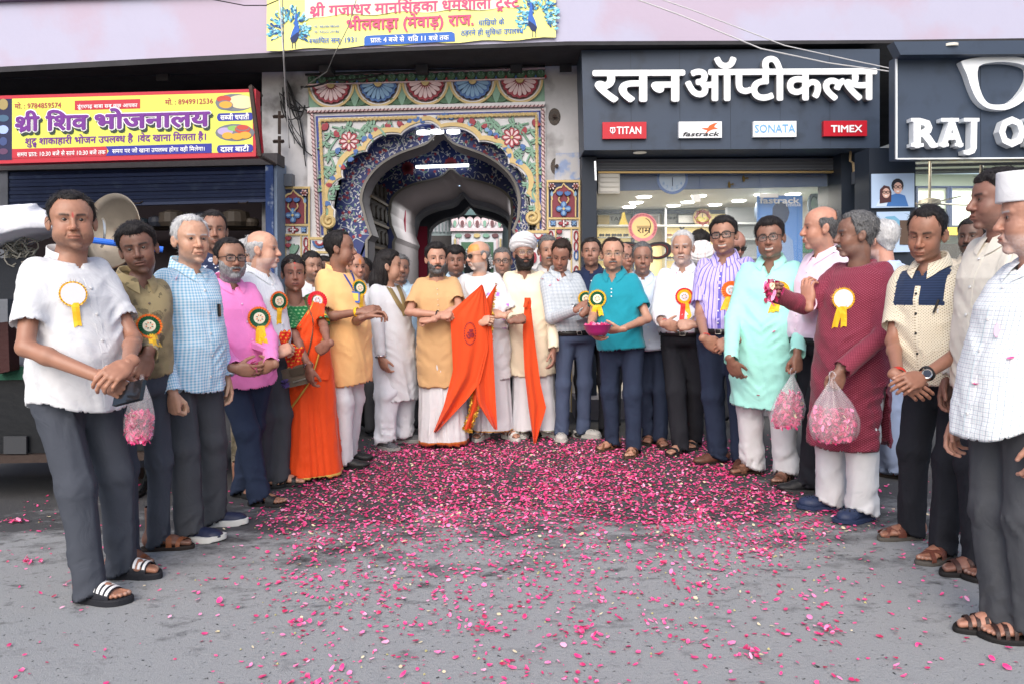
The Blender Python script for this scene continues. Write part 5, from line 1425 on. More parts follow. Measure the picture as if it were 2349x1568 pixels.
for k in range(13):
 x0,y0=rs.uniform(640,672),rs.uniform(165,240);x1,y1=rs.uniform(690,725),rs.uniform(245,275)if k<7 else rs.uniform(300,420);mx_,my_=rs.uniform(645,700),rs.uniform(220,330)
 P3=[G((1-t)**2*x0+2*t*(1-t)*mx_+t*t*x1,(1-t)**2*y0+2*t*(1-t)*my_+t*t*y1,.05+.03*math.sin(k*2+t*3))for t in np.linspace(0,1,14)]
 tag(MB().tube(P3,rs.uniform(.004,.009),5).thing('cable',wk,'black wire in the tangled bundle on the stained pier left of the gateway','cable','tangled wires left of the gateway',smooth=True))
jb=tag(MB().prism(rect(655,402,676,430),G,0,.10).thing('junction_box',mat('meter_grey'),'small grey junction box above the left painted pilaster','box'))
# ------------------------------------------------------------------ cloth materials (pattern coordinates in metres are stored on the mesh)
def cloth_mat(name,kind,c1,c2=(0,0,0),c3=(0,0,0),p=.02,w=.35,rough=.85,bump=.25,sheen=.15):
 if name in _M:return _M[name]
 m=bpy.data.materials.new(name);m.use_nodes=True;_M[name]=m
 nt=m.node_tree;N=nt.nodes;L=nt.links;b=N['Principled BSDF']
 b.inputs['Roughness'].default_value=rough;b.inputs['Specular IOR Level'].default_value=.15
 b.inputs['Sheen Weight'].default_value=sheen
 at_=N.new('ShaderNodeAttribute');at_.attribute_name='cloth'
 sx=N.new('ShaderNodeSeparateXYZ');L.new(at_.outputs['Vector'],sx.inputs[0])
 U,Vv=sx.outputs[0],sx.outputs[1]
 def mth(op,a,bb=None,c=None):
  n=N.new('ShaderNodeMath');n.operation=op
  for i,q in enumerate((a,bb,c)):
   if q is None:continue
   if isinstance(q,(int,float)):n.inputs[i].default_value=q
   else:L.new(q,n.inputs[i])
  return n.outputs[0]
 def mixc(fac,a,bb):
  n=N.new('ShaderNodeMixRGB')
  if isinstance(fac,(int,float)):n.inputs[0].default_value=fac
  else:L.new(fac,n.inputs[0])
  for i,q in((1,a),(2,bb)):
   if isinstance(q,tuple):n.inputs[i].default_value=(*q,1)
   else:L.new(q,n.inputs[i])
  return n.outputs[0]
 def band(x,per,wd):  # 1 inside a line of relative width wd
  f=mth('FRACT',mth('DIVIDE',x,per));return mth('LESS_THAN',f,wd)
 def noise(sc,det=4,vec=None):
  n=N.new('ShaderNodeTexNoise');n.inputs['Scale'].default_value=sc;n.inputs['Detail'].default_value=det
  if vec is None:
   L.new(at_.outputs['Vector'],n.inputs['Vector'])
  else:L.new(vec,n.inputs['Vector'])
  return n.outputs[0]
 Ua=mth('ADD',U,10.0);Va=mth('ADD',Vv,10.0)
 if kind=='plain':out=mixc(noise(7,5),tuple(c*.93 for c in c1),tuple(min(1,c*1.05)for c in c1))
 elif kind=='stripes':
  out=mixc(band(Ua,p,w),c1,c2)
  out=mixc(mth('MULTIPLY',band(mth('ADD',Ua,p*.32),p,.10),.6),out,c3)
 elif kind=='gingham':
  s=mth('MULTIPLY',mth('ADD',band(Ua,p,.5),band(Va,p,.5)),.5)
  out=mixc(s,c1,c2)
 elif kind=='grid':
  s=mth('MAXIMUM',band(Ua,p,w),band(Va,p,w));out=mixc(s,c1,c2)
  s2=mth('MAXIMUM',band(mth('ADD',Ua,p*.5),p,w*.7),band(mth('ADD',Va,p*.5),p,w*.7));out=mixc(mth('MULTIPLY',s2,.6),out,c3)
 elif kind=='dots':
  fu=mth('ABSOLUTE',mth('SUBTRACT',mth('FRACT',mth('DIVIDE',mth('ADD',Ua,Va),p)),.5))
  fv=mth('ABSOLUTE',mth('SUBTRACT',mth('FRACT',mth('DIVIDE',mth('SUBTRACT',Ua,Va),p)),.5))
  out=mixc(mth('LESS_THAN',mth('MAXIMUM',fu,fv),w),c1,c2)
 elif kind=='diamond':
  fu=mth('ABSOLUTE',mth('SUBTRACT',mth('FRACT',mth('DIVIDE',mth('ADD',Ua,Va),p)),.5))
  fv=mth('ABSOLUTE',mth('SUBTRACT',mth('FRACT',mth('DIVIDE',mth('SUBTRACT',Ua,Va),p)),.5))
  q=mth('MAXIMUM',fu,fv)
  out=mixc(mth('GREATER_THAN',q,.40),c1,c2)
  out=mixc(mth('MULTIPLY',mth('LESS_THAN',q,.24),mth('GREATER_THAN',q,.12)),out,c3)
 elif kind=='floral':
  n=N.new('ShaderNodeTexVoronoi');n.inputs['Scale'].default_value=1/p;L.new(at_.outputs['Vector'],n.inputs['Vector'])
  nn=noise(2.2/p,3)
  q=mth('ADD',n.outputs['Distance'],mth('MULTIPLY',mth('SUBTRACT',nn,.5),.8))
  out=mixc(mth('LESS_THAN',q,w),c1,c2)
  out=mixc(mth('LESS_THAN',q,w*.45),out,c3)
 elif kind=='motif':
  fu=mth('SUBTRACT',mth('FRACT',mth('DIVIDE',Ua,p)),.5)
  row=mth('MULTIPLY',mth('FLOOR',mth('DIVIDE',Va,p*.7)),.5)
  fu=mth('SUBTRACT',mth('FRACT',mth('ADD',mth('DIVIDE',Ua,p),row)),.5)
  fv=mth('MULTIPLY',mth('SUBTRACT',mth('FRACT',mth('DIVIDE',Va,p*.7)),.5),.8)
  q=mth('SQRT',mth('ADD',mth('MULTIPLY',fu,fu),mth('MULTIPLY',mth('MULTIPLY',fv,fv),2.2)))
  out=mixc(mth('MULTIPLY',mth('LESS_THAN',q,w),mth('GREATER_THAN',noise(90,2),.42)),c1,c2)
 elif kind=='stain':
  r=N.new('ShaderNodeValToRGB');L.new(noise(p,7),r.inputs[0])
  r.color_ramp.elements[0].position=.38;r.color_ramp.elements[0].color=(*c2,1)
  r.color_ramp.elements[1].position=.56;r.color_ramp.elements[1].color=(*c1,1)
  out=mixc(mth('MULTIPLY',mth('GREATER_THAN',noise(p*2.1,3),.6),.6),r.outputs[0],c3)
 elif kind=='yoke':  # dark yoke above a line, dotted below
  fu=mth('ABSOLUTE',mth('SUBTRACT',mth('FRACT',mth('DIVIDE',mth('ADD',Ua,Va),p)),.5))
  fv=mth('ABSOLUTE',mth('SUBTRACT',mth('FRACT',mth('DIVIDE',mth('SUBTRACT',Ua,Va),p)),.5))
  out=mixc(mth('LESS_THAN',mth('MAXIMUM',fu,fv),.2),c1,c3)
  # c2 zone is marked on the mesh through the third coordinate
  dk=mixc(band(Va,.012,.3),c2,tuple(c*1.6 for c in c2))
  out=mixc(mth('GREATER_THAN',sx.outputs[2],.5),out,dk)
 elif kind=='hem':  # coloured border below a height v = p, gold line on it
  out=mixc(noise(9,5),tuple(c*.92 for c in c1),c1)
  out=mixc(mth('LESS_THAN',Vv,p),out,c2)
  out=mixc(mth('MULTIPLY',mth('LESS_THAN',Vv,p),mth('GREATER_THAN',Vv,p-w)),out,c3)
 L.new(out,b.inputs['Base Color'])
 if bump:
  tc=N.new('ShaderNodeTexCoord')
  n1=noise(28,6,tc.outputs['Object']);n2=noise(420,2)
  n3=N.new('ShaderNodeTexNoise');n3.inputs['Scale'].default_value=7.5;n3.inputs['Detail'].default_value=3;n3.inputs['Distortion'].default_value=1.6;L.new(tc.outputs['Object'],n3.inputs['Vector'])
  cr=mth('SUBTRACT',1.0,mth('MULTIPLY',mth('ABSOLUTE',mth('SUBTRACT',n3.outputs[0],.5)),5.0))
  h=mth('ADD',mth('ADD',mth('MULTIPLY',n1,.35),mth('MULTIPLY',n2,.22)),mth('MULTIPLY',mth('MAXIMUM',cr,0.0),.40))
  bp=N.new('ShaderNodeBump');bp.inputs['Strength'].default_value=bump;bp.inputs['Distance'].default_value=.012
  L.new(h,bp.inputs['Height']);L.new(bp.outputs[0],b.inputs['Normal'])
 return m
def vcol_mat(name,rough=.5,spec=.4,sss=0.,bump=.0,bscale=300,sheen=0.):
 if name in _M:return _M[name]
 m=bpy.data.materials.new(name);m.use_nodes=True;_M[name]=m
 nt=m.node_tree;N=nt.nodes;L=nt.links;b=N['Principled BSDF']
 a=N.new('ShaderNodeVertexColor');a.layer_name='Col';L.new(a.outputs[0],b.inputs['Base Color'])
 b.inputs['Roughness'].default_value=rough;b.inputs['Specular IOR Level'].default_value=spec
 if sss:
  b.inputs['Subsurface Weight'].default_value=sss;b.inputs['Subsurface Radius'].default_value=(.012,.005,.003)
  b.inputs['Subsurface Scale'].default_value=1.0
 if bump:
  tc=N.new('ShaderNodeTexCoord');n=N.new('ShaderNodeTexNoise');n.inputs['Scale'].default_value=bscale;n.inputs['Detail'].default_value=3
  L.new(tc.outputs['Object'],n.inputs['Vector'])
  bp=N.new('ShaderNodeBump');bp.inputs['Strength'].default_value=bump;bp.inputs['Distance'].default_value=.004
  L.new(n.outputs[0],bp.inputs['Height']);L.new(bp.outputs[0],b.inputs['Normal'])
 return m
def hair_mat(name,c1,c2):
 if name in _M:return _M[name]
 m=bpy.data.materials.new(name);m.use_nodes=True;_M[name]=m
 nt=m.node_tree;N=nt.nodes;L=nt.links;b=N['Principled BSDF']
 tc=N.new('ShaderNodeTexCoord');mp=N.new('ShaderNodeMapping');mp.inputs['Scale'].default_value=(260,60,60)
 L.new(tc.outputs['Object'],mp.inputs[0])
 n=N.new('ShaderNodeTexNoise');n.inputs['Scale'].default_value=1;n.inputs['Detail'].default_value=4;L.new(mp.outputs[0],n.inputs['Vector'])
 r=N.new('ShaderNodeValToRGB');r.color_ramp.elements[0].position=.30;r.color_ramp.elements[1].position=.75
 r.color_ramp.elements[0].color=(*c1,1);r.color_ramp.elements[1].color=(*c2,1)
 L.new(n.outputs[0],r.inputs[0]);L.new(r.outputs[0],b.inputs['Base Color'])
 b.inputs['Roughness'].default_value=.62;b.inputs['Specular IOR Level'].default_value=.25
 bp=N.new('ShaderNodeBump');bp.inputs['Strength'].default_value=.8;bp.inputs['Distance'].default_value=.004
 L.new(n.outputs[0],bp.inputs['Height']);L.new(bp.outputs[0],b.inputs['Normal'])
 return m
class Garment:
 """union of soft volumes, each with its own cuts; cut faces are opened afterwards"""
 def __init__(s):s.p=[]
 def add(s,fn,k=.02,cuts=(),uv=None):s.p.append((fn,k,cuts,uv));return s
 def parts(s,P,want=None):
  o=[]
  for fn,k,cuts,uv in s.p:
   d=fn(P);c=None
   for q in cuts:
    e=q(P);c=e if c is None else np.maximum(c,e)
   o.append((d,c,k))
  return o
 def f(s,P):
  r=None
  for d,c,k in s.parts(P):
   if c is not None:d=np.maximum(d,c)
   r=d if r is None else smin(r,d,k)
  return r
 def mesh(s,lo,hi,h,newton=2):
  V,Q=snets(s.f,lo,hi,h,newton)
  pr=s.parts(V)
  best=None
  for i,(d,c,k)in enumerate(pr):
   t=d if c is None else np.maximum(d,c)
   o=np.zeros(len(V),bool)if c is None else(c>d+.003)
   if best is None:best=t.copy();bi=np.zeros(len(V),int);dm=d.copy();on=o
   else:
    m=t<best
    best=np.where(m,t,best);bi[m]=i;dm=np.where(m,d,dm);on=np.where(m,o,on)
  cap=on&(dm<-.004)
  for i,(fn,k,cuts,uv)in enumerate(s.p):  # bring the rims exactly onto the cut
   if not cuts:continue
   def cq(P):return np.maximum.reduce([q(P)for q in cuts])
   m=np.where((bi==i)&~cap)[0];c=cq(V[m]);w=np.abs(c)<h*.55;m=m[w];c=c[w]
   if len(m)==0:continue
   P=V[m];e=1e-3;g=np.stack([cq(P+np.eye(3,dtype=f32)[j]*e)-cq(P-np.eye(3,dtype=f32)[j]*e)for j in range(3)],1)/(2*e)
   V[m]=P-g*(c/np.maximum((g**2).sum(1),.3))[:,None]
  for i,(fn,k,cuts,uv)in enumerate(s.p):  # hollow the ends: hems, cuffs, neck
   m=cap&(bi==i)
   if not m.any()or not cuts:continue
   def cm_(P):return np.maximum.reduce([q(P)for q in cuts])
   dirs=[q for q in cuts if hasattr(q,'dir')]
   P=V[m];e=1e-3;g=np.stack([cm_(P+np.eye(3,dtype=f32)[j]*e)-cm_(P-np.eye(3,dtype=f32)[j]*e)for j in range(3)],1)/(2*e)
   for q in dirs:
    w=q(P)>cm_(P)-1e-4;g[w]=-q.dir
   V[m]=P-g*np.clip(-dm[m]*2.5,0,.05)[:,None]
  V2,Q2,b2=V,Q,bi
  UV=np.zeros((len(V2),2),f32)
  for i,(fn,k,cuts,uv)in enumerate(s.p):
   m=b2==i
   if uv is not None and m.any():UV[m]=uv(V2[m])
  return V2,Q2,UV,b2
def arm_uv(a,b):
 a=np.asarray(a,f32);b=np.asarray(b,f32);t=nrm(b-a);x=nrm(np.cross(t,(0,1,.2)));y=np.cross(t,x)
 def uv(P):
  q=P-a;return np.stack([np.arctan2(q@y,-(q@x))*.06+.5,q@t],1)
 return uv
# ------------------------------------------------------------------ a person
TZ=np.array([.30,.36,.44,.50,.56,.60,.65,.70,.745,.785,.805,.822,.838,.855],f32)
RX=np.array([.094,.096,.099,.100,.096,.092,.091,.094,.098,.098,.090,.072,.047,.037],f32)
RY=np.array([.070,.071,.073,.076,.074,.072,.070,.071,.071,.061,.053,.045,.038,.034],f32)
CY=np.array([-.004,-.004,-.004,0,-.006,-.012,-.014,-.012,-.012,-.006,-.004,-.002,0,0],f32)
SKIN=vcol_mat('skin',.44,.42,bump=.10,bscale=330)
EYE=vcol_mat('eye',.12,.5)
HAIRS={'black':((.006,.005,.006),(.030,.026,.026)),'dyed':((.010,.006,.005),(.045,.028,.022)),'salt':((.04,.04,.042),(.20,.20,.205)),
   'grey':((.16,.16,.165),(.40,.40,.41)),'white':((.40,.40,.41),(.66,.66,.66))}
PEOPLE={}
class Body:pass
def torso_fn(B,ease,table=None,p=2.35,folds=None):
 zs,rx,ry,cy=table if table is not None else(B.tz,B.rx+ease,B.ry+ease,B.cy)
 def q_of(P):
  return B.local(P)
 def fn(P):
  q=q_of(P);z=P[:,2]
  a=np.interp(z,zs,rx).astype(f32);b=np.interp(z,zs,ry).astype(f32);c=np.interp(z,zs,cy).astype(f32)
  X=np.abs(q[:,0])/a;Y=np.abs(q[:,1]-c)/b
  r=(X**p+Y**p)**(1/p)
  d=(r-1)*np.minimum(a,b)*.97
  if folds is not None:d=d+folds(q,z,c)
  return np.maximum(d,(z-zs[-1])*.9)
 return fn
def on_ray(px,c,L,Yc,stretch=1.12):
 """point on the sight line through px at distance L from c, nearest to the suggested depth"""
 d=np.array(ray(px[0],px[1]),f32);d=d/np.linalg.norm(d);o=np.array(CAMP,f32)
 t0=(Yc-px[2])/d[1]
 oc=o-c;b=float(oc@d);cc=float(oc@oc)-L*L;D=b*b-cc
 if D>0:
  r=math.sqrt(D);t=min((-b-r,-b+r),key=lambda t:abs(t-t0))
  return(o+d*t).astype(f32)
 p=o+d*(-b);v=p-c;l=float(np.linalg.norm(v))
 return(c+v/l*min(l,L*stretch)).astype(f32)
def build_person(key,label,top,feet=None,Y=None,u=None,yaw=0,hyaw=None,hpitch=0,hroll=0,fat=.2,sw=.98,sk=(.22,.115,.07),hp=None,
     hair='black',shirt=None,bottom=None,shoes=None,armR=None,armL=None,hs=1.0,lod=1,glasses=None,lean=0.,hip=None,footyaw=None,extra=None,gaze=None,noarms=False,armfat=1.0,cat='person',group=None):
 B=Body();B.key=key
 hp=dict(hp or{});hp.setdefault('seed',sum(map(ord,key))*7)
 hc=HAIRS[hair];hp.setdefault('hairc',tuple(.65*a+.35*b for a,b in zip(*hc)))
 if feet is not None:
  fw=[gnd(a,b)for a,b in feet]
  base=sum(fw,Vector())/len(fw)
 else:
  fw=None;t0=at(u if u is not None else top[0],top[1],Y);base=Vector((t0.x,Y,0))
 Yc=base.y
 fac=min(max(Yc/4.0,1.0),1.75)*{1:1.0,2:1.15,3:1.4}[lod]
 T=at(top[0],top[1],Yc-lean)
 H=B.H=T.z/max(.94,math.cos(rad(hpitch))*.06+.94)
 s=B.s=H/1.72
 fat=fat*.8;phi=math.degrees(math.atan2(base.x,base.y))
 yw=B.yaw=rad(yaw-phi)
 hw=rad((hyaw if hyaw is not None else yaw)-phi)
 Rt=B.Rt=rotz(yw)
 ks=hs*(.45+.55*s)
 Rh=rotz(hw)@rotx(rad(hpitch))@roty(rad(hroll))
 B.base=base;B.Yc=Yc
 O=np.array(T,f32)-Rh@np.array([0,.012,.124+hp.get('hair',.012)*.6],f32)*ks
 N=O+Rt@np.array([0,.056,-.152],f32)*ks
 N[2]=min(N[2],.895*H)
 hipx=np.array([base.x,base.y],f32)if hip is None else np.array(at(hip[0],hip[1],Yc),f32)[:2]
 zN=float(N[2]);zP=.50*H
 def local(P):
  t=np.clip((P[:,2]-zP)/(zN-zP),-.15,1.05)
  t=t*1.0
  cx=hipx[0]+(N[0]-hipx[0])*t;cyy=hipx[1]+(N[1]-hipx[1])*t
  q=np.stack([P[:,0]-cx,P[:,1]-cyy,P[:,2]],1)
  return q@Rt
 def wpos(x,y,z):
  t=min(max((z-zP)/(zN-zP),-.15),1.05)
  c=hipx+(N[:2]-hipx)*t
  q=Rt@np.array([x,y,0],f32)
  return np.array([c[0]+q[0],c[1]+q[1],z],f32)
 B.local=local;B.wpos=wpos;B.N=N;B.O=O;B.Rh=Rh;B.ks=ks
 # body section table, tied to the neck height
 zt=TZ*H;zt=np.where(TZ>.5,zP+(zt-zP)*(zN-zP)/(.848*H-zP),zt)
 bf=np.exp(-((TZ-.595)/.085)**2)*fat
 B.tz=zt.astype(f32);B.rx=(RX*np.where(TZ>.83,1,sw)+.020*bf)*H;B.ry=(RY*(.5+.5*sw)+.026*bf)*H;B.cy=(CY-.022*bf)*H
 seed=hp['seed']%97
 # ---- arms
 arms={}
 for side,sg,spec in(('R',-1,armR),('L',1,armL)):
  A=Body();spec=dict(spec or{})
  A.S=wpos(sg*.090*H*sw,-.002*H,zN-.031*H)
  if 'w' in spec:
   wu,wv,wd=spec['w'];A.W=np.array(at(wu,wv,Yc-wd),f32)
   if 'e' in spec:
    A.E=on_ray(spec['e'],A.S,.172*H,Yc);A.W=on_ray(spec['w'],A.E,.152*H,Yc)
   else:
    la,lb=.172*H,.150*H
    dv=A.W-A.S;L_=float(np.linalg.norm(dv));L_=min(L_,(la+lb)*.995)
    A.W=A.S+nrm(dv)*L_
    c=(la*la-lb*lb+L_*L_)/(2*L_);hgt=math.sqrt(max(la*la-c*c,1e-6))
    pole=Rt@np.array(spec.get('pole',(sg*.5,.6,-.5)),f32)
    n=nrm(dv);pole=nrm(pole-n*float(pole@n));A.E=A.S+n*c+pole*hgt
  else:
   A.E=wpos(sg*(.132*sw+.004)*H,.012*H,zN-.205*H);A.W=wpos(sg*.135*sw*H,-.028*H,zN-.355*H)
  if 'w' in spec:  # keep forearm and hand in front of the belly
   tfn=torso_fn(B,spec.get('off',.030))
   vdir=np.array([-base.x,-base.y,0],f32);vdir=nrm(vdir)
   for k in range(40):
    tip=A.W+nrm(np.array(spec['hd'],f32))*.10 if 'hd' in spec else(np.array(at(spec['tip'][0],spec['tip'][1],Yc-spec['tip'][2]),f32)*.45+A.W*.55 if 'tip' in spec else A.W)
    pp=np.stack([A.W*t+A.E*(1-t)for t in(.25,.5,.75,1.0)]+[tip]).astype(f32)
    dd=tfn(pp)-np.array([.048,.044,.036,.028,.018],f32)*s
    if dd.min()>-.004:break
    A.W=A.W+vdir*.012
    if dd[:2].min()<-.004:A.E=A.E+vdir*.006
  fd=nrm(A.W-A.E)
  hd=spec.get('hd')
  if 'tip' in spec:
   tu,tv,td=spec['tip'];hd=np.array(at(tu,tv,min(Yc-td,A.W[1]+.03)),f32)-A.W
  A.hd=nrm(hd)if hd is not None else nrm(fd+np.array([0,0,-.25],f32))
  dn=np.array(spec['dn'],f32)if 'dn' in spec else Rt@np.array([sg,-.25,.1],f32)
  A.dn=nrm(dn-A.hd*float(dn@A.hd));A.pose=spec.get('hand','relax')
  arms[side]=A
 B.arms=arms
 VV,QQ,CC=[],[],[];nv=[0]
 sk=tuple(min(c*1.50,.6)for c in sk)
 skn=np.array(sk,f32)
 def push(V,Q,C):
  VV.append(V);QQ.append(Q+nv[0]);CC.append(C);nv[0]+=len(V)
 # ---- legs
 ankle={};fyaw={}
 if fw is not None and len(fw)==2:
  ql=[(Rt.T@np.array(p-base,f32))[0]for p in fw]
  o=(0,1)if ql[0]<ql[1]else(1,0)
  ankle={'R':np.array(fw[o[0]],f32),'L':np.array(fw[o[1]],f32)}
  fya=footyaw or(None,None)
  fyaw={'R':fya[o[0]],'L':fya[o[1]]}
 else:
  for side,sg in(('R',-1),('L',1)):
   ankle[side]=np.array(base,f32)+Rt@np.array([sg*.062*H,0,0],f32);fyaw[side]=None
 legs={}
 for side,sg in(('R',-1),('L',1)):
  G=Body();G.hip=wpos(sg*.052*H,.0,.50*H);G.foot=ankle[side]
  yy=fyaw[side]
  G.yaw=yw+sg*rad(12)if yy is None else rad(yy-phi)
  G.R=rotz(G.yaw)
  G.ank=G.foot+G.R@np.array([0,.035,0],f32)*s+np.array([0,0,.055*H],f32)
  G.knee=(G.hip+G.ank)/2+Rt@np.array([sg*.004*H,-.022*H,0],f32);G.knee[2]=.285*H
  legs[side]=G
 B.legs=legs
 # ---- body volume: torso and legs coarse, arms finer
 def tf(P):
  d=np.maximum(torso_fn(B,-.030*s)(P),.53*H-P[:,2])
  for sd in 'RL':
   G=legs[sd]
   d=smin(d,rc(P,G.hip-np.array([0,0,.05*H],f32),G.knee,.050*s,.042*s),.03)
   d=smin(d,rc(P,G.knee,G.ank,.042*s,.030*s),.02)
  return d
 lo=np.minimum.reduce([ankle['R'],ankle['L'],wpos(-.25,-.25,1),wpos(.25,.25,1),wpos(-.25,.25,1),wpos(.25,-.25,1)])-.06;hi=np.maximum.reduce([ankle['R'],ankle['L'],wpos(-.25,-.25,1),wpos(.25,.25,1),wpos(-.25,.25,1),wpos(.25,-.25,1)])+.06
 lo[2]=.05;hi[2]=zN+.03
 V,Q=snets(tf,lo,hi,.040,1);push(V,Q,np.tile(skn,(len(V),1)))
 for sd in 'RL':
  A=arms[sd];sg=-1 if sd=='R' else 1
  a=.0395*s*armfat
  mid=A.E+(A.W-A.E)*.28
  fi=A.S*.92+np.array(wpos(0,0,A.S[2]),f32)*.08
  def af(P):
   d=rc(P,fi,A.E,a*1.02,a*.82);d=smin(d,rc(P,A.E,mid,a*.80,a*.84),.02)
   return smin(d,rc(P,mid,A.W,a*.82,.0235*s),.02)
  pts=np.stack([fi,A.E,A.W])
  V,Q=snets(af,pts.min(0)-.07*s*armfat,pts.max(0)+.07*s*armfat,.012*fac,1)
  nzv=vnoise(V*30,seed)*.5+vnoise(V*90,seed)*.5
  push(V,Q,skn*np.array([.96,.93,.93],f32)*(1+.08*nzv)[:,None])
  hv,hq,nails=hand_mesh(A.pose,.0045 if fac<1.2 else .006 if fac<1.8 else .0075)
  m=hv*np.array([1,1 if sd=='R' else-1,1],f32)*(s**.7)
  F=np.stack([A.hd,np.cross(A.dn,A.hd),A.dn],1)
  hw_=m@F.T+A.W
  c=np.tile(skn*np.array([.97,.93,.92],f32),(len(hv),1))
  pal=sstep(-.004,-.016,hv[:,2])[:,None]*.45
  c=c*(1-pal)+np.minimum(skn*np.array([1.5,1.45,1.4],f32),.6)*pal
  c=c*(1+.10*vnoise(hw_*80,seed))[:,None]
  c=c*(1-nails[:,None]*.55)+np.array([.50,.34,.30],f32)*nails[:,None]*.55
  push(hw_.astype(f32),hq if sd=='R' else hq[:,::-1],c)
 # ---- head
 hv,hq,hf=make_head(hp,.0043*fac)
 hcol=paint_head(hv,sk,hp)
 w=sstep(-.075,-.185,hv[:,2])[:,None]*(hv[:,1]>-.2)[:,None]
 rj_=np.random.RandomState(hp['seed']%9973);wrp=np.array([1+rj_.uniform(-.045,.045),1+rj_.uniform(-.03,.03),1+rj_.uniform(-.035,.05)],f32);hv=hv*wrp
 ph=hv@Rh.T;pt=hv@Rt.T
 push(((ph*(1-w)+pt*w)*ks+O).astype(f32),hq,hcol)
 # ---- bare feet
 sh=dict(shoes or{'kind':'none'})
 if sh['kind']in('sandal','slide','thong','bare'):
  t=sh.get('sole',.020)
  for sd in 'RL':
   G=legs[sd];v,q=foot_mesh(.0045 if fac<1.3 else .007)
   m=v*np.array([1 if sd=='R' else-1,1,1],f32)*s+np.array([0,0,t],f32)
   m=m@G.R.T+G.foot
   c=np.tile(skn*np.array([.88,.82,.80],f32),(len(v),1))*(1+.14*vnoise(v*70,seed))[:,None]
   nl=np.zeros(len(v),f32)
   for tx,ty,r in((.0224,-.146,.008),(.008,-.142,.0055),(-.0048,-.132,.005),(-.016,-.121,.005),(-.0248,-.106,.005)):
    nl=np.maximum(nl,np.exp(-(np.linalg.norm(v-np.array([tx,ty+.003,.019],f32),axis=1)/r)**4))
   c=c*(1-.5*nl[:,None])+np.array([.45,.33,.28],f32)*.5*nl[:,None]
   push(m.astype(f32),q if sd=='R' else q[:,::-1],c)
 V=np.concatenate(VV)-np.array(base,f32);Q=np.concatenate(QQ);C=np.concatenate(CC)
 me=npmesh('person',V,Q);setcol(me,np.clip(C,0,1))
 P=link('person',me,SKIN,None,loc=base);tag(P,label,cat,group)
 B.obj=P
 PEOPLE[key]=B
 def child(name,V,Q,m,parent=P,C=None,UV=None,label=None):
  me=npmesh(name,np.asarray(V,f32)-np.array(WP(parent),f32),Q)
  if C is not None:setcol(me,C)
  if UV is not None:
   if UV.shape[1]==2:setuv(me,UV)
   else:
    a=me.attributes.new('cloth','FLOAT_VECTOR','POINT');a.data.foreach_set('vector',UV.astype(f32).ravel())
  o=link(name,me,m,parent)
  if label:o['label']=label
  return o
 B.child=child
 hx=lambda v:((np.asarray(v,f32)*wrp)@Rh.T)*ks+O
 B.hx=hx
 # ---- eyes
 if hp.get('down',0)<1.2:
  gz=gaze if gaze is not None else(0,0)
  for sx in(-1,1):
   n=10;ev=[];eq=[]
   for i in range(n+1):
    for k in range(12):
     a=PI*i/n;b=2*PI*k/12
     ev.append((math.sin(a)*math.cos(b),-math.cos(a),math.sin(a)*math.sin(b)))
   for i in range(n):
    for k in range(12):eq.append((i*12+k,i*12+(k+1)%12,(i+1)*12+(k+1)%12,(i+1)*12+k))
   ev=np.array(ev,f32);ang=np.degrees(np.arccos(np.clip(-ev[:,1],-1,1)))
   ec=np.where((ang<39)[:,None],np.array([.022,.012,.008],f32),np.array([.32,.28,.26],f32))
   ec=np.where((ang<13)[:,None],np.array([.004,.004,.004],f32),ec)
   ev=ev@(rotz(rad(gz[0]))@rotx(rad(gz[1]))).T*.0128+np.array([.031*sx,-.0712,-.0005],f32)
   child('eye',hx(ev),np.array(eq),EYE,C=ec)
 # ---- hair, beard
 hm=hair_mat('hair_'+hair,*hc)
 hfe=head_sdf(hp,False)
 if hp.get('hair',.012)>0:
  v,q=make_hair(hp,hfe,.0048*min(fac,1.8))
  v,q=strands(v,q,int(1100/fac),.026,.0011*fac**.5,seed);child('hair',hx(v),q,hm)
 if hp.get('beard'):
  bc=hp.get('beardhair',hair)
  v,q=make_beard(hp,hfe,.0042*min(fac,1.5))
  v,q=strands(v,q,int(700/fac),.012,.0009*fac**.5,seed,.004,(0,-.2,-.9));child('beard',hx(v),q,hair_mat('hair_'+bc,*HAIRS[bc]))
 if hp.get('mou',0)>=.75 and lod<3:
  mh=hp.get('mouhair',hair)
  def mf(Pq):
   x=np.abs(Pq[:,0]);z=Pq[:,2]
   g=np.minimum(.0058*hp.get('mouw',1)-np.abs(z+.0612+7*x*x),.031-x)+.0016*vnoise(Pq*np.array([200,60,90],f32),3)
   return np.maximum(hf(Pq)-(.0042+.0014*vnoise(Pq*np.array([420,60,120],f32),5))*np.clip(g/.004+.3,.2,1),-g)
  v,q=snets(mf,(-.045,-.13,-.09),(.045,-.05,-.04),.0030,1)
  if len(v):
   k=(hf(v)[q]>-.0012).any(1);v,q=compact(v,q[k])
   child('moustache',hx(v),q,hair_mat('hair_'+mh,*HAIRS[mh]))
 if glasses:make_glasses(B,**glasses)
 # ---- clothes
 B.nk=hp.get('neck',1.0);B.seed=seed;B.fac=fac;B.lod=lod;B.hf=hf
 if bottom:make_bottom(B,**bottom)
 if shirt:make_shirt(B,**shirt)
 make_shoes(B,**sh)
 return B
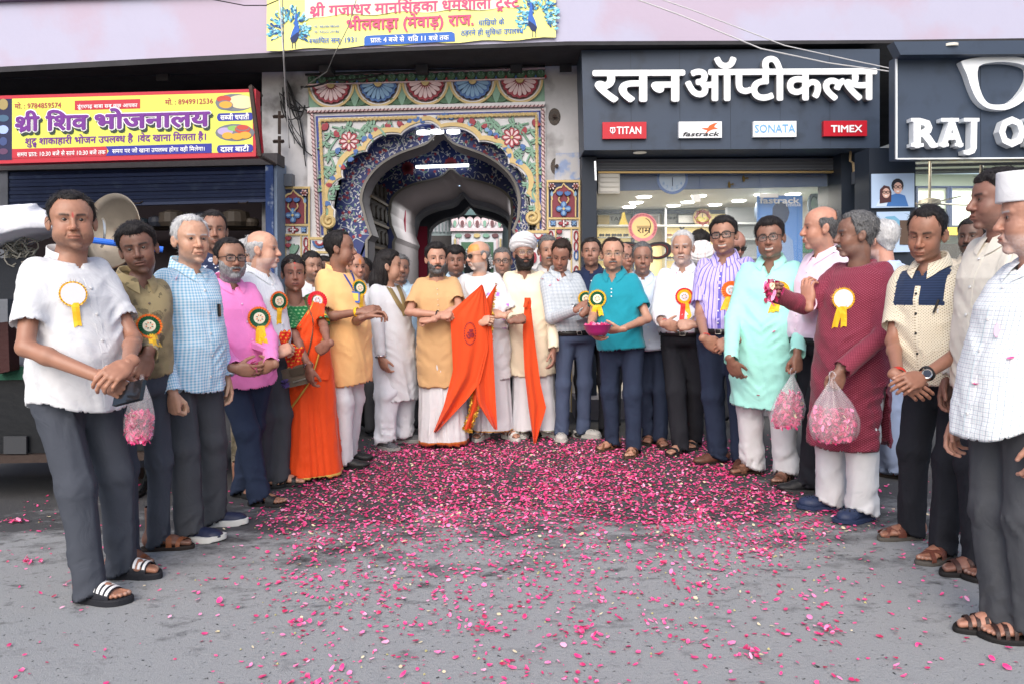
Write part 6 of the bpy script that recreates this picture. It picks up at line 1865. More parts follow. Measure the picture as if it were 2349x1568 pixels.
def make_glasses(B,col=(.01,.01,.01),r=.0022,w=.0265,hgt=.018,lens=(.5,.52,.55),alpha=.10,square=4,y=-.105,metal=0,z=-.003,tint=None):
 P=B.obj;fm=mat('frame_%d'%(hash(col)%9999),col,.25,metal,.5)
 lm=mat('lens_%.2f'%alpha if tint is None else 'lens_tint',lens if tint is None else tint,.05,0,.8,alpha=alpha)
 mb=MB();rings=[]
 for sx in(-1,1):
  ring=[]
  for k in range(28):
   a=2*PI*k/28;c,s_=math.cos(a),math.sin(a)
   rr=(abs(c)**square+abs(s_)**square)**(-1/square)
   x=sx*.0335+w*rr*c;zz=z+hgt*rr*s_
   ring.append(B.hx([x,y+2.6*(x*x)*1.2,zz]))
  rings.append(ring);mb.tube(ring,r*B.ks,6,closed=True)
  x0=sx*(.0335+w)
  mb.tube([B.hx(p)for p in((x0,y+.011,z+hgt*.5),(sx*.0725,y+.022,z+hgt*.5),(sx*.083,-.02,z+.008),(sx*.0835,.008,.006),(sx*.082,.028,-.012))],r*.9*B.ks,6)
 mb.tube([B.hx(p)for p in((-.0075,y+.001,z+.003),(0,y-.003,z+.006),(.0075,y+.001,z+.003))],r*B.ks,6)
 g=mb.build('glasses',fm,P,smooth=True)
 for ring in rings:
  m2=MB();m2.add(ring,[tuple(range(len(ring)))]);m2.build('lens',lm,g,smooth=False)
# ------------------------------------------------------------------ upper garments
def make_shirt(B,m,kind='shirt',hem=None,sleeve='short',collar='shirt',tuck=False,ease=.013,buttons=True,bcol=(.75,.75,.75),flare=0.0,slit=None,pocket=False,sl=.62,amp=1.0,vneck=.0,yoke=None,placket=True,drop=.0,cuff=True,name=None):
 H,s=B.H,B.s;seed=B.seed;N=B.N;zN=float(N[2])
 hz=float(at(hem[0],hem[1],B.Yc-.13).z)if hem is not None else .47*H
 B.hemz=hz
 zs=B.tz.copy();et=np.where(TZ>.83,.006,np.where(TZ>.81,ease*.7,ease)).astype(f32);rx=B.rx+et;ry=B.ry+et;cy=B.cy.copy()
 if hz<zs[0]:
  zs=np.concatenate([[hz-.1],zs]);rx=np.concatenate([rx[:1],rx]);ry=np.concatenate([ry[:1],ry]);cy=np.concatenate([cy[:1],cy])
 if not tuck:  # the cloth hangs from chest and belly
  for i in range(len(zs)-2,-1,-1):
   if zs[i]<zN-.13*H:
    rx[i]=max(rx[i],rx[i+1]-.10*(zs[i+1]-zs[i]))
    f0=ry[i]-cy[i];f1=ry[i+1]-cy[i+1];b0=ry[i]+cy[i];b1=ry[i+1]+cy[i+1]
    fr=max(f0,f1-.10*(zs[i+1]-zs[i]));bk=max(b0,b1-.25*(zs[i+1]-zs[i]))
    ry[i]=(fr+bk)/2;cy[i]=(bk-fr)/2
  dz=np.maximum(zN-.22*H-zs,0)
  rx=rx+flare*dz;ry=ry+flare*.8*dz
 else:
  b=np.exp(-((zs-(hz+.05))/.06)**2)*.010;rx=rx+b;ry=ry+b
  k=sstep(hz+.04,hz,zs)*.018;rx=rx-k;ry=ry-k
 A=B.arms
 def folds(q,z,c):
  ang=np.arctan2(q[:,0],-(q[:,1]-c))
  low=np.clip((zN-.16*H-z)/(.35*H),0,1.6)
  p1=np.stack([ang*2.3+z*3,z*2.2+0*z,0*z+seed],1)
  d=.009*amp*low*vnoise(p1,seed)+.006*amp*low*ridged(p1*np.array([1.9,1.3,1],f32),seed+2)
  p2=np.stack([q[:,0]*7+z*4,q[:,1]*7,z*16-np.abs(q[:,0])*14],1)
  d=d-.0060*amp*ridged(p2,seed+4)*(.35+.65*sstep(zN-.06*H,zN-.2*H,z))
  p3=np.stack([q[:,0]*19,q[:,1]*19+z*9,z*24],1)
  d=d-.0012*amp*ridged(p3,seed+6)
  if tuck:d=d-.004*sstep(hz+.16,hz+.02,z)*vnoise(np.stack([ang*9,z*6,z*0],1),seed)
  return d
 fn=torso_fn(B,0,(zs,rx,ry,cy),folds=folds)
 tilt=.40
 def cut_neck(P):
  q=B.local(P)
  # higher at the back (+y), lower at the front
  return((P[:,2]-(zN+.004*s-drop))-q[:,1]*tilt)*.9
 def cut_hem(P):
  q=B.local(P)
  z0=hz+(.0 if tuck else .010*np.sin(q[:,0]*9+seed)+.004*vnoise(q*5,seed))
  if kind=='shirt' and not tuck:z0=z0+.05*np.clip((np.abs(q[:,0])/(.115*H)),0,1)**4
  return(z0-P[:,2])
 cuts=[cut_neck,cut_hem]
 if vneck:
  c0=B.wpos(0,float(np.interp(zN-.03,zs,cy)-np.interp(zN-.03,zs,ry)),zN-.012*s-drop)
  ax=B.Rt@np.array([1,0,0],f32);fwd=B.Rt@np.array([0,-1,0],f32)
  def cut_v(P):
   q=(P-c0);x=np.abs(q@ax);y=q@fwd;z=q[:,2]
   return np.minimum((vneck+z)*.42-x,y+.06)  # open wedge below the collar
  cut_v.dir=-fwd;cuts.append(cut_v)
 if slit:
  def cut_slit(P):
   q=B.local(P);w=(slit*H-P[:,2])*.16
   return np.minimum(w-np.abs(q[:,1]-np.interp(P[:,2],zs,cy)-.012),np.abs(q[:,0])-.05)
  cuts.append(cut_slit)
 G=Garment()
 rxm=.135
 def uvt(P):
  q=B.local(P);c=np.interp(P[:,2],zs,cy)
  return np.stack([np.arctan2(q[:,0],-(q[:,1]-c))*rxm*s,P[:,2]],1)
 G.add(fn,.02,cuts,uvt)
 lo=[];hi=[]
 for sd in 'RL':
  a=A[sd];ua=nrm(a.E-a.S);fa=nrm(a.W-a.E)
  def mk(a=a,ua=ua,fa=fa,sd=sd):
   def nz(P,ax,org):
    t=(P-org)@ax
    pr=P-org-t[:,None]*ax
    d=-.0036*amp*ridged(np.concatenate([pr*9,(t*17+pr[:,0]*8)[:,None]],1)[:,[0,1,3]],seed+(3 if sd=='R' else 9))
    return d-.0011*amp*ridged(np.concatenate([pr*20,(t*34)[:,None]],1)[:,[0,1,3]],seed+5)
   up=.053*s;S2=a.S+(B.wpos(0,0,float(a.S[2]))-a.S)*.12
   if sleeve=='short':
    Tp=a.S+(a.E-a.S)*sl
    G.add(lambda P:rc(P,S2,a.S+(a.E-a.S)*(sl+.1),up,up*1.16)+nz(P,ua,a.S)*.8,.045,[lambda P:(P-Tp)@ua],arm_uv(a.S,a.E))
   else:
    G.add(lambda P:rc(P,S2,a.E,up,up*.92)+nz(P,ua,a.S),.045,[],arm_uv(a.S,a.E))
    Tp=a.W-fa*.005
    if sleeve=='rolled':Tp=a.E+(a.W-a.E)*.62
    wr=.043*s if cuff else .052*s
    G.add(lambda P:rc(P,a.E,a.W+fa*.03,up*.92,wr)+nz(P,fa,a.E),.014,[lambda P:(P-Tp)@fa],arm_uv(a.E,a.W))
  mk()
  lo+=[a.S,a.E]+([a.W]if sleeve!='short' else[]);hi=lo
 zc=[B.wpos(x,y,z)for x in(-.30,.30)for y in(-.28,.28)for z in(hz,zN)]
 al=np.stack(list(lo)+zc)
 lo_,hi_=al.min(0)-.10,al.max(0)+.10;lo_[2]=min(lo_[2],hz-.03)if sleeve=='short' else lo_[2];hi_[2]=zN+.08
 V,Q,UV,b=G.mesh(lo_,hi_,.0098*B.fac)
 if yoke is not None:
  q=B.local(V);third=((b==0)&(q[:,1]<0)&(V[:,2]>yoke[0]-.10*(q[:,0]+.0)*yoke[1])&(np.abs(q[:,0])<.125*s)).astype(f32)
  UV=np.concatenate([UV,third[:,None]],1)
 o=B.child(name or('kurta' if kind=='kurta' else 'shirt'),V,Q,m,UV=UV)
 B.shirt=o
 B.bvh=BVHTree.FromPolygons([tuple(map(float,v))for v in V],[tuple(map(int,q))for q in Q])
 # front of the shirt at local x, height z
 def front(x,z,off=.0):
  o_=B.wpos(x,-.6,z);d=B.Rt@np.array([0,1,0],f32)
  h=B.bvh.ray_cast(Vector(o_),Vector(d))
  if h[0]is None:return None
  return h[0]+h[1]*off,h[1]
 B.front=front
 nz_=.012*s
 rn=.0605*B.nk*B.ks+.005
 def ring(th,r,z):  # th=0 front
  return B.wpos(r*math.sin(th),-r*math.cos(th)*1.02-.0,z)
 zc0=zN+.004*s-drop
 def zn(th,r):return zc0+(-r*math.cos(th))*tilt
 if collar=='shirt' and B.lod<4:
  mb=MB();gap=.16+vneck*2.2;n=22
  r0=rn+.002
  rows=[]
  for i in range(n+1):
   th=gap+(2*PI-2*gap)*i/n;fr=.5+.5*math.cos(th)
   zt=zn(th,r0)
   back=1-fr
   pt=max(0,math.cos(th))**3
   rows.append([ring(th,r0-.002*s,zt-.012),ring(th,r0-.002*s,zt+(.030+.006*back)*s-.004*pt),ring(th,r0+.005*s,zt+(.033+.006*back)*s-.005*pt),
       ring(th,r0+.018*s+.010*pt,zt+.010*s-.016*pt),ring(th,r0+(.030+.030*pt)*s,zt-(.012+.046*pt)*s)])
  for r in rows:
   h=B.bvh.find_nearest(Vector(r[4]))
   if h[0]is not None:r[4]=h[0]+(h[1]if h[1].z>-.3 else-h[1])*.006
   r[3]=(Vector(r[2])*.45+Vector(r[4])*.55)+Vector((0,0,.008))
  mb.sheet(rows)
  col_=mb.build('collar',m,o,smooth=True)
  a=col_.data.attributes.new('cloth','FLOAT_VECTOR','POINT')
  a.data.foreach_set('vector',np.array([(v.co.x*.9+.3,v.co.z,0)for v in col_.data.vertices],f32).ravel())
 elif collar=='band' and B.lod<4:
  mb=MB();gap=.10+vneck*1.5;n=22;r0=rn;rows=[]
  for i in range(n+1):
   th=gap+(2*PI-2*gap)*i/n;zt=zn(th,r0)
   rows.append([ring(th,r0+.004,zt-.014),ring(th,r0+.002*s,zt+.008),ring(th,r0,zt+.024*s),ring(th,r0-.003,zt+.026*s),ring(th,r0-.004,zt+.0)])
  mb.sheet(rows);col_=mb.build('collar',m,o,smooth=True)
  a=col_.data.attributes.new('cloth','FLOAT_VECTOR','POINT')
  a.data.foreach_set('vector',np.array([(v.co.x,v.co.z,0)for v in col_.data.vertices],f32).ravel())
 if B.lod<3 and placket and buttons:
  zt=zN-.05*s-drop-vneck*.9;zb=hz+.015 if kind!='kurta' else max(hz,zN-.30*s)
  if kind=='polo':zb=zt-.08
  rows=[];k=14
  for i in range(k+1):
   z=zt+(zb-zt)*i/k;r=[]
   for x in(-.014,-.013,.013,.014):
    h=front(x*s,z,.0003 if abs(x)>.0135 else .0016)
    if h is None:break
    r.append(h[0])
   if len(r)==4:rows.append(r)
  if len(rows)>3:
   mb=MB();mb.sheet(rows);pl=mb.build('placket',m,o)
   a=pl.data.attributes.new('cloth','FLOAT_VECTOR','POINT')
   a.data.foreach_set('vector',np.array([((i%4)*.008,v.co.z,0)for i,v in enumerate(pl.data.vertices)],f32).ravel())
   bm_=mat('button_%d'%(hash(bcol)%999),bcol,.3,0,.5)
   nb=3 if kind=='polo' else 5
   for i in range(nb):
    h=front(0,zt+(zb-zt)*(i+.4)/nb,.0055)
    if h is None:continue
    n_=h[1];q=n_.to_track_quat('Z','Y').to_matrix()
    MB().lathe([(.0005,.0022),(.0035,.0018),(.0055,.0024),(.006,.001),(.0058,-.002)],h[0],q,10).build('button',bm_,o,smooth=True)
 if pocket and B.lod<3:
  px=.062*s;pz=zN-.17*H;rows=[]
  for i in range(6):
   r=[]
   for j in range(6):
    x=px+(j-2.5)/5*.105*s;z=pz-i/5*.115*s-(.012*(1-abs(j-2.5)/2.5)if i==5 else 0)
    h=front(x,z,.001 if(i in(5,)or j in(0,5))else .0045)
    if h is None:break
    r.append(h[0])
   if len(r)==6:rows.append(r)
  if len(rows)==6:
   mb=MB();mb.sheet(rows);pl=mb.build('pocket',m,o,smooth=True)
   a=pl.data.attributes.new('cloth','FLOAT_VECTOR','POINT')
   a.data.foreach_set('vector',np.array([(((i%6)-2.5)*.021+.062,v.co.z+B.base.z,0)for i,v in enumerate(pl.data.vertices)],f32).ravel())
 if tuck:
  zs2=zs;mb=MB();rows=[]
  for i in range(41):
   th=2*PI*i/40;r=[]
   for z,e in((hz-.022,.010),(hz-.020,.013),(hz+.018,.013),(hz+.020,.008)):
    a_=np.interp(z,B.tz,B.rx)+e+.006;b_=np.interp(z,B.tz,B.ry)+e+.006;c_=np.interp(z,B.tz,B.cy)
    pw=2/2.35
    X=math.copysign(abs(math.sin(th))**pw,math.sin(th));Y_=-math.copysign(abs(math.cos(th))**pw,math.cos(th))
    r.append(B.wpos(a_*X,c_+b_*Y_,z))
   rows.append(r)
  mb.sheet(rows);mb.build('belt',mat('belt',(.012,.011,.012),.4,bump=.1),B.obj,smooth=True)
  z=hz;c_=float(np.interp(z,B.tz,B.cy)-np.interp(z,B.tz,B.ry)-.021)
  mb=MB();pts=[B.wpos(x,c_-.003,z+dz)for x,dz in((-.02,-.016),(.02,-.016),(.02,.016),(-.02,.016))]
  mb.tube(pts,.0025,6,closed=True).build('belt_buckle',mat('buckle',(.6,.58,.52),.3,1),B.obj,smooth=True)
# ------------------------------------------------------------------ lower garments
def make_bottom(B,m,kind='trousers',hem=None,amp=1.0,width=1.0,waist=.585,hw=.0):
 H,s=B.H,B.s;seed=B.seed+11
 G=Garment()
 zw=waist*H
 if kind in('trousers','pyjama'):
  th0,kn0,an0=(.088,.068,.058)if kind=='trousers' else(.096,.084,.066)
  ff=1.0 if kind=='trousers' else 1.5
  def tor(P):
   return torso_fn(B,.006*s)(P)
  G.add(lambda P:smax(tor(P),.485*H-P[:,2],.05),.03,[lambda P:P[:,2]-zw],lambda P:np.stack([P[:,0],P[:,2]],1))
  for sd in 'RL':
   g=B.legs[sd];sg=-1 if sd=='R' else 1
   bot=g.ank.copy();bot[2]=.012*H
   bot[:2]=g.foot[:2]+(g.R@np.array([0,.028,0],f32))[:2]*s
   fwd=g.R@np.array([0,-1,0],f32)
   def leg(P,g=g,bot=bot,sg=sg,fwd=fwd):
    z=P[:,2]
    d=smin(rc(P,g.hip+np.array([0,0,-.03*H],f32),g.knee,th0*s*width,kn0*s*width),rc(P,g.knee,bot,kn0*s*width,an0*s*width),.03)
    q=P-g.knee
    a=np.arctan2(q[:,0],-q[:,1])
    low=sstep(.20*H,.03*H,z);kk=np.exp(-((z-.27*H)/.06)**2);up=sstep(.38*H,.47*H,z)
    d=d-.010*amp*ff*low*ridged(np.stack([a*.9,z*0,z*17+np.sin(a+seed)*1.1],1),seed+sg)
    d=d-.007*amp*ff*kk*ridged(np.stack([a*1.2,z*0,z*20+a*1.5*sg],1),seed+3*sg)
    d=d-.006*amp*up*ridged(np.stack([a*1.4,z*0,z*13-a*2.2*sg],1),seed+5*sg)
    d=d-.005*amp*ff*ridged(np.stack([q[:,0]*14,q[:,1]*14,z*5],1),seed+7)
    d=d-.0010*amp*ridged(np.stack([q[:,0]*24,q[:,1]*24,z*22],1),seed+8)
    d=d-(.006*np.exp(-((q@np.cross(fwd,(0,0,1)))/.010)**2)*((q@fwd)>0)if kind=='trousers' else 0)
    return d
   hz=.032+.010*(kind=='pyjama')
   def cut(P,g=g):
    q=(P-g.foot)@g.R
    return hz+np.clip(-q[:,1]-.0,-.05,.09)*.42-P[:,2]
   G.add(leg,.045,[cut],(lambda P,g=g:np.stack([np.arctan2((P-g.knee)[:,0],-(P-g.knee)[:,1])*.075,P[:,2]],1)))
  B.pelvis=1
  pts=np.stack([B.legs['R'].foot,B.legs['L'].foot,B.wpos(-.2,-.2,zw),B.wpos(.2,.2,zw),B.wpos(-.2,.2,zw),B.wpos(.2,-.2,zw)])
  lo,hi=pts.min(0)-.10,pts.max(0)+.10;lo[2]=-.03
  V,Q,UV,b=G.mesh(lo,hi,.0135*B.fac)
  o=B.child('trousers' if kind=='trousers' else 'pyjama',V,Q,m,UV=UV)
 else:  # wrapped cloth: lungi, dhoti, saree skirt
  hz=float(at(hem[0],hem[1],B.Yc-.16).z)if hem is not None else .05*H
  hz=max(hz,.012)
  fc=(B.legs['R'].foot+B.legs['L'].foot)/2
  zs=np.array([hz-.1,hz,.15*H,.28*H,.42*H,.50*H,zw],f32)
  e=hw
  rx=np.array([.112+e,.112+e,.108+.8*e,.104+.5*e,.106+.3*e,.108,.104],f32)*H*width
  ry=np.array([.086+e,.086+e,.080+.8*e,.076+.5*e,.078+.3*e,.082,.080],f32)*H*width
  bc=np.interp(zs,B.tz,B.cy)
  def folds(q,z,c):
   a=np.arctan2(q[:,0],-(q[:,1]-c));low=sstep(.56*H,.10*H,z)
   d=.014*amp*(.25+low)*vnoise(np.stack([a*2.1+z*.6,z*.9,z*0+3],1),seed)
   d=d-.010*amp*(.2+low)*ridged(np.stack([a*3.6+np.sin(z*3+seed)*.3,z*.8,z*0],1),seed+2)
   pl=np.exp(-(a/.45)**2)
   d=d-.008*amp*pl*np.sin(a*26+z*1.2)*(.4+.6*low)
   d=d-.003*amp*ridged(np.stack([q[:,0]*15,q[:,1]*15,z*10],1),seed+6)
   return d
  fn=torso_fn(B,0,(zs,rx,ry,bc),p=2.1,folds=folds)
  G.add(fn,.02,[lambda P:P[:,2]-zw,lambda P:hz+.006*np.sin(P[:,0]*23+seed)-P[:,2]],lambda P:np.stack([np.arctan2(B.local(P)[:,0],-B.local(P)[:,1])*.16,P[:,2]-hz],1))
  pts=np.stack([B.wpos(x,y,z)for x in(-.3,.3)for y in(-.3,.3)for z in(hz,zw)])
  lo,hi=pts.min(0)-.05,pts.max(0)+.05;lo[2]=hz-.03
  V,Q,UV,b=G.mesh(lo,hi,.0095*B.fac)
  o=B.child({'lungi':'lungi','dhoti':'dhoti','saree':'saree_skirt'}[kind],V,Q,m,UV=UV)
 B.bottom=o
# ------------------------------------------------------------------ footwear
def _fh(y):return np.interp(y,[-.15,-.12,-.08,-.04,0,.04,.08],[.020,.027,.041,.055,.070,.088,.10])
def _fwid(y):return np.interp(y,[-.15,-.12,-.07,-.03,0,.05,.09],[.026,.041,.046,.042,.037,.034,.030])
def make_shoes(B,kind='none',col=(.05,.02,.01),sole=.020,solec=(.02,.015,.012),straps=None,stripes=0):
 if kind=='none' or(B.lod==3 and B.Yc>6.8):return
 s=B.s
 for sd in 'RL':
  G=B.legs[sd];mx=1 if sd=='R' else-1
  def tr(p,G=G,mx=mx):
   q=G.R@(np.array([p[0]*mx,p[1],p[2]],f32)*s)+G.foot
   return Vector(q)
  sm=mat('sole_%s'%str(solec),solec,.7,bump=.2,bscale=120)
  cm=mat('leather_%s'%str(col),col,.5,0,.4,bump=.25,bscale=150,var=.2,vscale=40)
  if kind in('sandal','slide','thong'):
   out=foot_outline(.004)
   n=len(out);mb=MB()
   lay=[(0.0,-.003),(.003,0.0),(sole-.006,.001),(sole+.001,-.002)]
   VVs=[]
   for z,o in lay:
    VVs+=[tr((x*(1+o*10),y*(1+o*4),z))for x,y in out]
   F=[(k*n+i,k*n+(i+1)%n,(k+1)*n+(i+1)%n,(k+1)*n+i)for k in range(3)for i in range(n)]
   if mx<0:F=[tuple(reversed(f))for f in F]
   F.append(tuple(range(3*n,4*n))if mx>0 else tuple(reversed(range(3*n,4*n))))
   mb.add(VVs,F)
   so=mb.build('sandal',sm,B.obj,smooth=False)
   st=straps or([(-.068,0,.030),(-.02,.03,.020),(.00,-.03,.020)]if kind=='sandal' else[(-.055,0,.085)])
   def band(y0,sl,w,lift,m_,name,t0=0.0,t1=1.0):
    rows=[]
    for i in range(15):
     a=PI*(t0+(t1-t0)*i/14);cx=-math.cos(a);yy=y0+sl*cx
     r=[]
     for k in(-1,-.98,.98,1):
      yk=yy+w/2*k;e=lift if abs(k)<.99 else lift-.003
      r.append(tr((cx*(_fwid(yk)+e*.8+.001),yk,sole+(_fh(yk)+e)*math.sin(a)**.75*.98)))
     rows.append(r)
    b=MB();b.sheet(rows);return b.build(name,m_,so,smooth=False)
   for(y0,sl,w)in st:band(y0,sl,w,.0035,cm,'strap')
   if kind=='slide':
    for k in range(stripes):
     band(-.055+.085*(k-(stripes-1)/2)/stripes,0,.0115,.0050,mat('white_stripe',(.75,.75,.75),.5),'stripe',.12,.88)
  else:
   def up(P):
    d=ell(P,(0,.065,.048),(.040,.048,.046))
    d=smin(d,rc(P,(0,.05,.055),(.002,-.06,.034),.040,.036),.03)
    if kind=='croc':d=smin(d,ell(P,(.003,-.085,.036),(.054,.070,.040)),.02)
    elif kind=='sneaker':d=smin(d,ell(P,(.003,-.095,.032),(.045,.062,.034)),.02)
    else:d=smin(d,ell(P,(.003,-.095,.026),(.042,.075,.028)),.02)
    d=np.maximum(d,.012-P[:,2])
    d=np.maximum(d,P[:,2]-np.interp(P[:,1],[-.2,-.02,.03,.12],[.1,.072,.066,.080 if kind!='croc' else .055]))
    return d
   v,q=snets(up,(-.07,-.185,-.01),(.07,.13,.13),.006*B.fac,1)
   w=(v*np.array([mx,1,1],f32)*s)@G.R.T+G.foot
   nm={'croc':'clog','sneaker':'sneaker','shoe':'shoe'}[kind]
   o=B.child(nm,w,q if mx>0 else q[:,::-1],cm)
   out=foot_outline(.008 if kind!='shoe' else .004);n=len(out);VVs=[]
   if kind=='croc':out=[(x*1.12,y*1.02)for x,y in out]
   zt={'croc':.024,'sneaker':.032,'shoe':.016}[kind]
   for z,o_ in((0,.97),(.004,1.0),(zt,1.01),(zt+.001,.95)):
    VVs+=[tr((x*o_,y*o_,z+(.006 if y<-.12 else 0)*(1 if z<.01 else .6)))for x,y in out]
   F=[(k*n+i,k*n+(i+1)%n,(k+1)*n+(i+1)%n,(k+1)*n+i)for k in range(3)for i in range(n)]+[tuple(range(3*n,4*n))]
   if mx<0:F=[tuple(reversed(f))for f in F]
   MB().add(VVs,F).build('sole',sm,o,smooth=False)
   if kind=='croc' and B.lod<3:
    hm=mat('vent_hole',(.01,.01,.012)if stripes==0 else(.25,.03,.04),.9)
    for(x,y)in((-.022,-.10),(.0,-.112),(.022,-.105),(-.026,-.07),(.0,-.078),(.026,-.074),(-.013,-.09),(.013,-.092)):
     zz=np.linspace(.11,.02,60);pts=np.stack([np.full(60,x),np.full(60,y),zz],1).astype(f32)
     i=int(np.argmax(up(pts)<0));c=tr((x,y,float(zz[i])+.001))
     n_=Vector((0,0,1))
     MB().lathe([(.0001,.001),(.0045,.0008),(.005,-.002)],c,None,8).build('vent_hole',hm,o)
# ------------------------------------------------------------------ the people
D_,M_,L_,F_=(.125,.062,.042),(.21,.108,.072),(.31,.175,.125),(.40,.24,.175)
X=hexc
cm=cloth_mat
white=lambda n,c=(.66,.665,.69):cm('white_'+n,'plain',c,bump=.3)
slate=cm('slate_wool','plain',X('454952'),bump=.3,sheen=0)
charcoal=cm('charcoal_wool','plain',X('47494e'),bump=.3,sheen=0)
navy=cm('navy_wool','plain',X('2a3347'),bump=.3,sheen=0)
black_=cm('black_wool','plain',X('26272d'),bump=.3,sheen=0)
TIL=(.45,.03,.03)
BROWN=(.16,.05,.022);DKBR=(.07,.028,.016);BLK=(.012,.012,.013)
build_person('stout','stout person in white short-sleeved shirt and striped slides, hands crossed, at far left',(160,437),[(222,1378),(296,1322)],yaw=34,hyaw=4,fat=.75,sw=.98,sk=(.235,.118,.078),armfat=1.04,
    hp=dict(w=1.08,cheek=.6,jaw=1.06,stubble=.35,mou=.0,hair=.013,temple=.7,recede=.3,brow=1.0,marks=[(0,.018,.0035,.011,TIL)],neck=1.12,age=.3),hair='black',hip=(178,940),
    shirt=dict(m=white('linen'),hem=(170,945),sleeve='short',collar='band',ease=.018,sl=.72,bcol=(.7,.7,.7),vneck=.05,amp=1.35),
    bottom=dict(m=slate),shoes=dict(kind='slide',col=(.015,.016,.022),solec=(.014,.015,.02),sole=.028,stripes=4),footyaw=(48,62),
    armR=dict(e=(64,792,.02),w=(244,856,.34),hand='clasp',tip=(300,905,.34),dn=(-.3,-.9,.5)),armL=dict(e=(303,775,.16),w=(288,822,.36),hand='clasp',tip=(232,878,.42),dn=(.4,-.8,.6)),gaze=(4,0))
build_person('olive','person in olive stained shirt with green rosette, head tilted, behind the stout man',(302,508),[(302,1292),(376,1258)],yaw=28,hyaw=-6,hroll=-10,hpitch=4,fat=.1,sw=.95,sk=(.125,.062,.043),
    hp=dict(w=.98,jaw=.95,mou=.5,stubble=.3,hair=.02,tex=.006,smile=.3,fringe=.3,sweep=.006),hair='black',hip=(310,900),
    shirt=dict(m=cm('olive_cloth','stain',X('a3926c'),X('6e6148'),X('4a4336'),p=6.0),hem=(320,870),sleeve='long',collar='shirt',vneck=.05,bcol=(.2,.15,.1)),
    bottom=dict(m=slate,width=.84),shoes=dict(kind='sandal',col=(.22,.07,.025),solec=(.02,.014,.012),straps=[(-.10,.02,.022),(-.035,.0,.030),(.045,0,.026)]),footyaw=(30,75),
    armL=dict(e=(340,760,-.05),w=(338,812,.22),hand='pinch',hd=(-.2,-.3,-.8),dn=(.6,-.7,.1)))
build_person('gingham','old grey-haired person in pale blue gingham shirt and navy slip-on sneakers',(434,494),[(448,1238),(502,1203)],yaw=42,hyaw=22,fat=.35,sk=(.335,.19,.13),
    hp=dict(w=1.02,age=1.0,hair=.011,recede=.9,temple=.7,stubble=.15,stubc=(.4,.4,.4),jaw=1.02,brow=.6,nose=1.12,chin=.004),hair='white',hip=(432,900),
    shirt=dict(m=cm('blue_gingham','gingham',X('e4eef6'),X('86bfdd'),p=.0155),hem=(440,902),sleeve='long',collar='shirt',ease=.016,sl=.7,vneck=.03,pocket=True),
    bottom=dict(m=charcoal,width=1.1),shoes=dict(kind='sneaker',col=(.012,.018,.05),solec=(.6,.6,.58)),footyaw=(58,78),
    armR=dict(e=(362,776,.10),w=(399,893,.16),hand='fist',hd=(.1,-.1,-1),dn=(-.4,-.9,0)),gaze=(-14,2))
build_person('floral','person with cropped black hair in navy floral shirt behind the old man in gingham',(488,484),Y=5.6,yaw=0,hyaw=4,fat=.2,sk=(.19,.098,.068),lod=2,
    hp=dict(stubble=.35,mou=.7,hair=.009,temple=.5,recede=.2),hair='black',shirt=dict(m=cm('navy_floral','floral',X('2a3350'),X('c9ced9'),X('8a94ae'),p=.05,w=.33),sleeve='short',collar='shirt'),
    bottom=dict(m=cm('camo','stain',X('8a8274'),X('55503f'),X('3a3a34'),p=8),width=.9),shoes=dict(kind='shoe',col=BLK))
build_person('pink','person in bright pink shirt with glasses and grey beard, hands joined holding petals',(524,546),[(560,1138),(606,1158)],yaw=26,hyaw=22,fat=.55,sk=(.20,.105,.07),
    hp=dict(w=1.04,cheek=.3,stubble=.9,stubc=(.30,.29,.28),mou=.8,mouc=(.1,.1,.1),mouhair='salt',hair=.010,recede=.5,temple=.6,beard=.006,beardhair='grey'),hair='black',hip=(560,850),
    shirt=dict(m=cm('pink_cotton','plain',X('f08ac8')),hem=(560,890),sleeve='long',collar='shirt',vneck=.05,bcol=(.8,.5,.7)),
    bottom=dict(m=navy,width=1.08),shoes=dict(kind='sandal',col=BLK,solec=(.012,.012,.013),straps=[(-.06,0,.06),(0,0,.02)]),footyaw=(40,60),
    armR=dict(e=(500,800,.12),w=(542,836,.30),hand='cup',tip=(580,850,.33),dn=(-.2,-.9,-.1)),armL=dict(e=(628,800,.08),w=(618,826,.22),hand='cup',tip=(578,848,.30),dn=(.6,-.7,.2)),
    glasses=dict(col=(.01,.01,.012),r=.0028,square=4),gaze=(-10,0))
build_person('white_old','bald white-haired person in white shirt in profile, holding a red folded cloth',(598,528),[(606,1118),(650,1113)],yaw=50,hyaw=72,fat=.3,sw=.92,sk=(.36,.20,.14),
    hp=dict(w=1.02,age=.8,hair=.006,bald=.9,recede=1,nose=1.15,cheek=.4,brow=.4,chin=.0),hair='white',hip=(604,830),lod=1,
    shirt=dict(m=cm('white_stripe_cloth','stripes',X('e8ebef'),X('dfe3e8'),X('c9cfd6'),p=.02,w=.4),hem=(625,800),tuck=True,sleeve='short',collar='shirt',pocket=False,sl=.75),
    bottom=dict(m=charcoal,width=1.05),shoes=dict(kind='sandal',col=BLK,solec=(.012,.012,.013),straps=[(-.075,.0,.028),(.0,0,.05)]),footyaw=(80,80),
    armR=dict(e=(592,760,.12),w=(630,806,.24),hand='grip',tip=(658,800,.26),dn=(0,-.8,.5)))
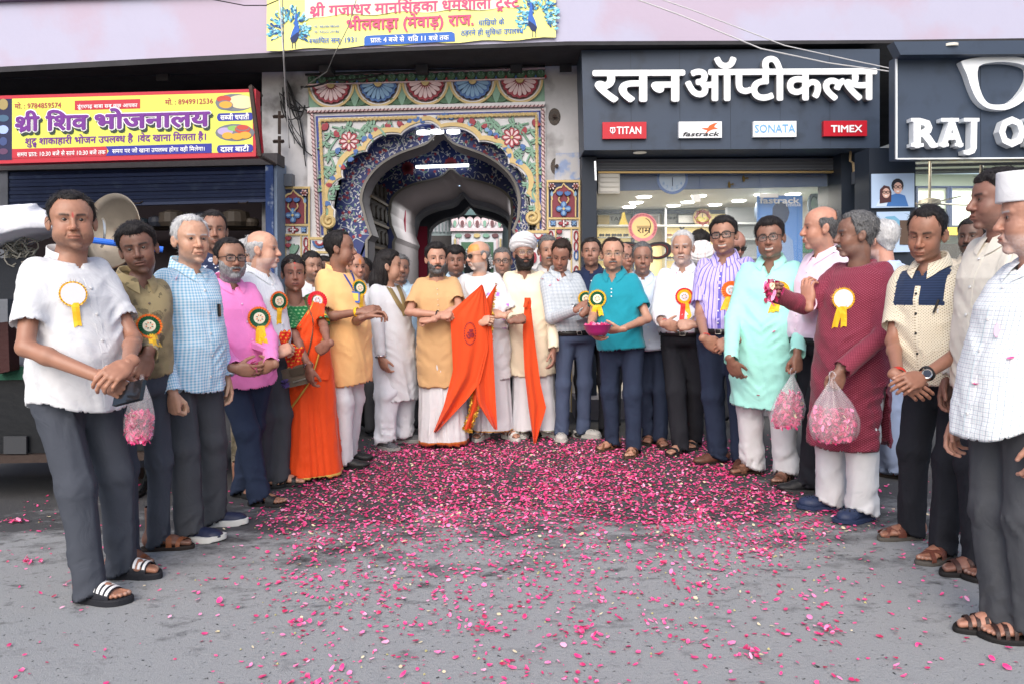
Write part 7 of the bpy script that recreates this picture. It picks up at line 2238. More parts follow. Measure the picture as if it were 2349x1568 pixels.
build_person('saree','person in orange saree and green blouse carrying a grey-brown purse',(672,586),[(668,1096),(730,1086)],yaw=8,hyaw=6,fat=.6,sw=.90,sk=(.185,.088,.062),
    hp=dict(w=1.02,cheek=.7,jaw=.88,hair=.014,fringe=.15,temple=.1,brow=.8,nose=.95,lip=(.20,.055,.055),marks=[(0,.034,.0045,.008,(.6,.02,.02)),(.0,.072,.006,.010,(.6,.01,.01))],stubble=0.,burn=1),hair='black',hip=(700,850),group=None,
    shirt=dict(m=cm('green_brocade','motif',X('1c6b3c'),X('7fb07a'),p=.034,w=.26,rough=.5),hem=(690,790),sleeve='short',collar='none',ease=.006,sl=.95,buttons=False,drop=.05,amp=.5,name='blouse'),
    bottom=dict(m=cm('saree_silk','hem',X('f0511f'),X('f0511f'),X('d9b25a'),p=.022,w=.018,rough=.6),kind='saree',hem=(690,1098),waist=.63,width=1.12,hw=.022),
    shoes=dict(kind='sandal',col=(.1,.04,.02)),
    armR=dict(e=(676,766,.08),w=(708,835,.20),hand='relax',tip=(713,886,.22),dn=(-.5,-.8,.2)),armL=dict(e=(742,745,.04),w=(752,790,.16),hand='grip',tip=(722,808,.24),dn=(.6,-.6,.4)),gaze=(-6,0))
build_person('yellow','balding person in pale orange kurta and white trousers, in profile with clasped hands',(776,529),[(795,1074),(806,1056)],yaw=52,hyaw=78,fat=.45,sk=(.17,.085,.058),
    hp=dict(w=1.02,hair=.012,recede=.9,temple=1.2,mou=0,stubble=.1,nose=1.1,cheek=.3,age=.4),hair='black',hip=(792,850),
    shirt=dict(m=cm('apricot_cotton','plain',X('f5c183')),kind='kurta',hem=(800,884),sleeve='short',collar='band',ease=.022,flare=.03,slit=.50,sl=.85,vneck=.0,buttons=False),
    bottom=dict(m=white('twill'),width=1.05),shoes=dict(kind='shoe',col=BLK,solec=(.01,.01,.01)),footyaw=(85,80),
    armR=dict(e=(744,728,.18),w=(826,714,.30),hand='clasp',tip=(872,706,.30),dn=(0,-.7,.8)),armL=dict(e=(812,735,.02),w=(832,722,.10),hand='clasp',tip=(874,716,.2),dn=(0,.3,.9)))
build_person('longhair','person with long loose black hair in white kurta and dhoti pants, wearing grey shoes',(890,574),[(886,1030),(932,1014)],yaw=50,hyaw=82,fat=.35,sk=(.27,.15,.105),
    hp=dict(w=1.0,hair=.017,temple=.2,stubble=.15,nose=1.05,cheek=.3,mou=.7),hair='black',hip=(902,820),
    shirt=dict(m=white('khadi'),kind='kurta',hem=(922,922),sleeve='long',collar='band',ease=.02,flare=.05,slit=.47,buttons=False,cuff=True),
    bottom=dict(m=white('dhoti_pants',(.70,.71,.76)),kind='pyjama',width=1.2,amp=1.2),shoes=dict(kind='sneaker',col=(.09,.09,.10),solec=(.28,.28,.27)),footyaw=(35,80),
    armR=dict(e=(866,742,.14),w=(874,818,.16),hand='relax',tip=(890,862,.17),dn=(-.5,-.8,.1)))
build_person('tan','bearded person in tan kurta with crossed arms and white lungi with orange border',(999,556),[(992,1022),(1040,1022)],yaw=0,hyaw=8,fat=.15,sk=(.31,.165,.115),
    hp=dict(w=.98,hair=.02,tex=.007,temple=.4,mou=1,beard=.007,beardhair='salt',mouhair='black',stubble=.6,stubc=(.12,.12,.12),marks=[(0,.034,.003,.007,(.3,.06,.04))],nose=1.1,sweep=.008,smile=.25),hair='black',hip=(1010,830),
    shirt=dict(m=cm('tan_cotton','plain',X('c79f72')),kind='kurta',hem=(1000,888),sleeve='short',collar='band',ease=.018,flare=.03,slit=.47,sl=.78,bcol=(.6,.45,.3),vneck=.04),
    bottom=dict(m=cm('lungi_cloth','hem',(.66,.66,.69),X('9c3f1e'),X('b5642c'),p=.035,w=.012),kind='lungi',hem=(1010,1024),width=1.0,hw=.004),shoes=dict(kind='none'),
    armR=dict(e=(938,716,.06),w=(1008,722,.25),hand='fist',tip=(1040,724,.26),dn=(-.1,-.7,.6)),armL=dict(e=(1054,706,.08),w=(990,734,.20),hand='fist',tip=(948,736,.15),dn=(.2,-.4,.9)),gaze=(-6,0))
build_person('saint','bald person with orange-painted forehead and white-purple shawl, holding a large orange flag',(1096,552),[(1106,1006),(1170,1006)],yaw=-12,hyaw=-58,fat=.4,sk=(.36,.205,.145),hpitch=4,
    hp=dict(w=1.02,hair=.004,bald=1.15,recede=1,age=.6,nose=1.15,stubble=.8,stubc=(.42,.41,.40),mou=.6,mouhair='grey',forehead=(.62,.27,.03),brow=.4,cheek=.2),hair='grey',hip=(1120,830),
    shirt=dict(m=white('mul'),kind='kurta',hem=(1118,872),sleeve='short',collar='none',ease=.018,flare=.03,slit=.46,sl=.86,buttons=False),
    bottom=dict(m=cm('dhoti_cloth','hem',(.64,.64,.68),(.64,.64,.68),X('c8963f'),p=.018,w=.010),kind='dhoti',hem=(1125,992),hw=.004),shoes=dict(kind='sandal',col=(.72,.72,.70),solec=(.6,.6,.58),sole=.030,straps=[(-.07,.0,.055),(.01,0,.03)]),footyaw=(-28,32),
    armL=dict(e=(1176,722,.04),w=(1150,722,.24),hand='grip',tip=(1122,716,.30),dn=(.2,-.8,.4)),armR=dict(e=(1062,722,.05),w=(1100,734,.2),hand='grip',hd=(.5,-.3,.1)),
    glasses=dict(col=(.08,.07,.06),r=.0016,square=2.6,alpha=.9,tint=(.02,.02,.022)))
build_person('turban','person in white turban and full black beard, in cream kurta, holding a narrow flag',(1200,549),[(1203,1000),(1258,1000)],yaw=2,hyaw=12,fat=.45,sk=(.17,.085,.06),
    hp=dict(w=1.05,cheek=.4,hair=0,beard=.013,stubble=.8,mou=.8,brow=.9,hairc=(.012,.01,.01)),hair='black',hip=(1220,820),
    shirt=dict(m=cm('cream_khadi','plain',X('e2d5bd')),kind='kurta',hem=(1222,862),sleeve='long',collar='none',ease=.022,flare=.05,buttons=False,vneck=.07),
    bottom=dict(m=cm('dhoti_white','hem',(.64,.64,.68),(.64,.64,.68),X('7d8a5a'),p=.010,w=.006),kind='dhoti',hem=(1225,990),hw=.008),shoes=dict(kind='sneaker',col=(.5,.49,.45),solec=(.5,.5,.48)),footyaw=(-10,60),
    armR=dict(e=(1172,735,.02),w=(1180,732,.20),hand='fist',tip=(1204,728,.27),dn=(-.3,-.8,.4)),armL=dict(e=(1272,745,-.04),w=(1268,810,-.04)),glasses=dict(col=(.45,.36,.2),r=.0014,square=2.4,metal=1,hgt=.021,w=.029),hpitch=-4)
build_person('grey','person in pale grey shirt looking down while pinning a rosette, slate trousers and grey clogs',(1290,551),[(1287,1008),(1342,1002)],yaw=20,hyaw=-8,hpitch=24,hroll=8,fat=.05,sw=.98,sk=(.19,.092,.064),
    hp=dict(w=.97,hair=.014,age=.7,temple=.5,recede=.4,nose=1.15,down=1,mou=0,stubble=.15),hair='dyed',hip=(1318,770),lean=.05,
    shirt=dict(m=cm('grey_chambray','grid',X('b3bac1'),X('a3acb6'),X('c2c8cd'),p=.03,w=.2),hem=(1310,764),tuck=True,sleeve='long',collar='shirt',pocket=True,vneck=.04),
    bottom=dict(m=cm('slate_blue','plain',X('47526b'),bump=.3,sheen=0),width=.92),shoes=dict(kind='croc',col=(.42,.41,.39),solec=(.42,.41,.39)),footyaw=(0,62),
    armR=dict(e=(1266,732,.18),w=(1326,706,.34),hand='pinch',tip=(1362,690,.34),dn=(-.3,-.9,.3)),armL=dict(e=(1352,725,.05),w=(1340,714,.26),hand='pinch',tip=(1368,694,.3),dn=(.5,-.6,.5)))
build_person('teal','person in teal polo shirt with gold-rimmed glasses and moustache, holding a purple bowl of petals',(1405,545),[(1400,1030),(1452,1044)],yaw=-14,hyaw=2,fat=.4,sk=(.29,.16,.11),
    hp=dict(w=1.02,hair=.008,recede=.85,temple=1.0,mou=.9,mouhair='salt',cheek=.35,jaw=1.05,marks=[(0,.034,.003,.012,(.42,.07,.05))],age=.3),hair='dyed',hip=(1425,800),
    shirt=dict(m=cm('teal_pique','plain',X('1f8a9c')),kind='polo',hem=(1425,803),sleeve='short',collar='shirt',ease=.016,sl=.72,vneck=.07,bcol=(.7,.7,.7)),
    bottom=dict(m=navy,width=.98),shoes=dict(kind='thong',col=(.16,.07,.035),solec=(.05,.03,.02),straps=[(-.065,.05,.022),(-.065,-.05,.022)]),footyaw=(-48,-12),
    armL=dict(e=(1484,730,.06),w=(1424,752,.30),hand='cup',tip=(1376,762,.34),dn=(.3,-.5,-.7)),armR=dict(e=(1362,722,.06),w=(1352,756,.26),hand='cup',tip=(1366,772,.36),dn=(-.3,-.4,-.8)),
    glasses=dict(col=(.5,.42,.25),r=.0012,square=3,metal=1,hgt=.015,w=.025))
build_person('paleblue','thin grey-haired person in pale blue-white shirt behind the teal polo',(1473,556),[(1490,1014),(1516,1022)],yaw=2,hyaw=4,fat=.1,sw=.95,sk=(.185,.095,.068),lod=2,
    hp=dict(w=.95,age=1,hair=.010,recede=.3,mou=.6,brow=.6,down=.6,jaw=.92),hair='salt',hip=(1490,800),
    shirt=dict(m=cm('paleblue_cotton','plain',X('c9d6ea')),hem=(1497,802),sleeve='long',collar='shirt'),bottom=dict(m=navy,width=.95),shoes=dict(kind='sandal',col=DKBR))
build_person('whitehair','white-haired person in white shirt and black trousers with red and yellow rosette',(1566,529),[(1556,1040),(1590,1026)],yaw=-6,hyaw=-8,fat=.3,sw=1.05,sk=(.28,.16,.115),
    hp=dict(w=1.03,age=1,hair=.013,recede=.5,mou=.4,brow=.6,jaw=1.06,nose=1.1),hair='white',hip=(1572,790),
    shirt=dict(m=white('poplin',(.72,.73,.79)),hem=(1570,764),tuck=True,sleeve='rolled',collar='shirt',ease=.02,pocket=True,vneck=.05),
    bottom=dict(m=black_,width=1.05),shoes=dict(kind='sandal',col=BLK,solec=(.015,.014,.014),straps=[(-.085,.01,.025),(-.03,0,.03)]),footyaw=(-35,-10),
    armR=dict(e=(1506,722,.08),w=(1528,740,.28),hand='cup',tip=(1562,752,.33),dn=(-.4,-.8,.1)),armL=dict(e=(1606,732,.08),w=(1588,740,.27),hand='fist',tip=(1552,746,.34),dn=(.3,-.8,.3)),gaze=(-8,0))
build_person('stripes','smiling person in purple striped shirt and dark-framed glasses, hands folded low',(1658,496),[(1640,1060),(1700,1072)],yaw=-14,hyaw=-10,fat=.25,sw=1.05,sk=(.23,.12,.082),hroll=-4,
    hp=dict(w=1.0,hair=.017,smile=1,sweep=.006,cheek=.2,nose=1.1,mou=0,tex=.005),hair='black',hip=(1662,790),
    shirt=dict(m=cm('purple_stripes','stripes',X('c5b8ee'),X('6a62bf'),X('8f86d6'),p=.026,w=.26),hem=(1650,760),tuck=True,sleeve='short',collar='shirt',sl=.80,vneck=.06),
    bottom=dict(m=navy,width=1.05),shoes=dict(kind='shoe',col=(.11,.045,.03),solec=(.02,.014,.012)),footyaw=(-62,-10),
    armR=dict(e=(1606,732,.06),w=(1622,772,.26),hand='clasp',tip=(1652,800,.31),dn=(-.4,-.8,.3)),armL=dict(e=(1716,745,.02),w=(1682,776,.24),hand='clasp',tip=(1640,798,.33),dn=(.3,-.8,.5)),
    glasses=dict(col=(.008,.008,.01),r=.0036,square=4.5,hgt=.0185,w=.027))
build_person('mint','smiling person with glasses in mint green kurta and white pyjama, holding a bag of petals',(1763,499),[(1718,1086),(1800,1103)],yaw=-10,hyaw=-8,fat=.55,sw=1.05,sk=(.165,.084,.058),hroll=-5,
    hp=dict(w=1.06,cheek=.5,hair=.018,smile=1,fringe=.3,sweep=.008,nose=1.1),hair='black',hip=(1755,850),
    shirt=dict(m=cm('mint_silk','plain',X('a4e3d8'),rough=.6),kind='kurta',hem=(1745,936),sleeve='long',collar='shirt',ease=.026,flare=.05,slit=.48,buttons=False,vneck=.09,amp=1.1),
    bottom=dict(m=white('pyjama_a'),kind='pyjama',width=1.02),shoes=dict(kind='sandal',col=(.12,.05,.03),solec=(.03,.018,.014),straps=[(-.09,.02,.03),(-.04,-.02,.032),(.05,0,.022)]),footyaw=(-58,-20),
    armR=dict(e=(1676,756,.06),w=(1682,818,.12),hand='relax',tip=(1694,866,.14),dn=(-.6,-.8,.1)),armL=dict(e=(1838,745,.02),w=(1826,806,.12),hand='fist',hd=(-.05,-.15,-1),dn=(.5,-.8,.1)),
    glasses=dict(col=(.012,.010,.010),r=.0022,square=2.8,hgt=.019,w=.027))
build_person('palepink','bald person in pale pink shirt in left profile between the mint and maroon kurtas',(1886,474),[(1846,1126),(1884,1110)],yaw=-52,hyaw=-76,fat=.4,sk=(.30,.15,.105),
    hp=dict(w=1.0,bald=.9,recede=1,hair=.007,nose=1.2,age=.5,brow=.5),hair='salt',hip=(1880,830),
    shirt=dict(m=cm('palepink_cotton','plain',X('efd6e8')),hem=(1860,782),tuck=True,sleeve='long',collar='shirt',vneck=.04),bottom=dict(m=black_),shoes=dict(kind='shoe',col=(.012,.012,.014),solec=(.05,.05,.05)),footyaw=(-75,-60),
    armR=dict(e=(1862,760,.12),w=(1856,690,.22),hand='relax',tip=(1850,645,.22),dn=(-.8,-.5,.2)))
build_person('maroon','person in maroon patterned kurta stretching out an arm with a fistful of petals',(1968,483),[(1894,1166),(1970,1192)],yaw=-38,hyaw=-74,fat=.3,sk=(.135,.068,.048),
    hp=dict(w=.98,hair=.014,temple=.8,recede=.5,mou=1,nose=1.15,age=.6,tex=.006),hair='salt',hip=(1955,850),
    shirt=dict(m=cm('maroon_print','diamond',X('7c2d40'),X('6c2336'),X('a85a6c'),p=.013),kind='kurta',hem=(1945,1030),sleeve='long',collar='none',ease=.026,flare=.06,slit=.45,buttons=False,vneck=.03,amp=1.2,cuff=False),
    bottom=dict(m=white('pyjama_b'),kind='pyjama',width=1.05),shoes=dict(kind='croc',col=(.022,.035,.085),solec=(.022,.035,.085),stripes=1),footyaw=(-80,-40),
    armR=dict(e=(1842,700,.26),w=(1772,672,.46),hand='fist',tip=(1758,636,.5),dn=(-.9,-.5,.1)),armL=dict(e=(2030,800,.05),w=(1918,846,.36),hand='fist',hd=(-.35,-.2,-.9),dn=(.1,-.95,.2)))
build_person('backturned','white-haired person in pale blue kurta turned away, behind the maroon kurta',(2026,505),[(2026,1086),(2056,1094)],yaw=-120,hyaw=-128,fat=.4,sk=(.33,.17,.125),lod=2,
    hp=dict(hair=.016,w=1.0),hair='white',hip=(2040,850),shirt=dict(m=cm('sky_cotton','plain',X('b4c7ea')),kind='kurta',hem=(2050,800),sleeve='long',collar='none',buttons=False),
    bottom=dict(m=cm('greyblue_cloth','plain',X('8d9bb8')),kind='pyjama',width=1.1),shoes=dict(kind='shoe',col=(.2,.08,.06)))
build_person('cream','person in cream dotted shirt with dark navy yoke, hands crossed over a wristwatch',(2130,474),[(2078,1234),(2156,1282)],yaw=-30,hyaw=-20,hpitch=14,hroll=6,fat=.35,sw=1.10,sk=(.215,.105,.07),
    hp=dict(w=1.02,hair=.011,temple=.7,recede=.5,down=.7,stubble=.3,nose=1.08,jaw=1.02),hair='black',hip=(2162,880),
    shirt=dict(m=cm('cream_dots','yoke',X('e3d9c3'),X('23304a'),X('a08d6c'),p=.013),hem=(2160,890),sleeve='short',collar='shirt',ease=.02,sl=.78,vneck=.06,bcol=(.02,.02,.02),yoke=(1.205,0),pocket=True),
    bottom=dict(m=black_,width=1.0),shoes=dict(kind='sandal',col=(.13,.04,.025),solec=(.09,.08,.07),straps=[(-.085,.035,.024),(-.085,-.035,.024),(-.03,.0,.028),(.04,0,.022)]),footyaw=(-62,-30),
    armL=dict(e=(2226,785,.14),w=(2116,850,.38),hand='clasp',tip=(2060,886,.40),dn=(.2,-.85,.6)),armR=dict(e=(2050,778,.04),w=(2066,848,.30),hand='relax',tip=(2118,905,.36),dn=(-.4,-.9,.2)),gaze=(18,-6))
build_person('tall','tall dark-haired person in cream shirt in left profile near the right edge',(2295,384),[(2236,1314),(2300,1330)],yaw=-48,hyaw=-66,fat=.2,sk=(.15,.075,.056),
    hp=dict(hair=.015,temple=.3,nose=1.2,fringe=.3),hair='black',hip=(2290,900),
    shirt=dict(m=cm('ivory_cotton','plain',X('ded8cb')),hem=(2280,900),sleeve='long',collar='shirt',pocket=True),bottom=dict(m=black_),shoes=dict(kind='sandal',col=(.05,.022,.018),solec=(.014,.012,.012),straps=[(-.09,.0,.02),(-.045,.015,.022),(.0,-.01,.022)]),footyaw=(-60,-60))
build_person('checked','old person in white checked shirt and white cap at the right edge, in left profile',(2376,412),[(2286,1448),(2352,1470)],yaw=-50,hyaw=-78,fat=.3,sk=(.27,.14,.10),
    hp=dict(w=1.0,age=1,hair=.010,recede=.6,nose=1.15,brow=.5),hair='white',hip=(2330,900),hs=1.04,
    shirt=dict(m=cm('white_check','grid',X('eceef0'),X('a3b1bd'),X('b9dde2'),p=.016,w=.09),hem=(2290,1012),sleeve='short',collar='shirt',ease=.03,flare=.08,pocket=True,sl=.8),
    bottom=dict(m=charcoal,width=1.05),shoes=dict(kind='sandal',col=(.03,.014,.012),solec=(.012,.011,.011),straps=[(-.105,.0,.014),(-.075,.0,.014),(-.045,0,.014)]),footyaw=(-70,-70))
# ---- behind them
def back(key,label,top,Y,hyaw=0,sk=M_,hair='black',hp=None,sh=None,yaw=None,lod=3,**k):
 build_person(key,label,top,Y=Y,yaw=hyaw*.5 if yaw is None else yaw,hyaw=hyaw,sk=sk,hair=hair,hp=hp,lod=lod,
     shirt=dict(m=sh or white('back',(.62,.63,.66)),sleeve='long',collar='shirt'),bottom=dict(m=k.pop('bm',charcoal),width=.9),shoes=dict(kind='shoe',col=BLK),**k)
back('b_young','young person with black hair and thin beard behind the saree, in pale shirt',(714,577),6.9,20,(.22,.12,.085),hp=dict(stubble=.5,mou=.6,fringe=.3))
back('b_hidden','person mostly hidden behind the pale orange kurta, only dark hair showing',(742,588),7.1,-20,D_)
back('b_tilak','person with orange forehead mark peering out behind the pale orange kurta',(814,580),7.0,26,(.26,.13,.09),hair='dyed',hp=dict(age=.6,marks=[(0,.045,.010,.022,(.6,.2,.03)),(0,.045,.004,.02,(.5,.03,.02))],bald=.5,hair=.008))
back('b_side','person with dark hair and moustache at the shoulder of the one with orange mark',(833,592),7.35,-25,D_,hp=dict(mou=1))
back('b_scarf','moustached person with white and purple scarf behind the long loose hair',(916,583),7.2,16,(.17,.088,.062),hp=dict(mou=.9,hair=.012),hair='salt',sh=cm('pale_blue_back','plain',X('b9d3e6')))
back('b_fringe','person with thick black fringe between the tan kurta and the orange forehead',(1044,564),7.3,2,(.165,.082,.058),hp=dict(fringe=1.1,hair=.02,w=1.04,cheek=.3),lod=2,sh=cm('pale_blue_back','plain',X('b9d3e6')))
back('b_specs','grey-haired person with dark-framed spectacles behind the white shawl',(1152,568),7.5,-4,(.26,.145,.105),'salt',dict(age=.8,smile=.4,hair=.009),lod=2,glasses=dict(col=(.015,.015,.015),r=.0026,square=4))
back('b_mous','person with grey moustache looking out behind the grey shirt',(1256,541),7.0,10,(.25,.135,.095),'salt',dict(mou=.9,mouhair='salt',hair=.010),lod=2)
back('b_navy','young person in navy shirt tilting his head beside the dark shop pillar',(1357,545),6.9,-6,(.20,.105,.075),hp=dict(hair=.014),sh=cm('navy_shirt','plain',X('1f2a48')),lod=2,hpitch=-8,bm=black_)
back('b_ear','person with thin-rimmed glasses half hidden behind the teal polo',(1430,556),7.1,30,(.22,.11,.08),hair='dyed',hp=dict(bald=.4,hair=.008),sh=cm('peach_back','plain',X('e2b8a0')),glasses=dict(col=(.02,.02,.02),r=.0018))
back('b_mop','person with ruffled black hair behind the white-haired man',(1606,530),7.6,150,D_,hp=dict(hair=.022,tex=.01))
back('b_rturban','person in loosely wound white turban bending down behind the striped shirt',(1606,574),6.9,-12,(.15,.078,.058),hp=dict(hair=0,mou=.8,age=.8),hpitch=34,lod=2)
back('b_bald','bald person with dark glasses behind the shoulder of the striped shirt',(1692,530),7.3,24,(.22,.11,.085),hp=dict(bald=1.1,hair=.005,hair_=1),sh=cm('pale_blue_back','plain',X('b9d3e6')),hpitch=22,glasses=dict(col=(.01,.01,.01),alpha=.9,tint=(.02,.02,.02)))
back('b_guard','dark moustached person in khaki uniform shirt in the shop entrance at right',(2232,500),5.6,-20,(.075,.04,.03),hp=dict(mou=1,hair=.010),sh=cm('khaki_back','plain',X('c9bfae')),lod=2)
back('b_spare','person with white hair behind the pink shirt, mostly hidden',(560,549),6.3,-10,L_,'white',dict(hair=.012))
# ------------------------------------------------------------------ things worn and carried
def hit(B,u,v,off=.0,o=None):
 d=ray(u,v).normalized();h=(o or B.bvh).ray_cast(CAMP,d)
 if h[0]is None:return None
 n=h[1]if h[1].dot(d)<0 else-h[1]
 return h[0]+n*off,n
def strikes(B,fallback=None,o=None):
 """frame that lays points of the photograph on a garment"""
 last=[None]
 def fr(u,v,d=0.0):
  h=hit(B,u,v,0,o)
  if h is None:
   p=at(u,v,last[0]if last[0]is not None else(B.Yc-.15 if B is not None else fallback));return Vector((p.x,p.y-d,p.z))
  last[0]=h[0].y;return h[0]-ray(u,v).normalized()*d
 return fr
def drape(B,path,m,name,off=.010,cols=7,sub=8,wave=.004,parent=None,seed=0):
 """strip of cloth lying on a garment; path of (u, v, width in points)"""
 fr=strikes(B);P=[np.array(p,float)for p in path];rows=[];L_=[]
 for i in range(len(P)-1):
  a,b,c,d=P[max(i-1,0)],P[i],P[i+1],P[min(i+2,len(P)-1)]
  for t in np.linspace(0,1,sub,endpoint=False):L_.append(.5*(2*b+(c-a)*t+(2*a-5*b+4*c-d)*t*t+(3*b-a-3*c+d)*t**3))
 L_.append(P[-1])
 for i,p in enumerate(L_):
  q=L_[min(i+1,len(L_)-1)]-L_[max(i-1,0)];q=q[:2]/max(np.linalg.norm(q[:2]),1e-6);n=np.array([q[1],-q[0]])
  if hit(B,p[0],p[1])is None:continue
  rows.append([fr(*(p[:2]+n*p[2]*(k/(cols-1)-.5)),off*(1 if 0<k<cols-1 else .5)+wave*math.sin(k*2.2+i*.35+seed))for k in range(cols)])
 if len(rows)<2:print('NODRAPE',name,B.key);return None
 mb=MB();mb.sheet(rows);o=mb.build(name,m,parent or B.obj,smooth=True)
 a=o.data.attributes.new('cloth','FLOAT_VECTOR','POINT');w=WP(parent or B.obj)
 a.data.foreach_set('vector',np.array([(v.co.x+w.x,v.co.z+w.z,0)for v in o.data.vertices],f32).ravel())
 return o
gold=mat('gold_fringe',hexc('c9a24a'),.4,.4);badge_w=mat('badge_white',(.72,.70,.74),.5);rib=mat('ribbon_yellow',hexc('f2bd2b'),.5);ribr=mat('ribbon_red',hexc('d02c2c'),.5)
BC={k:mat('badge_'+k,hexc(h),.5)for k,h in dict(green='1f5a3a',orange='ee6a28',red='cf2230',yellow='eeb524',cream='e9dfc4').items()}
def rosette(key,u,v,r,rings,tails=((-.4,2.1),(.4,2.2)),tm=None,fringe=True,label=None):
 B=PEOPLE[key];h=hit(B,u,v,.008)
 if h is None:p=at(u,v,B.Yc-.17);n=Vector((0,-1,0))
 else:p,n=h
 n=(n*.6-ray(u,v).normalized()*.5);n.z*=.4;n.normalize();R=r/FPX*p.y
 x=Vector((0,0,1)).cross(n).normalized();y=n.cross(x)
 def fr(a,b,d=0):
  q=p+x*(a*R)+y*(b*R)+n*(d+.004);e=q-CAMP;l=e.length;e.normalize();k=B.bvh.ray_cast(CAMP,e)
  return q if k[0]is None or(k[0]-CAMP).length>l+.006 else k[0]-e*(.006+d)
 def disc(r0,r1,pleat,d,m,par,name):
  mb=MB();N_=48;rows=[]
  for i in range(N_+1):
   t=2*PI*i/N_;w=.0025*pleat*(1 if i%2 else-1)
   rows.append([fr(rr*math.cos(t),rr*math.sin(t),d+w*k)for rr,k in((r0,.3),((r0+r1)/2,1),(r1*(1+.02*pleat*(i%2)),1))])
  mb.sheet(rows);return mb.build(name,m,par)
 o=None
 for k,(r0,r1,c)in enumerate(rings):
  q=disc(r0,r1,1 if r0>0 else 0,.002+.002*k,BC.get(c,badge_w),o or B.obj,'rosette' if o is None else('disc' if r0==0 else 'pleated_ring'))
  if o is None:
   o=q
   if label:o['label']=label
 if fringe:
  mb=MB();rr=random.Random(int(u))
  for i in range(46):
   t=2*PI*i/46+rr.uniform(-.05,.05);l=rr.uniform(1.06,1.28);mb.add([fr(.9*math.cos(t-.02),.9*math.sin(t-.02),.002),fr(.9*math.cos(t+.03),.9*math.sin(t+.03),.003),fr(l*math.cos(t+.02),l*math.sin(t+.02),.004+rr.uniform(0,.006))],[(0,1,2)])
  q=mb.build('fringe',gold,o);q['kind']='stuff'
 for k,(dx,L_)in enumerate(tails):
  a=[fr(dx*.35-.28,-.8,.0),fr(dx*.35+.28,-.8,.0)];rows=[]
  for i in range(6):
   t=i/5;c=dx*(.35+.75*t);w=.28;rows.append([fr(c-w,-.7-t*(L_-.8)-(.16 if i==5 else 0),.001+.004*math.sin(t*5+k)),fr(c,-.7-t*(L_-.8)+(.02 if i==5 else 0),.003+.004*math.sin(t*5+k+.4)),fr(c+w,-.7-t*(L_-.8)-(.05 if i==5 else 0),.002+.004*math.sin(t*5+k+.8))])
  MB().sheet(rows).build('ribbon',(tm or(rib,rib))[k],o)
 if rings[-1][1]<.6:
  for i in range(8):
   t=i*PI/4;MB().add([fr(.20*math.cos(t+e),.20*math.sin(t+e),.011)for e in(0,.6)]+[fr(.36*math.cos(t+.3),.36*math.sin(t+.3),.011)],[(0,1,2)]).build('print_mark',BC['green' if i%2 else 'orange'],o)
 return o
GY=[(.78,1.0,'yellow'),(.48,.82,'green'),(0,.5,'cream')];GO=[(.78,1.0,'orange'),(.48,.82,'green'),(0,.5,'cream')]
rosette('stout',166,677,29,[(.85,1.0,'yellow'),(0,.88,'w')],((.15,2.6),))
rosette('olive',341,752,28,GO,((.2,2.0),(.5,1.9)))
rosette('pink',593,731,26,GO,((-.2,2.6),(.3,2.3)))
rosette('white_old',637,691,22,GO,((-.1,2.4),))
rosette('saree',727,692,21,[(.62,1.05,'red'),(0,.5,'w')],((.8,2.4),),fringe=False)
rosette('yellow',822,662,19,GY,((0,2.4),))
rosette('grey',1342,686,18,GY,((.0,1.9),))
rosette('teal',1371,686,20,GY,((-.5,2.0),(.4,2.0)))
rosette('whitehair',1570,681,20,[(.74,1.0,'red'),(.5,.8,'yellow'),(0,.5,'w')],((-.3,2.9),(.55,2.6)),(ribr,rib),fringe=False)
rosette('stripes',1677,666,21,[(.5,1.0,'orange'),(0,.52,'w')],((-.8,2.2),(-.2,2.2)))
rosette('mint',1788,668,22,[(.5,1.0,'yellow'),(0,.55,'w')],((-.8,2.3),(-.3,2.2)))
rosette('maroon',1938,686,25,[(.84,1.0,'yellow'),(0,.86,'w')],((-.7,2.7),(.05,2.6)))
def turban(B,m,tilt=.25,big=1.0,sx=0):
 def f(P):
  q=P-np.array([0,.018,.075],f32)
  z=q[:,2]+tilt*q[:,1]*1.0+sx*q[:,0]
  d=ell(np.stack([q[:,0],q[:,1],z],1),(0,0,.010),(.116*big,.128*big,.090*big))
  d=smin(d,ell(P,(0,.022,.115),(.096*big,.106*big,.070*big)),.02)
  a=np.arctan2(q[:,0],-q[:,1])
  d=d-.0055*np.abs(np.sin(z*95+a*1.4+np.sin(a*2+z*20)*.9))-.0025*ridged(P*np.array([20,20,60],f32),3)
  return np.maximum(d,(-.046-.14*q[:,1]-q[:,2]-.005*np.sin(a*3))*.9)
 v,q=snets(f,(-.16,-.16,-.03),(.16,.18,.22),.0065,1)
 o=B.child('turban',B.hx(v),q,m,UV=np.stack([v[:,0],v[:,2]],1))
turban(PEOPLE['turban'],white('turban'),.22,1.04);turban(PEOPLE['b_rturban'],cm('turban_wound','stripes',(.66,.65,.64),(.62,.60,.60),(.5,.2,.22),p=.06,w=.3),.1,1.08)
# long loose hair
B=PEOPLE['longhair']
def lh(P):
 st=vnoise(np.stack([P[:,0]*120,P[:,1]*120,P[:,2]*14],1),4)*.006+vnoise(P*np.array([60,60,9],f32),7)*.006
 d=smin(rc(P,(0,.045,.03),(.0,.095,-.12),.086,.080),rc(P,(0,.095,-.12),(.0,.120,-.27),.080,.050),.04)
 d=smin(d,ell(P,(0,.05,-.03),(.094,.07,.10)),.03)
 return np.maximum(d-st,np.maximum(-(P[:,1]-.012+.10*np.maximum(-.05-P[:,2],0)),-(P[:,2]+.30+.03*np.sin(P[:,0]*60))))
v,q=snets(lh,(-.14,-.02,-.36),(.14,.24,.14),.007,1);B.child('long_hair',B.hx(v),q,hair_mat('hair_black',*HAIRS['black']))
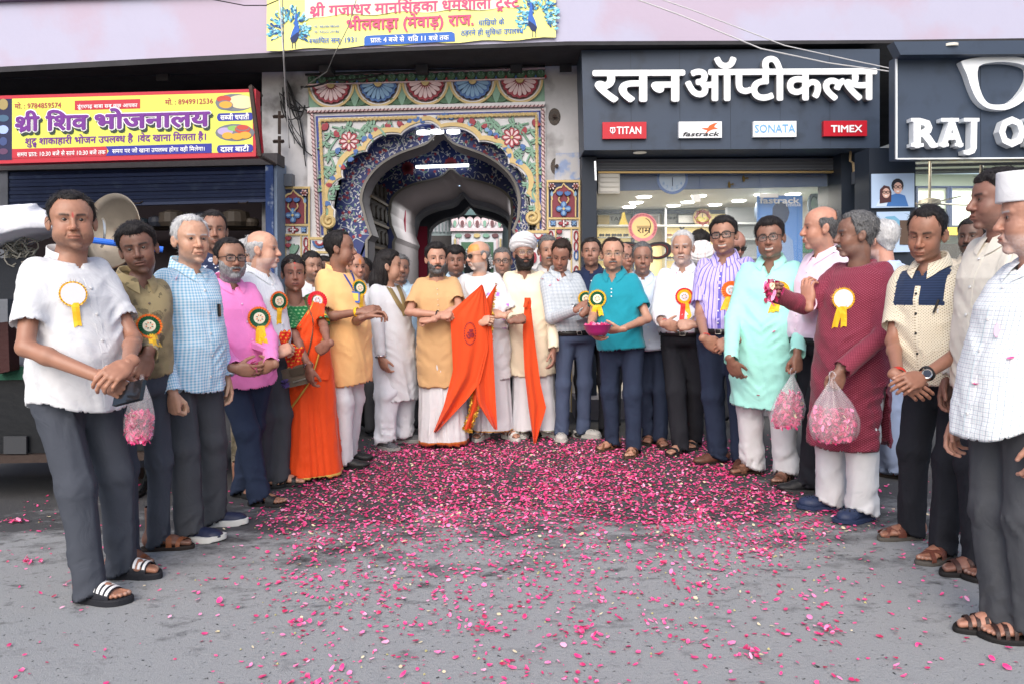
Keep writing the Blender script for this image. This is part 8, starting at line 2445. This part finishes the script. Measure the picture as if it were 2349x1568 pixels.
# white cap
B=PEOPLE['checked']
def cp(P):
 q=P-np.array([0,.012,.085],f32);w=.080-.25*np.maximum(q[:,2],0)
 e=np.maximum(np.sqrt((q[:,0]/np.maximum(w,.02)*.08)**2+(q[:,1]/.118*.08)**2)-.08,np.maximum(q[:,2]-.07,-.028-q[:,2]));return e-.004
v,q=snets(cp,(-.12,-.14,.03),(.12,.17,.19),.005,1);B.child('cap',B.hx(v),q,white('cap'),UV=np.stack([v[:,0],v[:,2]],1))
# shawl, saree, scarf, lanyard, garland
shawl=cm('shawl','floral',(.72,.71,.75),X('c79be0'),X('b877d8'),p=.085,w=.20)
drape(PEOPLE['saint'],[(1140,640,30),(1138,656,40),(1142,690,48),(1146,724,46),(1143,752,44)],shawl,'shawl',.016,9,wave=.006)
drape(PEOPLE['saint'],[(1140,640,16),(1118,658,26),(1096,672,30),(1078,660,24),(1070,644,14)],shawl,'shawl_fold',.024,7,wave=.005)
silk=cm('saree_drape','plain',X('f0511f'),rough=.6);sg_=PEOPLE['saree']
_v,_f=[],[]
for o in(sg_.shirt,sg_.bottom):
 n=len(_v);_v+=[tuple(p.co+sg_.obj.location)for p in o.data.vertices];_f+=[[i+n for i in p.vertices]for p in o.data.polygons]
sg_.bvh=BVHTree.FromPolygons(_v,_f)
drape(sg_,[(736,662,20),(731,700,30),(718,742,56),(708,786,88),(708,835,98),(708,870,92)],silk,'saree_drape',.018,13,wave=.007)
drape(sg_,[(725,664,4),(714,704,4),(690,744,4),(664,778,4)],mat('gold_fringe'),'saree_border',.024,3,wave=0)
drape(sg_,[(742,770,5),(735,800,5),(712,870,5),(668,935,5),(640,975,5)],mat('gold_fringe'),'gold_border',.05,3,wave=0)
lan=mat('lanyard_blue',hexc('3a4a9a'),.6)
drape(PEOPLE['yellow'],[(772,598,4),(790,630,4),(806,656,4),(812,668,4)],lan,'lanyard',.010,3,wave=0);drape(PEOPLE['yellow'],[(800,612,4),(812,640,4),(814,668,4)],lan,'lanyard',.012,3,wave=0)
Bf=strikes(PEOPLE['yellow']);cd=MB().prism(rect(803,668,825,693,-.1),lambda u,v,d:Bf(814,680,d)+(at(u,v,6)-at(814,680,6))*(Bf(814,680).y/6),.012,.016).build('id_card',mat('card_blue',hexc('4a6ab8'),.3),PEOPLE['yellow'].obj)
MB().prism(rect(806,672,822,689,-.1),lambda u,v,d:Bf(814,680,d)+(at(u,v,6)-at(814,680,6))*(Bf(814,680).y/6),.016,.0175).build('card_face',mat('card_yellow',hexc('e8c560'),.3),cd)
gar=mat('gilt_garland',hexc('8f7c56'),.6,.1,bump=.6,bscale=160)
drape(PEOPLE['longhair'],[(876,634,9),(896,665,10),(914,696,11),(926,712,12),(930,724,12)],gar,'garland',.012,5);drape(PEOPLE['longhair'],[(906,640,8),(920,672,9),(928,700,10),(931,722,10)],gar,'garland',.014,5)
drape(PEOPLE['b_scarf'],[(905,632,6),(916,660,9),(926,700,8)],mat('scarf_purple',hexc('a883d0'),.7),'scarf',.012,4);drape(PEOPLE['tall'],[(2318,560,20),(2300,620,26),(2282,720,26),(2274,800,22)],cm('ivory_cotton','plain',X('ded8cb')),'scarf',.016,6)
# purse, cloth bundle
Bs=sg_;pu=tag(MB().prism([(639,850),(698,833),(705,879),(644,893)],PXF(Bs.Yc-.27),-.05,0).thing('purse',mat('purse_taupe',hexc('6f6455'),.5,bump=.2,bscale=120),'grey-brown purse with a purple pompom hanging in front of the orange saree','purse'))
fx=PXF(Bs.Yc-.271)
for nm,p_,m in(('flap',[(662,848),(697,838),(699,856),(668,862)],mat('purse_dark',hexc('574d40'),.5)),('trim',[(672,874),(702,865),(702.5,868),(673,877)],mat('buckle'))):
 o=MB().prism(p_,fx,0,.006);q=link(nm,o.mesh(nm,False,pu.location),m,pu)
rr=random.Random(2);mb=MB();c=fx(657,877,.02)
for k in range(90):
 d=Vector((rr.gauss(0,1),rr.gauss(0,1),rr.gauss(0,1))).normalized();mb.add([c,c+d*.032+Vector((.004,0,0)),c+d*.032-Vector((.004,0,.004))],[(0,1,2)])
q=link('pompom',mb.mesh('pompom',False,pu.location),mat('pompom',hexc('6a5a9a'),.9),pu)
drape(Bs,[(690,655,4),(706,700,4),(718,740,4),(712,790,4),(700,832,4)],mat('strap_brown',hexc('6a4a3a'),.6),'purse_strap',.028,3,wave=0)
B=PEOPLE['white_old'];bd=empty('cloth_bundle',at(660,815,B.Yc-.3),'red and gold folded cloth held by the bald person in white shirt','cloth')
rc_=cm('red_gold_cloth','motif',X('cf2f22'),X('d9a23c'),p=.03,w=.3,rough=.6)
for(a,b,w,k)in(((655,758),(652,790),26,0),((662,790),(668,842),30,1),((686,796),(684,832),26,2)):
 mb=MB();rows=[]
 for i in range(9):
  t=i/8;y=a[1]+(b[1]-a[1])*t;x=a[0]+(b[0]-a[0])*t
  rows.append([at(x+w*(j/6-.5)*(.8+.3*math.sin(t*4+k)),y+3*math.sin(j*2+k),B.Yc-.30+.02*math.sin(j*1.9+t*4+k))for j in range(7)])
 mb.sheet(rows);o=mb.build('fold',rc_,bd,smooth=True);at_=o.data.attributes.new('cloth','FLOAT_VECTOR','POINT');at_.data.foreach_set('vector',np.array([(v.co.x,v.co.z,0)for v in o.data.vertices],f32).ravel())
# wrist things
def band(key,side,m,r=.034,w=.010,t=.93,name='wristband'):
 B=PEOPLE[key];A=B.arms[side];c=A.E+(A.W-A.E)*t;ax=Vector(nrm(A.W-A.E));q=ax.to_track_quat('Z','Y').to_matrix()
 return MB().lathe([(r-.002,-w),(r+.001,-w),(r+.003,0),(r+.001,w),(r-.002,w)],c,q,18).build(name,m,B.obj,smooth=True)
thr=mat('red_thread',hexc('b5342a'),.8)
band('yellow','R',rib,t=.9);band('cream','R',thr,.033,.012,.92);band('whitehair','R',thr,.034,.006,.92);band('stripes','R',thr,.034,.005,.92);band('tan','R',mat('print_black'),.034,.004,.93);band('saree','R',mat('silver',(.7,.7,.7),.25,.9),.033,.005,.95,'bangle');band('longhair','R',mat('silver'),.044,.006,.97,'bracelet')
wt=band('cream','L',mat('watch_strap',(.02,.02,.022),.5),.033,.011,.90,'watch');B=PEOPLE['cream'];A=B.arms['L'];c=Vector(A.E+(A.W-A.E)*.90);n=(CAMP-c).normalized();c=c+n*.036;q=n.to_track_quat('Z','Y').to_matrix()
MB().lathe([(0,.003),(.017,.003),(.021,.005),(.022,-.004)],c,q,20).build('watch_case',mat('silver'),wt);MB().lathe([(0,.0045),(.0165,.0045)],c,q,20).build('watch_dial',mat('dial_dark',hexc('25324a'),.2),wt)
# things in hands and pockets
B=PEOPLE['stout'];A=B.arms['R'];p=Vector(A.W)+Vector(A.hd)*.11
tag(MB().box(p+Vector((.03,-.01,-.01)),(.018,.16,.085),Matrix.Rotation(-.5,3,'X')@Matrix.Rotation(1.1,3,'Z')).thing('phone',mat('phone_black',(.012,.013,.016),.15,0,.6),'black phone in the hand of the stout person in white','phone'))
h=hit(PEOPLE['gingham'],500,712,.008)
if h:tag(MB().box(h[0],(.012,.02,.07)).thing('phone',mat('phone_black'),'black phone sticking out of the pale blue gingham shirt pocket','phone'))
h=hit(PEOPLE['cream'],2148,703,.008)
if h:tag(MB().tube([h[0]+Vector((.012,0,.03)),h[0]+Vector((-.01,0,-.03))],.0055,8).thing('pen',mat('pen_black',(.03,.025,.02),.3),'black and gold pen clipped in the cream shirt pocket','pen'));tag(MB().box(h[0]+Vector((.035,0,-.022)),(.06,.006,.02)).thing('papers',wb,'white folded papers in the cream shirt pocket','paper'))
# ------------------------------------------------------------------ flags
fl_m=cm('flag_orange','plain',X('d94c22'),rough=.7,bump=.12);tins=mat('tinsel',hexc('c9a13e'),.35,.6)
def fsheet(L_,R_,Y,name,parent,amp=.022,n=30,m=18,ph=0,mt_=fl_m,curve=.10):
 def ip(P,t):
  P=np.array(P,float);s=np.concatenate([[0],np.cumsum(np.linalg.norm(np.diff(P,axis=0),axis=1))]);s/=s[-1];return np.interp(t,s,P[:,0]),np.interp(t,s,P[:,1])
 rows=[]
 for i in range(n+1):
  t=i/n;a=ip(L_,t);b=ip(R_,t)
  rows.append([at(a[0]+(b[0]-a[0])*j/m,a[1]+(b[1]-a[1])*j/m,Y+amp*math.sin(j/m*7+ph+t*3)*(.3+t)+amp*.7*math.sin(j/m*12+ph*2)*t+curve*t*.5+.005*math.sin(j/m*24+ph+t*9))for j in range(m+1)])
 o=MB().sheet(rows).build(name,mt_,parent,smooth=True);a=o.data.attributes.new('cloth','FLOAT_VECTOR','POINT');a.data.foreach_set('vector',np.array([(v.co.x,v.co.z,0)for v in o.data.vertices],f32).ravel())
 return o,rows
YF=PEOPLE['saint'].Yc-.50
f1=empty('flag',at(1085,985,YF),'large orange two-tailed flag with dark emblem held between the tan kurta and the shawl','flag')
o1,r1=fsheet([(1104,653),(1032,718),(1037,800),(1039,850),(1018,930),(994,990)],[(1106,653),(1111,720),(1120,800),(1102,875),(1072,915),(1000,991)],YF,'flag_cloth',f1)
o2,r2=fsheet([(1102,655),(1106,720),(1110,800),(1088,875),(1096,925),(1134,984)],[(1108,655),(1120,700),(1130,770),(1134,860),(1138,930),(1141,985)],YF+.03,'flag_tail',f1,ph=1.5)
o3,r3=fsheet([(1113,690),(1118,740),(1122,785)],[(1139,651),(1130,700),(1126,786)],YF+.10,'flag_fold',f1,m=5);o4,r4=fsheet([(1086,890),(1078,945),(1064,982)],[(1102,900),(1096,935),(1078,991)],YF+.09,'flag_fold',f1,m=5)
rr=random.Random(5)
def tinsel(P,par):
 mb=MB()
 for i in range(len(P)-1):
  for k in range(9):
   c=Vector(P[i]).lerp(Vector(P[i+1]),k/9);d=Vector((rr.gauss(0,1),rr.gauss(0,1),rr.gauss(0,1))).normalized()*.020;e=Vector((rr.gauss(0,1),0,rr.gauss(0,1))).normalized()*.006
   mb.add([c-d+e,c-d-e,c+d-e*.5,c+d+e*.5],[(0,1,2,3)])
 q=mb.build('tinsel_border',tins,par);q['kind']='stuff'
tinsel([r[-1]for r in r3[::3]],f1);tinsel([r[-1]for r in r4[::3]]+[r4[-1][0]]+[r[0]for r in r4[::-3]],f1)
me=o1.data;bv=BVHTree.FromPolygons([tuple(v.co+f1.location)for v in me.vertices],[tuple(p.vertices)for p in me.polygons]);ff=strikes(None,YF,bv)
em_=mat('emblem_maroon',hexc('8a2430'),.6)
for k in range(26):
 a=2*PI*k/26;MB().prism(ellipse(1078+13*math.cos(a),765+25*math.sin(a),1.4,2.2,5),ff,.002,.004).build('emblem_mark',em_,f1)
text('ॐ',ff,1069,778,17,19,0,.005,0,em_,f1,.04,'emblem')
YF2=PEOPLE['turban'].Yc-.36;f2=empty('flag',at(1225,1020,YF2),'narrow orange flag hanging folded from the fist of the turbaned person','flag')
fsheet([(1204,684),(1199,760),(1203,850),(1212,930),(1224,1018)],[(1216,684),(1228,790),(1240,880),(1253,935),(1238,985),(1228,1022)],YF2,'flag_cloth',f2,m=8,ph=.7)
fsheet([(1203,683),(1203,690),(1200,705)],[(1217,683),(1219,692),(1218,708)],YF2-.012,'flag_knot',f2,n=6,m=5,curve=0)
# ------------------------------------------------------------------ rose petals
PET=vcol_mat('rose_petal',.6,.3)
def petals(name,P,sz,seed,tilt=.22,parent=None,label=None,cat=None,kind='stuff',NR=None,pale=0.):
 rg=np.random.RandomState(seed);n=len(P);yaw=rg.rand(n)*2*PI
 base=np.array([(-.5,-.18,.06),(-.5,.18,.06),(0,-.42,.0),(0,.42,.0),(.5,-.26,.16),(.5,.26,.16),(-.5,0,.03),(0,0,-.10),(.56,0,.10)],f32)
 tri=np.array([(0,2,7,6),(6,7,3,1),(2,4,8,7),(7,8,5,3)])
 V=np.tile(base[None],(n,1,1))*np.array(sz).reshape(-1,1,1)if np.ndim(sz)else np.tile(base[None],(n,1,1))*sz
 V[:,:,2]*=rg.uniform(-.6,1.6,n)[:,None];V[:,:,1]*=rg.uniform(.6,1.25,n)[:,None]
 tx,ty=rg.randn(n)*tilt,rg.randn(n)*tilt
 z=V[:,:,2]+V[:,:,1]*np.tan(np.clip(tx,-1,1))[:,None]+V[:,:,0]*np.tan(np.clip(ty,-1,1))[:,None]
 c,s=np.cos(yaw)[:,None],np.sin(yaw)[:,None];x=V[:,:,0]*c-V[:,:,1]*s;y=V[:,:,0]*s+V[:,:,1]*c
 W=np.stack([x,y,z],2)
 if NR is None:W[:,:,2]-=W[:,:,2].min(1)[:,None]-.0015
 W=W+np.asarray(P,f32)[:,None,:]
 pal=np.array([X('e0347e'),X('ea4f8c'),X('cc2266'),X('f580b4'),X('b81a50'),X('f3a6c6'),X('981a3c'),X('dcd0a8')],f32)
 ix=rg.choice(8,n,p=[.27,.22,.18,.13,.09,.05,.03,.03]);col=pal[ix][:,None,:]*np.ones((1,9,1),f32)
 tipc=np.array([0,0,.2,.2,1,1,0,.1,1],f32)[None,:,None];col=col*(1-.25*tipc)+np.array([.85,.45,.62],f32)*.25*tipc
 F=(tri[None]+(np.arange(n)*9)[:,None,None]).reshape(-1,4)
 loc=np.array(WP(parent),f32)if parent is not None else np.zeros(3,f32)
 me=npmesh(name,W.reshape(-1,3)-loc,F);setcol(me,np.clip(col.reshape(-1,3),0,1));o=link(name,me,PET,parent);o['kind']=kind
 if label:tag(o,label,cat)
 return o
rg=np.random.RandomState(21);pts_=[]
DX=[(-9,0),(640,.0),(800,.45),(900,1),(1500,1.),(1700,.85),(1850,.55),(2000,.18),(2200,.05),(2349,.03)]
while len(pts_)<18000:
 x,y=rg.uniform(-3.2,3.6,4000),rg.uniform(2.15,7.0,4000)
 for a,b in zip(x,y):
  v=651+1800*CAM_H/b*1.0;u=1174+1800*a/b;v=v-.021*(u-1174)
  if not(-40<u<2400 and v<1640):continue
  left=np.interp(v,[1010,1040,1110,1180,1260,1300],[900,820,680,590,640,600]);right=np.interp(v,[1010,1060,1120,1180,1210,1280,1330],[1650,1700,1780,1950,1990,1850,1700])
  w=1/(1+math.exp(-(u-left)/28))/(1+math.exp((u-right)/34))*np.interp(v,[1000,1018,1040,1120,1210,1250,1300,1360,1420],[.0,.42,.72,.74,.62,.44,.32,.22,.15])
  w=max(w,(.085 if 560<u<1950 else .05 if 420<u<2150 else .02)*(v>1120),.005)
  w*=.55+.9*(vnoise(np.array([[a*3.1,b*3.1,0]],f32),3)[0]*.5+.5)
  if rg.rand()<w:pts_.append((a,b,.001+rg.rand()*.006))
petals('rose_petals',pts_,np.clip(rg.normal(.0165,.005,len(pts_)),.007,.032),4,label='thousands of pink rose petals strewn over the road between the two rows of people',cat='petals')
n=900;P_=np.array(pts_)[rg.choice(len(pts_),n)]+rg.randn(n,3)*np.array([.05,.05,0]);P_[:,2]=.002
bit=MB()
for p in P_:
 r=rg.uniform(.003,.008);a=rg.rand()*6;bit.add([(p[0]+r*math.cos(a+t),p[1]+r*math.sin(a+t),.003)for t in(0,2,4)]+[(p[0],p[1],.003+r)],[(0,1,3),(1,2,3),(2,0,3)])
o=tag(bit.thing('flower_stalks',mat('stalk',hexc('b5ad78'),.8),'small pale green flower stalks and buds scattered among the petals','flower bits',base=(0,0,0)));o['kind']='stuff'
for k,(u,v)in enumerate(((40,1199),(70,1292),(20,1198),(1105,1445),(1340,1452),(690,1435),(1720,1500),(1900,1452))):
 c=gnd(u,v);P_=rg.randn(16,3)*np.array([.024,.022,.003])+np.array([c.x,c.y,.010]);P_[:,2]=np.abs(P_[:,2])+.002
 petals('petal_clump',P_,np.full(16,.020),50+k,.3,label='small clump of deep pink petals fallen together on the grey road',cat='petals')['group']='petal clumps on the road'
# petals caught on clothes and hair
for key,lst in(('stout',((238,545),(200,437))),('grey',((1280,642),(1262,655),(1245,640))),('stripes',((1660,600),(1712,650))),('mint',((1757,690),(1775,760),(1740,905))),('gingham',((404,640),)),('checked',((2290,760),(2240,880),(2320,820))),('maroon',((1850,880),)),('whitehair',((1553,630),)),('saint',((1072,664),(1078,666),(1084,662),(1076,670),(1088,668)))):
 P_=[hit(PEOPLE[key],*q,.006)for q in lst];P_=[tuple(q[0])for q in P_ if q]
 if P_:petals('clinging_petals',P_,np.full(len(P_),.022),len(key),.9,PEOPLE[key].obj,NR=1)
# ---- bags, bowl, fistful
film=bpy.data.materials.new('clear_film');film.use_nodes=True;b_=film.node_tree.nodes['Principled BSDF']
b_.inputs['Base Color'].default_value=(.86,.84,.9,1);b_.inputs['Roughness'].default_value=.12;b_.inputs['Alpha'].default_value=.20;b_.inputs['Specular IOR Level'].default_value=.8
def bag(u0,u1,v0,vb,ut,Y,fill,label,seed,lean=0):
 c=at((u0+u1)/2,vb,Y);top=at(ut,v0,Y);R_=(at(u1,vb,Y).x-at(u0,vb,Y).x)/2;Hh=top.z-c.z
 o=empty('petal_bag',c,label,'bag');mb=MB();rows=[]
 def sec(t):return np.interp(t,[0,.04,.15,.35,.6,.85,.95,1],[.55,.82,.98,1.0,.72,.26,.10,.12])
 def pt(t,a,k=1.0):
  w=sec(t)*R_*(1+.07*math.sin(a*9+seed)*(.3+t))*k;cx=c.lerp(top,t);return cx+Vector((w*math.cos(a),w*.62*math.sin(a),.012*math.sin(a*5+seed)*(t>.05)))
 for i in range(19):rows.append([pt(i/18,2*PI*j/40)for j in range(41)])
 mb.sheet(rows);mb.build('film',film,o,smooth=True);n=int(650*fill/.45);P_=[]
 for i in range(n):
  t=rg.rand()**1.2*fill+.02;a=rg.rand()*2*PI;P_.append(tuple(pt(t,a,(rg.rand()**.35)*.84)))
 petals('petals_inside',P_,rg.uniform(.014,.026,n),seed,.8,o,NR=1)
 for sg in(-1,1)if seed!=2 else():MB().tube([top+Vector((sg*.01,0,0)),top+Vector((sg*.018,-.01,.02)),top+Vector((sg*.01,0,.035)),top+Vector((0,0,.04))],.0035,6).build('handle',film,o)
Ya_=float(PEOPLE['olive'].arms['L'].W[1]);bag(283,352,862,1012,326,Ya_-.06,.42,'clear bag of pink petals held by the person in olive shirt',2)
bag(1763,1841,858,980,1818,float(PEOPLE['mint'].arms['L'].W[1])-.03,.62,'clear bag of pink petals hanging from the hand of the mint kurta',3);bag(1858,1972,868,1013,1908,float(PEOPLE['maroon'].arms['L'].W[1])-.03,.48,'clear bag of pink petals hanging against the maroon kurta',4)
B=PEOPLE['teal'];Yb=min(float(B.arms['L'].W[1]),float(B.arms['R'].W[1]))-.07;c=at(1371,769,Yb);bw=empty('bowl',c,'purple printed bowl full of petals held by the person in teal polo','bowl')
MB().lathe([(0,.0),(.062,.0),(.085,.03),(.102,.075),(.106,.078),(.100,.076),(.082,.032),(.06,.006),(0,.006)],c,None,28).build('shell',cm('bowl_print','floral',X('a01f6a'),X('c9497f'),X('c98a3c'),p=.03,w=.3,rough=.4,bump=0),bw,smooth=True)
petals('petals_inside',[(c.x+r*math.cos(a),c.y+r*math.sin(a),c.z+.060+.012*rg.rand())for r,a in zip(.085*rg.rand(90)**.5,rg.rand(90)*7)],np.full(90,.026),8,.8,bw,NR=1)
A=PEOPLE['maroon'].arms['R'];c=Vector(A.W)+Vector(A.hd)*.085;d_=rg.randn(110,3)*np.array([.017,.017,.026]);o=petals('petal_handful',np.array(c)+d_,np.full(110,.026),9,.8,NR=1,label='fistful of crushed pink petals in the outstretched hand of the maroon kurta',cat='petals')
A=PEOPLE['pink'].arms['R'];c=Vector(A.W)+Vector(A.hd)*.10+Vector((0,0,.03));petals('petal_handful',np.array(c)+rg.randn(14,3)*.012,np.full(14,.024),10,.9,NR=1,label='few pink petals in the joined hands of the pink shirt',cat='petals')
# ------------------------------------------------------------------ food cart behind the left end
Yk=5.0;K=PXF(Yk)
ct=empty('food_cart',(K(40,900).x,Yk,0),'dark food cart behind the stout person in white, with steel counter edge','cart')
dkm=mat('cart_black',hexc('15181d'),.4,.2,.4,bump=.2,bscale=20,var=.3,vscale=4)
xa,xb=K(-330,800).x,K(335,800).x
MB().box(((xa+xb)/2,Yk+.45,.60),(xb-xa,.9,.54)).build('body',dkm,ct);MB().box(((xa+xb)/2,Yk+.45,.89),(xb-xa+.08,.98,.035)).build('counter',mat('cart_steel',hexc('8e949c'),.35,.7,bump=.1),ct)
MB().box(((xa+xb)/2,Yk-.01,.30),(xb-xa,.06,.05)).build('rail',iron,ct);plate('green_cloth',[(-40,842),(120,838),(120,868),(-40,872)],PXF(Yk-.05),-.02,0,mat('green_cloth',hexc('1f4a3a'),.8,bump=.4),ct)
for x in(xa+.15,xb-.15):
 MB().tube([(x,Yk+.05,.16+.16*math.cos(0)),(x,Yk+.05,.9)],.02,6).build('leg',iron,ct);w_=MB().tube([(x,Yk+.1+.15*math.cos(t),.16+.15*math.sin(t))for t in np.linspace(0,2*PI,21)[:-1]],.022,8,closed=True).build('wheel',dkm,ct)
 MB().tube([(x-.03,Yk+.1,.16),(x+.03,Yk+.1,.16)],.04,10).build('hub',iron,w_)
plate('splash_board',[(8,1000),(60,1000),(60,1040),(8,1040)],PXF(Yk-.03),-.02,0,mat('board_grey',hexc('3a3c40'),.8),ct)
for x in(-20,205,330):MB().tube([K(x,790,-.8),K(x+6,560,-.8)],.018,6).build('post',dkm,ct)
for k,(x,h_,c_)in enumerate(((20,.26,'2d2f38'),(58,.18,'5a2420'),(92,.22,'26303a'),(365,.30,'30343a'))):tag(MB().lathe([(0,0),(.10,0),(.12,.05),(.11,h_),(.05,h_+.03),(0,h_+.03)],Vector((K(x,0).x,Yk+.5,.908)),None,18).thing('cooking_pot',mat('pot_'+c_,hexc(c_),.5,.3),'dark cooking pot on the food cart, %s'%('far left one','reddish one','blue-black one','right-hand one')[k],'pot'))
wc=at(263,532,4.9);Rw=Matrix.Rotation(rad(-68),3,'X')@Matrix.Rotation(rad(8),3,'Y')
wkm=mat('worn_steel',hexc('857d72'),.5,.6,bump=.25,bscale=12,var=.25,vscale=5,dirt=(hexc('6b4a35'),4,.52,.68))
Rw=Vector((-.35,-.92,.12)).normalized().to_track_quat('Z','Y').to_matrix();wo=empty('frying_pan',wc-Vector((0,0,.24)),'big worn steel frying bowl standing on edge behind the olive shirt','pan')
MB().lathe([(.0,-.13),(.08,-.115),(.15,-.075),(.20,-.02),(.228,.02),(.236,.022),(.232,.028),(.205,-.01),(.15,-.062),(.08,-.10),(0,-.115)],wc,Rw,40).build('bowl',wkm,wo,smooth=True)
MB().tube([wc+Rw@Vector((.10+.05*math.cos(t)*1.2-.23,.09*math.sin(t),-.02+.03*math.cos(t)))for t in np.linspace(-1.4,1.4,12)],.008,6).build('handle',mat('bright_steel',(.6,.6,.58),.3,.9),wo)
MB().box(wc-Vector((0,-.1,.30)),(.3,.25,.14)).build('stand',iron,wo)
tag(MB().tube([at(208,551,4.6),at(374,573,4.75)],.018,10).thing('blue_pipe',mat('pipe_blue',hexc('2f6ad0'),.45),'bright blue plastic pipe sticking out behind the heads at left','pipe'))
# white cloth over a bundle, tangled net
def clf(P):
 q=P-np.array(at(42,520,4.7),f32);d=ell(q,(0,0,-.02),(.30,.22,.13));d=smin(d,ell(q,(-.24,.0,-.02),(.26,.2,.10)),.05)
 return np.maximum(d-.030*ridged(q*np.array([6,6,8],f32),4)-.008*vnoise(q*16,5),-.075+.05*np.sin(q[:,0]*7)-q[:,2])
c0=np.array(at(42,520,4.7),f32);v,q=snets(clf,c0-np.array([.62,.3,.2],f32),c0+np.array([.42,.3,.2],f32),.012,1);me=npmesh('white_cloth',v-c0,q);o=link('white_cloth',me,cm('white_sheet','plain',(.72,.73,.78)),None,loc=c0);tag(o,'white cloth thrown over the bundle at the left edge, with a few petals','cloth')
mb=MB();rr=random.Random(8)
for k in range(70):
 c=at(rr.uniform(-40,78),rr.uniform(545,622),4.72+rr.uniform(-.05,.05));r=rr.uniform(.02,.055);a0=rr.uniform(0,6);nx=Vector((rr.gauss(0,1),rr.gauss(0,.5),rr.gauss(0,1))).normalized();q=nx.to_track_quat('Z','Y').to_matrix()
 mb.tube([c+q@Vector((r*math.cos(a0+t),r*math.sin(a0+t),.01*t))for t in np.linspace(0,5,9)],.0045,4)
o=tag(mb.thing('rope_net',mat('net_grey',hexc('8a877e'),.8),'heap of tangled grey netting under the white cloth at left','net'));o['kind']='stuff'
tag(MB().box(at(40,640,4.8),(.75,.3,.24)).thing('bundle',mat('bundle_dark',hexc('23262c'),.9,bump=.6,bscale=15),'dark bundle carrying the netting on the cart at left','bundle'))
tag(MB().prism([(-20,742),(18,738),(22,850),(-20,860)],PXF(4.85),-.1,0).thing('red_crate',mat('crate_red',hexc('351616'),.6,bump=.3),'dark red crate at the far left edge behind the white shirt','crate'))
# sunglasses pushed up on the head of the woman
B=PEOPLE['saree'];mb=MB()
for sx in(-1,1):mb.prism([(sx*(.034+.028*math.cos(t)),.088+.017*math.sin(t))for t in np.linspace(0,2*PI,15)[:-1]],lambda x,z,d:Vector(B.hx([x,-.078+4*x*x-d,z])),.0,.006);mb.tube([B.hx(p)for p in((sx*.06,-.068,.09),(sx*.085,-.02,.075),(sx*.088,.03,.04))],.003,6)
mb.build('sunglasses',mat('lens_tint',(.02,.02,.022),.06,0,.8),B.obj)
